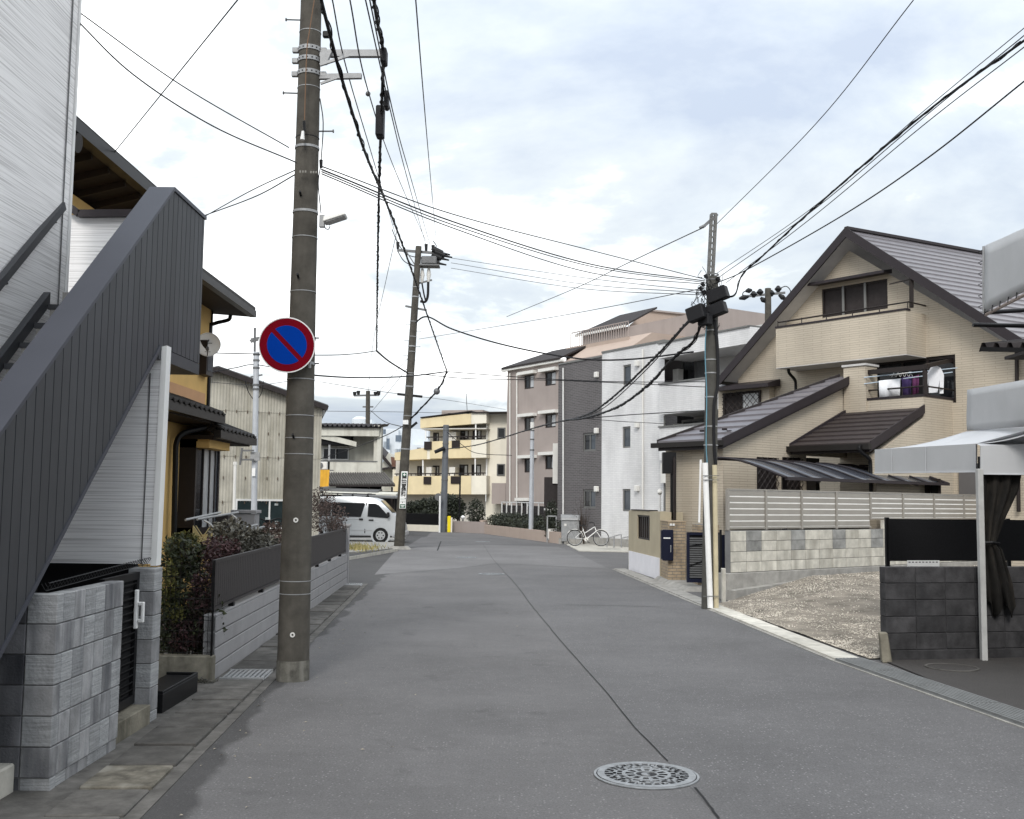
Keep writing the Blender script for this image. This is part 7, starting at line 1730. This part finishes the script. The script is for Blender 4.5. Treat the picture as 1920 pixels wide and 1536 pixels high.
MB().beam(Pe0 - va_ * .05 - vb_ * .07 + V((0, 0, -.05)), Pe1 + va_ * .1 - vb_ * .07 + V((0, 0, -.05)), .12, .14).build('porch_gutter', m_gutter, ho)
MB().prism([Pe0 - V((0, 0, .24)) + vb_ * .25, Pt0 - V((0, 0, .24)), V((Pt0.x, Pt0.y, 0)), V((Pe0.x, Pe0.y, 0)) + vb_ * .25 ], va_ * .2).build('porch_side_wall', m_tile_c, ho)
MB().tube(spline([D(1612, 835, 25.5), D(1613, 846, 25.5), D(1628, 858, 25.6), D(1632, 870, 25.7), D(1633, 925, 25.7)], 4), .045, 8).build('porch_downpipe', m_black, ho)
# lower windows of the balcony block
Bb = plb((C0.x, C0.y))
for (x0, y0, x1, y1, pl_) in ((1676, 892, 1704, 930, B2p), (1724, 898, 1765, 930, B2p)):
    w = rect(pl_, x0, y0, x1, y1); window(ho, pl_, *w, m_frame_b, [m_glass, m_slate], 2, 1, .06, o=.05, rec=.04)
rw = GWL.P(1905, 660); MB().tube([GWL.P(1906, 655, .1), GWL.P(1908, 800, .1), GWL.P(1910, 960, .1)], .05, 8).build('corner_downpipe', m_frame_b, ho)
shp = rect(GWL, 1800, 880, 1838, 930); MB().pb(GWL, *shp, .0, .06).build('roller_shutter', mat('shutter_grey', (.12, .115, .115), .5, .05), ho)
shp = rect(GWL, 1868, 880, 1902, 930); MB().pb(GWL, *shp, .0, .06).build('roller_shutter', mat('shutter_grey', ()), ho)
# laundry
m_cl_w = mat('white_cloth', (.72, .73, .76), .9, .06, 6); m_cl_p = mat('purple_cloth', (.055, .035, .11), .9, .1, 6); m_cl_m = mat('plum_cloth', (.12, .035, .10), .9, .1, 6)
def cloth(name, label, x0, y0, x1, y1, Y, m, cat):
    b = MB(); n = 10; rnd = random.Random(x0)
    for i in range(n + 1):
        t = i / n; wv = .035 * math.sin(t * 9 + x0)
        b.v += [D(x0 + (x1 - x0) * t, y0 - (y0 - 708) * 0 - 4 * t, Y) + V((0, wv * .3, 0)), D(x0 + 1 + (x1 - x0 - 2) * t, (y0 + y1) / 2 - 4 * t, Y) + V((0, wv, 0)), D(x0 + 2 + (x1 - x0 - 4) * t, y1 - 3 * t, Y) + V((0, wv * 1.4, 0))]
    for i in range(n):
        for j in range(2): k = i * 3 + j; b.f.append((k, k + 3, k + 4, k + 1))
    o = b.build(name, m, smooth=True); md = o.modifiers.new('thickness', 'SOLIDIFY'); md.thickness = .012
    return tag(o, label, cat)
cloth('white_towel', 'white towel hanging left on the balcony laundry poles', 1648, 714, 1688, 745, 27.9, m_cl_w, 'towel')
cloth('purple_towel', 'dark purple towel on the balcony laundry poles', 1690, 709, 1710, 742, 27.9, m_cl_p, 'towel')
cloth('plum_towel', 'plum coloured towel beside the dark purple one', 1711, 707, 1723, 740, 27.85, m_cl_m, 'towel')
sh_ = MB(); S = [(1746, 689), (1757, 686), (1764, 690), (1770, 703), (1769, 738), (1762, 738), (1762, 712), (1758, 736), (1742, 737), (1741, 712), (1738, 734), (1734, 732), (1738, 703)]
tag(MB().prism([D(x, y, 27.6) for x, y in S], (0, .03, 0)).build('white_shirt', m_cl_w), 'white long-sleeved shirt hung at the balcony corner', 'shirt')
for k, (a, c, lab) in enumerate((((1620, 708), (1795, 690), 'upper pale laundry pole across the lower balcony'), ((1620, 720), (1786, 698), 'lower pale laundry pole across the lower balcony'))):
    tag(MB().tube([D(*a, 28.2), D(*c, 27.55)], .013, 8).build('laundry_pole', mat('pale_blue_pole', (.42, .5, .58), .4), smooth=True), lab, 'laundry pole')
hg = MB()
for x in range(1672, 1712, 8): hg.tube([D(x, 707, 27.9), D(x + 4, 699, 27.9), D(x + 7, 706, 27.9)], .008, 4)
tag(hg.beam(D(1668, 704, 27.9), D(1708, 698, 27.9), .05, .02).build('peg_hanger', m_frame_w), 'white peg hanger above the towels', 'hanger')
# ================================================================== carport with smoked panels
cpo = T('carport', 'curved smoked-panel carport roof on slim dark beams before the cream house', 'carport', (7.5, 24, 0))
F0 = V((5.82, 22.6, 0)); m_poly = mat('smoked_polycarbonate', (.055, .06, .075), .22, .1, 2, spec=.7)
def cz(t): return 2.44 + .46 * math.sin(t * math.pi / 2) ** 1.1
nseg = 8; prof_ = [(F0 + va_ * (1.9 * k / nseg), cz(k / nseg)) for k in range(nseg + 1)]
LB = 6.6
for k in range(7):
    a0_, a1_ = LB * k / 7 + .02, LB * (k + 1) / 7 - .02; b = MB()
    for (p, z) in prof_: b.v += [V((p.x, p.y, z)) + vb_ * a0_, V((p.x, p.y, z)) + vb_ * a1_]
    for i in range(nseg): b.f.append((i * 2, i * 2 + 1, i * 2 + 3, i * 2 + 2))
    o = b.build('roof_panel', m_poly, cpo, smooth=True); md = o.modifiers.new('thickness', 'SOLIDIFY'); md.thickness = .008
for k in range(8): MB().tube([V((p.x, p.y, z + .012)) + vb_ * (LB * k / 7) for p, z in prof_], .03 if k in (0, 7) else .02, 6).build('rafter', m_barge, cpo)
MB().beam(V((F0.x, F0.y, 2.43)), V((F0.x, F0.y, 2.43)) + vb_ * LB, .08, .07).build('front_beam', m_barge, cpo)
pe = prof_[-1][0]; MB().beam(V((pe.x, pe.y, 2.9)), V((pe.x, pe.y, 2.9)) + vb_ * 3.2, .08, .08).build('back_beam', m_barge, cpo)
pm_ = prof_[4][0]
for t in (1.2, 5.2): q = pm_ + vb_ * t; MB().beam(V((q.x, q.y, 0)), V((q.x, q.y, 2.66)), .1, .1, V((0, 1, 0))).build('post', m_barge, cpo); MB().beam(V((F0.x, F0.y, 2.40)) + vb_ * t, V((pe.x, pe.y, 2.84)) + vb_ * t, .06, .08).build('arm', m_barge, cpo)
# ================================================================== dark block wall, black panel, tarpaulin canopy
DW = Pl((4.6, 13.2), (9.5, 14.2))
dk = T('dark_block_wall', 'very dark block wall under the tarpaulin canopy', 'wall', (6, 13.6, 0))
MB().pb(DW, .01, DW.L, 0, 1.13, -.13, -.012).build('mortar_core', m_dark_blk, dk)
MB().pb(DW, -.01, DW.L, 0, .13, -.15, .012).build('footing', m_dark_blk, dk, bevel=.01)
for r in range(5):
    u = -.2 if r % 1 else 0.0; k = 0
    while u < DW.L:
        w = .41; a, c = max(u, 0), min(u + w, DW.L); MB().pb(DW, a + .004, c - .004, .135 + r * .202, .135 + r * .202 + .195, -.14, 0).build('block', m_dark_blk, dk, bevel=.006); u += w
tag(MB().hexa([V((4.50, 13.05, 0)), V((4.62, 13.05, 0)), V((4.64, 13.19, 0)), V((4.52, 13.19, 0)), V((4.47, 13.06, .36)), V((4.57, 13.06, .36)), V((4.59, 13.17, .36)), V((4.49, 13.17, .36))]).build('marker_post', m_conc_old, bevel=.01), 'short mossy concrete marker leaning at the dark wall end', 'marker post')
BKp = Pl((D(1666, 940, 17).x, 17), (D(1925, 940, 17.6).x, 17.6))
bp_ = T('black_sheet_screen', 'black sheet screen hung on posts above the dark block wall', 'screen', (7.3, 17.2, 0))
w = rect(BKp, 1668, 974, 1925, 1052); MB().pb(BKp, w[0], w[1] + 1.5, w[2], w[3], -.04, 0).build('sheet', m_net, bp_)
for u in (w[0] - .03, w[0] + 2.2, w[1] + 1.2): MB().pb(BKp, u, u + .06, 0, w[3] + .02, -.09, -.045).build('post', m_black, bp_)
nt = rect(BKp, 1702, 1051, 1762, 1058, .02); nb = T('notice_strip', 'small white notice strip under the black panel', 'notice', BKp.P(1730, 1055)); MB().pb(BKp, nt[0], nt[1], nt[2] - .12, nt[3], .002, .012).build('board', m_white, nb)
b = MB()
for k in range(9): u = nt[0] + .02 + k * (nt[1] - nt[0]) / 9.4; b.pb(BKp, u, u + .035, nt[3] - .035, nt[3] - .02, .0125, .0135)
b.build('print_marks', m_steel_d, nb); MB().pb(BKp, nt[0] + .05, nt[0] + .08, 0, nt[2] - .1, -.02, 0).build('stake', m_conc_old, nb)
# canopy structure, street-parallel side at x ~ 6.2
cv = T('tarpaulin_canopy', 'grey tarpaulin workshop canopy on steel posts at the right edge', 'canopy', (8, 12, 0))
c00 = D(1640, 888, 16.0); c01 = D(1640, 843, 16.0); c10 = D(1830, 886, 13.6); c11 = D(1830, 832, 13.6)
MB().add([c00, c10, c11, c01, c00 + V((.02, .01, 0)), c10 + V((.02, .01, 0)), c11 + V((.02, .01, 0)), c01 + V((.02, .01, 0))], [(0, 1, 2, 3), (4, 7, 6, 5), (0, 4, 5, 1), (3, 2, 6, 7), (0, 3, 7, 4)]).build('side_valance', m_tarp, cv)
f0, f1 = D(1839, 890, 13.35), D(1839, 836, 13.35); g0, g1 = D(2050, 892, 13.1), D(2050, 828, 13.1)
MB().add([f0, g0, g1, f1, f0 + V((0, .02, 0)), g0 + V((0, .02, 0)), g1 + V((0, .02, 0)), f1 + V((0, .02, 0))], [(0, 1, 2, 3), (4, 7, 6, 5), (0, 4, 5, 1), (3, 2, 6, 7), (0, 3, 7, 4)]).build('front_valance', m_tarp, cv)
t_a, t_b, t_c, t_d = c01, c11, D(1990, 786, 13.3), D(1812, 808, 14.6); t_e = f1; t_f = g1
n = 10; b = MB()
def sheetp(s, t):   # top sheet: from the street-side valance up to the tarpaulin wall, slightly sagging
    lo = c01.lerp(c11, s).lerp(c11, 0); hi = D(1812, 809, 14.6).lerp(D(1990, 790, 12.6), s); p = lo.lerp(hi, t); p.z -= .05 * math.sin(math.pi * t) * (1 + .3 * math.sin(s * 9)); return p
for i in range(n + 1):
    for j in range(n + 1): b.v.append(sheetp(i / n, j / n))
for i in range(n):
    for j in range(n): k = i * (n + 1) + j; b.f.append((k, k + n + 1, k + n + 2, k + 1))
o = b.build('top_sheet', m_tarp_w, cv, smooth=True); o.modifiers.new('thickness', 'SOLIDIFY').thickness = .01
MB().add([c11, f1, g1, D(1990, 790, 12.6)], [(0, 1, 2), (0, 2, 3)]).build('front_top_sheet', m_tarp_w, cv)
for t in (.2, .55): MB().beam(c00.lerp(c10, t) + V((-.008, 0, 0)), c01.lerp(c11, t) + V((-.008, 0, 0)), .012, .006).build('valance_seam', m_tarp_w, cv)
MB().beam(c00 + V((-.004, 0, .012)), c10 + V((-.004, 0, .012)), .012, .022).build('valance_hem', m_tarp_w, cv)
MB().beam(f0 + V((0, -.004, .012)), g0 + V((0, -.004, .012)), .012, .022).build('valance_hem', m_tarp_w, cv)
UW = Pl((6.28, 15.0), (6.15, 9.5))
def tarp(x0, yt0, yb0, x1, yt1, yb1, name, Yo=0.0):
    A_, B_, C_, D_ = UW.P(x0, yb0), UW.P(x1, yb1), UW.P(x1, yt1), UW.P(x0, yt0); n = 12; b = MB()
    for i in range(n + 1):
        for j in range(7):
            p = A_.lerp(B_, i / n).lerp(D_.lerp(C_, i / n), j / 6); b.v.append(p + UW.n * (.004 * math.sin(i * 1.7 + j) + .004 * math.sin(math.pi * j / 6)))
    for i in range(n):
        for j in range(6): k = i * 7 + j; b.f.append((k, k + 7, k + 8, k + 1))
    o = b.build(name, m_tarp, cv, smooth=True); o.modifiers.new('thickness', 'SOLIDIFY').thickness = .01
    return A_, B_, C_, D_
tA = tarp(1813, 731, 808, 1990, 700, 795, 'lower_tarpaulin')
tB = tarp(1844, 462, 586, 2010, 388, 500, 'upper_tarpaulin')
for k in range(6): p = tB[3].lerp(tB[0], (k + .3) / 6); MB().tube([p + V((0, -.0, 0)), p + V((-.05, .05, -.02)), p + V((-.03, .0, -.06))], .006, 4).build('lacing_loop', m_black, cv)
for k in range(10): p = tB[0].lerp(tB[1], (k + .3) / 10); MB().tube([p + V((-.01, 0, .03)), p + V((-.02, 0, -.05))], .007, 4).build('lacing_loop', m_black, cv)
MB().tube([tB[0] + V((.03, 0, -.03)), tB[1] + V((.03, 0, -.03))], .022, 8).build('bottom_pipe', mat('rusty_pipe', (.34, .28, .25), .7, .3, 12), cv); MB().tube([tB[3], tB[0]], .016, 8).build('edge_pipe', m_steel, cv)
MB().tube([tB[0] + V((.03, .0, -.0)), tB[0] + V((3, .9, .35))], .03, 8).tube([tB[0] + V((.03, .4, -.1)), tB[0] + V((3, .5, -.1))], .03, 8).build('upper_beams', m_black, cv)
# dark corrugated roof edge
b = MB(); r0, r1 = D(1835, 655, 14.6), D(1990, 655, 13.6); n = 24
for i in range(n + 1):
    t = i / n; p = r0.lerp(r1, t); z = .09 * (1 if i % 4 in (1, 2) else -.4); b.v += [p + V((0, 0, z)), p + V((2.5, .8, z + .35))]
for i in range(n): b.f.append((i * 2, i * 2 + 2, i * 2 + 3, i * 2 + 1))
b.build('corrugated_roof', m_slate, cv); MB().beam(D(1840, 655, 14.5), D(1990, 658, 13.5), .05, .06).build('roof_edge_beam', m_black, cv)
b = MB(); b.box(6.6, 14, 5.0, 14.2, 3.86, 3.9).build('added_shade_roof', m_slate, cv); MB().box(12.8, 12.9, 5, 15.6, 0, 3.86).build('workshop_rear_wall', m_dark, cv)  # roof slab added overhead to shade the canopy interior
MB().box(6.36, 12.9, 15.5, 15.6, 2.5, 3.86).build('inner_screen', m_dark, cv) if False else None
ps = D(1826, 1217, 14.2); col = MB().box(5.795, 5.865, 13.26, 13.34, 0, 2.36).build('steel_post', mat('dull_white_paint', (.42, .42, .41), .6, .15, 5, dirt=.4), cv, bevel=.006)
for (x, y) in ((9.5, 14.0), (6.3, 9.3)): MB().box(x, x + .09, y, y + .1, 0, 3.86).build('steel_post', m_white, cv)
MB().beam((5.9, 13.42, 2.40), (9.5, 13.3, 2.42), .08, .1).beam((5.95, 13.62, 2.40), (5.6, 15.85, 2.42), .06, .08).build('canopy_beam', m_black, cv)
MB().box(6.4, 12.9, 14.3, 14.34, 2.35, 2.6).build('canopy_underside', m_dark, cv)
# gathered black curtain tied to the post
cu = T('gathered_curtain', 'gathered dusty black curtain tied to the white canopy post', 'curtain', (6.0, 13.3, 0))
b = MB(); prof_c = [(2.52, .02, .62, .10), (2.1, .02, .52, .09), (1.75, .02, .34, .08), (1.5, .03, .24, .06), (1.44, .04, .22, .05), (1.36, .02, .30, .07), (.95, .03, .42, .10), (.62, .05, .46, .11)]
n = 26; rings = []
for (z, xa_, xb_, dep) in prof_c:
    for i in range(n + 1): t = i / n; b.v.append(V((5.86 + (xa_ + (xb_ - xa_) * t) * .95, 13.42 + dep * math.sin(t * 22 + z) * .35 + .03 * math.sin(t * 7), z + (.10 * math.sin(t * 13) - .12 * t * 0 if z < .7 else 0))))
for r in range(len(prof_c) - 1):
    for i in range(n): k = r * (n + 1) + i; b.f.append((k, k + 1, k + n + 2, k + n + 1))
o = b.build('cloth', m_curt, cu, smooth=True); o.modifiers.new('thickness', 'SOLIDIFY').thickness = .012
MB().tube([V((5.85, 13.36, 1.44)), V((5.98, 13.33, 1.45)), V((6.09, 13.38, 1.44)), V((6.09, 13.44, 1.44))], .018, 6).build('tie', m_black, cu)
# pole with insulators behind the cream house
q = D(1439, 600, 45); hp = T('utility_pole', 'concrete pole top with insulators behind the cream house gable', 'utility pole', (q.x, 45, 0))
Pole(hp, (q.x, 45, 0), D(1440, 541, 45), .2, .13, m_pole)
MB().beam(D(1398, 556, 45), D(1472, 549, 45), .09, .09).build('crossarm', m_steel_d, hp)
for (x, y) in ((1413, 550), (1425, 546), (1459, 540), (1446, 548)): MB().tube([D(x, y + 8, 45), D(x, y + 2, 45), D(x, y - 4, 45)], [.06, .16, .05], 10).build('insulator', m_plas, hp)
for (x0, y0, x1, y1) in ((1386, 560, 1404, 556), (1426, 558, 1436, 567), (1460, 553, 1474, 562), (1398, 546, 1410, 544)): MB().tube([D(x0, y0, 45), D((x0 + x1) / 2, (y0 + y1) / 2, 45), D(x1, y1, 45)], [.05, .12, .05], 8).build('strain_insulator', m_plas, hp)
MB().tube(spline([D(1462, 541, 45), D(1474, 537, 45), D(1482, 545, 45), D(1481, 556, 45)], 4), .02, 4).tube(spline([D(1392, 556, 45), D(1394, 548, 45), D(1404, 545, 45)], 4), .02, 4).build('jumper_wire', m_black_rub, hp)
# ================================================================== overhead cables
def cable(label, pts, r, m=None, n=10, twist=0, group=None):
    P = spline([D(*p) for p in pts], n) if len(pts) > 2 else [D(*p) for p in pts]
    b = MB(); b.tube(P, r, 6)
    if twist:   # strands wound round the carrier
        for ph in ((0, 2.1) if twist > 1 else (0,)):
            H = []; L_ = 0
            for i in range(len(P) - 1):
                d = (P[i + 1] - P[i]); m_ = max(2, int(d.length / .12)); m_ = min(m_, 14); dn = d.normalized(); a = dn.cross(V((0, 0, 1)))
                if a.length < .05: a = dn.cross(V((0, 1, 0)))
                a.normalize(); c = dn.cross(a)
                for k in range(m_):
                    L_ += d.length / m_; t = L_ * 9 + ph; H.append(P[i] + d * (k / m_) + (a * math.cos(t) + c * math.sin(t)) * r * (1.25 + .25 * math.sin(L_ * 2.3)))
            b.tube(H, r * .42, 4)
    o = b.build('overhead_cable', m or m_wire, smooth=True); return tag(o, label, 'cable', group or 'overhead cables')
K = m_black_rub
cable('thin drop wire from the white building corner, upper of two, to the near pole', [(136, 14, 9.6), (340, 160, 10.4), (542, 277, 11.3)], .0065)
cable('thin drop wire from the white building corner, lower of two, to the near pole', [(136, 30, 9.6), (250, 140, 10), (400, 237, 10.7), (556, 305, 11.3)], .0075)
cable('dark straight wire from the top edge down to the ochre house eave', [(452, -8, 7.5), (190, 316, 13.6)], .006, K)
cable('upper of two wires from the near pole to the ochre house', [(556, 318, 11.3), (470, 358, 13), (380, 408, 15)], .0065)
cable('lower of two wires from the near pole to the ochre house', [(556, 326, 11.3), (480, 368, 13), (384, 404, 15)], .0075)
for k, (y0, y1, y2, y3, lab) in enumerate(((312, 398, 470, 524, 'topmost'), (318, 412, 496, 527, 'second'), (322, 418, 500, 530, 'third'), (326, 424, 512, 533, 'lowest'))):
    cable(lab + ' of four wires from the near pole across the road to the right pole', [(603, y0, 11.3), (850, y1 + 4, 14), (1110, y2, 17), (1322, y3, 19.3)], .0075 if k != 1 else .010)
for k, (y0, ym, y1) in enumerate(((484, 519, 545), (493, 531, 548), (503, 540, 552))):
    cable(('upper', 'middle', 'lower')[k] + ' of three high wires from the leaning pole to the right', [(846, y0, 40.4), (1080, ym, 32), (1330, y1 + 2, 24)], .010)
cable('thick black cable bundle running up the street from the near pole arm', [(700, -6, 9.6), (708, 45, 10.4), (718, 100, 11.35), (716, 190, 12.6), (712, 300, 15), (709, 430, 19), (707, 560, 25), (706, 658, 33)], .018, K, 12, 3)
cable('spliced cable from the bundle end to the leaning pole', [(706, 658, 33), (730, 678, 37), (765, 700, 40.4)], .03, K)
cable('cable running left from the bundle end behind the near pole', [(706, 658, 33), (660, 664, 30), (592, 666, 27), (400, 662, 24)], .014, K)
cable('thick twisted cable sweeping from the near pole to the junction', [(600, -8, 9.8), (625, 90, 10.8), (640, 145, 11.2), (668, 235, 12.5), (690, 300, 14), (740, 420, 19), (785, 545, 26), (838, 697, 38)], .019, K, 12, 1)
cable('cable from the junction down to the leaning pole clamp', [(838, 697, 38), (820, 732, 39), (768, 788, 40.4)], .03, K, twist=1)
cable('cable from behind the near pole to the junction wire knot', [(540, 700, 26), (660, 708, 31), (760, 706, 35), (838, 697, 38)], .024, K)
cable('upper wire from the junction to the white tiled flats', [(838, 697, 38), (1000, 709, 38), (1160, 716, 38), (1326, 716, 38)], .016, K)
cable('lower wire from the junction to the white tiled flats', [(790, 702, 40), (880, 710, 39), (1060, 714, 38), (1326, 726, 38)], .016, K)
cable('sagging black cable from the leaning pole towards the tiled flats', [(772, 612, 40.4), (800, 594, 40), (850, 618, 39), (950, 648, 38), (1080, 672, 36), (1180, 674, 35), (1300, 660, 33)], .03, K)
cable('upper heavy cable from the right pole boxes sagging to the grey steel pole', [(1302, 590, 19.4), (1220, 678, 23), (1140, 752, 28), (1090, 781, 33), (1010, 800, 42), (900, 833, 54), (838, 842, 61)], .022, K, 12, 2)
cable('lower heavy cable from the right pole boxes joining the sag', [(1318, 600, 19.4), (1300, 640, 19.8), (1262, 672, 20.6), (1215, 722, 22.6), (1160, 762, 25), (1100, 783, 29), (1060, 788, 33)], .024, K, 12, 2)
cable('second strand beside the upper heavy sagging cable', [(1298, 596, 19.4), (1215, 690, 23), (1135, 763, 28), (1085, 786, 33)], .012, K)
cable('wire from the sag knot across the white tiled wall to the right pole', [(1085, 786, 33), (1180, 778, 30), (1320, 770, 26)], .014, K)
cable('lower wire from the sag knot to the flats balcony', [(1085, 784, 33), (1160, 790, 38), (1250, 795, 42)], .012, K)
cable('thin wire from the right pole head to the far left rooftops', [(1316, 428, 19.4), (1180, 492, 24), (1080, 540, 30), (950, 594, 40)], .010)
cable('thin long wire from the right pole middle to the leaning pole', [(1322, 540, 19.4), (1150, 574, 25), (1000, 601, 31), (785, 636, 40.4)], .009)
cable('thin wire rising from the right pole head to the top edge', [(1344, 420, 19.4), (1530, 232, 13.8), (1716, -4, 10.5)], .006, K)
for k, (a, ys, r, mm, lab) in enumerate((((1345, 512), (392, 210, 52), .005, m_wire, 'thin uppermost wire of the right bundle'), ((1348, 520), (398, 222, 66), .006, m_wire, 'second thin wire of the right bundle'), ((1365, 548), (396, 216, 76), .013, K, 'thickest black cable of the right bundle'), ((1362, 530), (410, 236, 88), .006, K, 'thin wavy wire under the thick right cable'), ((1340, 530), (432, 320, 150), .009, K, 'lowest separate black cable rising to the right edge'))):
    x1 = 1920; pts = [(a[0], a[1], 19.3), (1520, ys[0] + 0, 15.4), (1730, ys[1], 12.4), (1926, ys[2] - 4, 10.4)]
    if k == 2: pts = [(1356, 556, 19.2), (1378, 552, 18.9), (1392, 515, 18.4), (1430, 480, 17.5)] + pts[1:]
    if k == 4: pts = [(1340, 532, 19.3), (1400, 506, 18), (1580, 404, 14.5), (1740, 296, 12.2), (1926, 148, 10.4)]
    cable(lab, pts, r, mm, 12, 1 if k == 2 else 0)
cable('thin wire left of the bundle from the top edge to the leaning pole crossarm', [(655, -6, 9.4), (690, 170, 12), (745, 330, 20), (800, 455, 40)], .0075)
cable('thin wire with a spacer ball running to the leaning pole', [(622, -6, 9.8), (650, 130, 12), (700, 300, 18), (747, 458, 40)], .0075)
cable('pair wire right of the bundle to the leaning pole, left strand', [(684, -6, 9.6), (735, 220, 13.5), (765, 340, 20), (798, 458, 40)], .0075)
cable('pair wire right of the bundle to the leaning pole, right strand', [(692, -6, 9.6), (740, 224, 13.5), (772, 340, 20), (806, 458, 40)], .0075)
cable('straight thin wire from the top edge to the leaning pole insulators', [(779, -6, 9.6), (794, 180, 13), (806, 320, 20), (818, 452, 40)], .007)
cable('faint wire from the near pole side down to the far pole', [(745, 430, 38), (725, 520, 45), (700, 640, 60), (690, 738, 75)], .012)
cable('wire from the leaning pole to the distant pole crossarm', [(765, 672, 40.4), (735, 705, 52), (705, 742, 74)], .012)
cable('second wire from the leaning pole to the distant pole', [(764, 690, 40.4), (728, 735, 56), (690, 780, 74)], .012)
cable('stay wire from the leaning pole down to the old house', [(768, 792, 40.4), (720, 818, 48), (655, 843, 57), (596, 862, 58)], .02, K)
cable('wire from the distant pole to the leaning pole', [(695, 770, 75), (720, 790, 60), (765, 803, 40.6)], .02, K)
cable('thin wire above the warehouse to the steel pole', [(382, 700, 28), (440, 690, 29), (480, 684, 30), (560, 700, 28)], .014, K)
cable('thin wire crossing the warehouse front to the steel pole', [(385, 716, 28), (480, 722, 30), (560, 712, 28)], .008)
cable('faint long wire above the small gap to the yellow apartments', [(600, 716, 30), (700, 732, 36), (765, 741, 40.4), (850, 752, 52), (948, 768, 68)], .010)
cable('level wire behind the leaning pole towards the apartments', [(610, 771, 48), (770, 773, 50), (948, 778, 62)], .012)
cable('curved wire from the grey steel pole to the taupe wall', [(838, 810, 62), (866, 834, 62), (895, 850, 62), (960, 854, 62)], .02, K)
for i, (pp, lab) in enumerate((((690, 176, 12.1), 'small round spacer ball on the thin wire beside the bundle'), ((819, 734, 39), 'small round splice ball below the junction'))):
    c = D(*pp); r = .030 if i == 0 else .12; tag(MB().tube([c + V((0, 0, -r)), c + V((0, 0, -r * .6)), c, c + V((0, 0, r * .6)), c + V((0, 0, r))], [r * .3, r * .85, r, r * .85, r * .3], 10).build('cable_ball', m_steel_d, smooth=True), lab, 'cable fitting', 'cable balls')
for (px, py, w, h_, Y, lab) in ((719, 104, 12, 30, 11.2, 'black splice closure at the end of the near pole arm'), (724, 186, 9, 34, 12.4, 'slim black closure behind the hanging box'), (712, 227, 15, 60, 13, 'long black splice closure hanging on the bundle')):
    c = D(px, py, Y); k = Y / 2000; o = MB().box(c.x - w * k / 2, c.x + w * k / 2, c.y - w * k / 2, c.y + w * k / 2 + .1, c.z - h_ * k / 2, c.z + h_ * k / 2).build('splice_closure', K, bevel=.015); tag(o, lab, 'splice closure', 'splice closures')
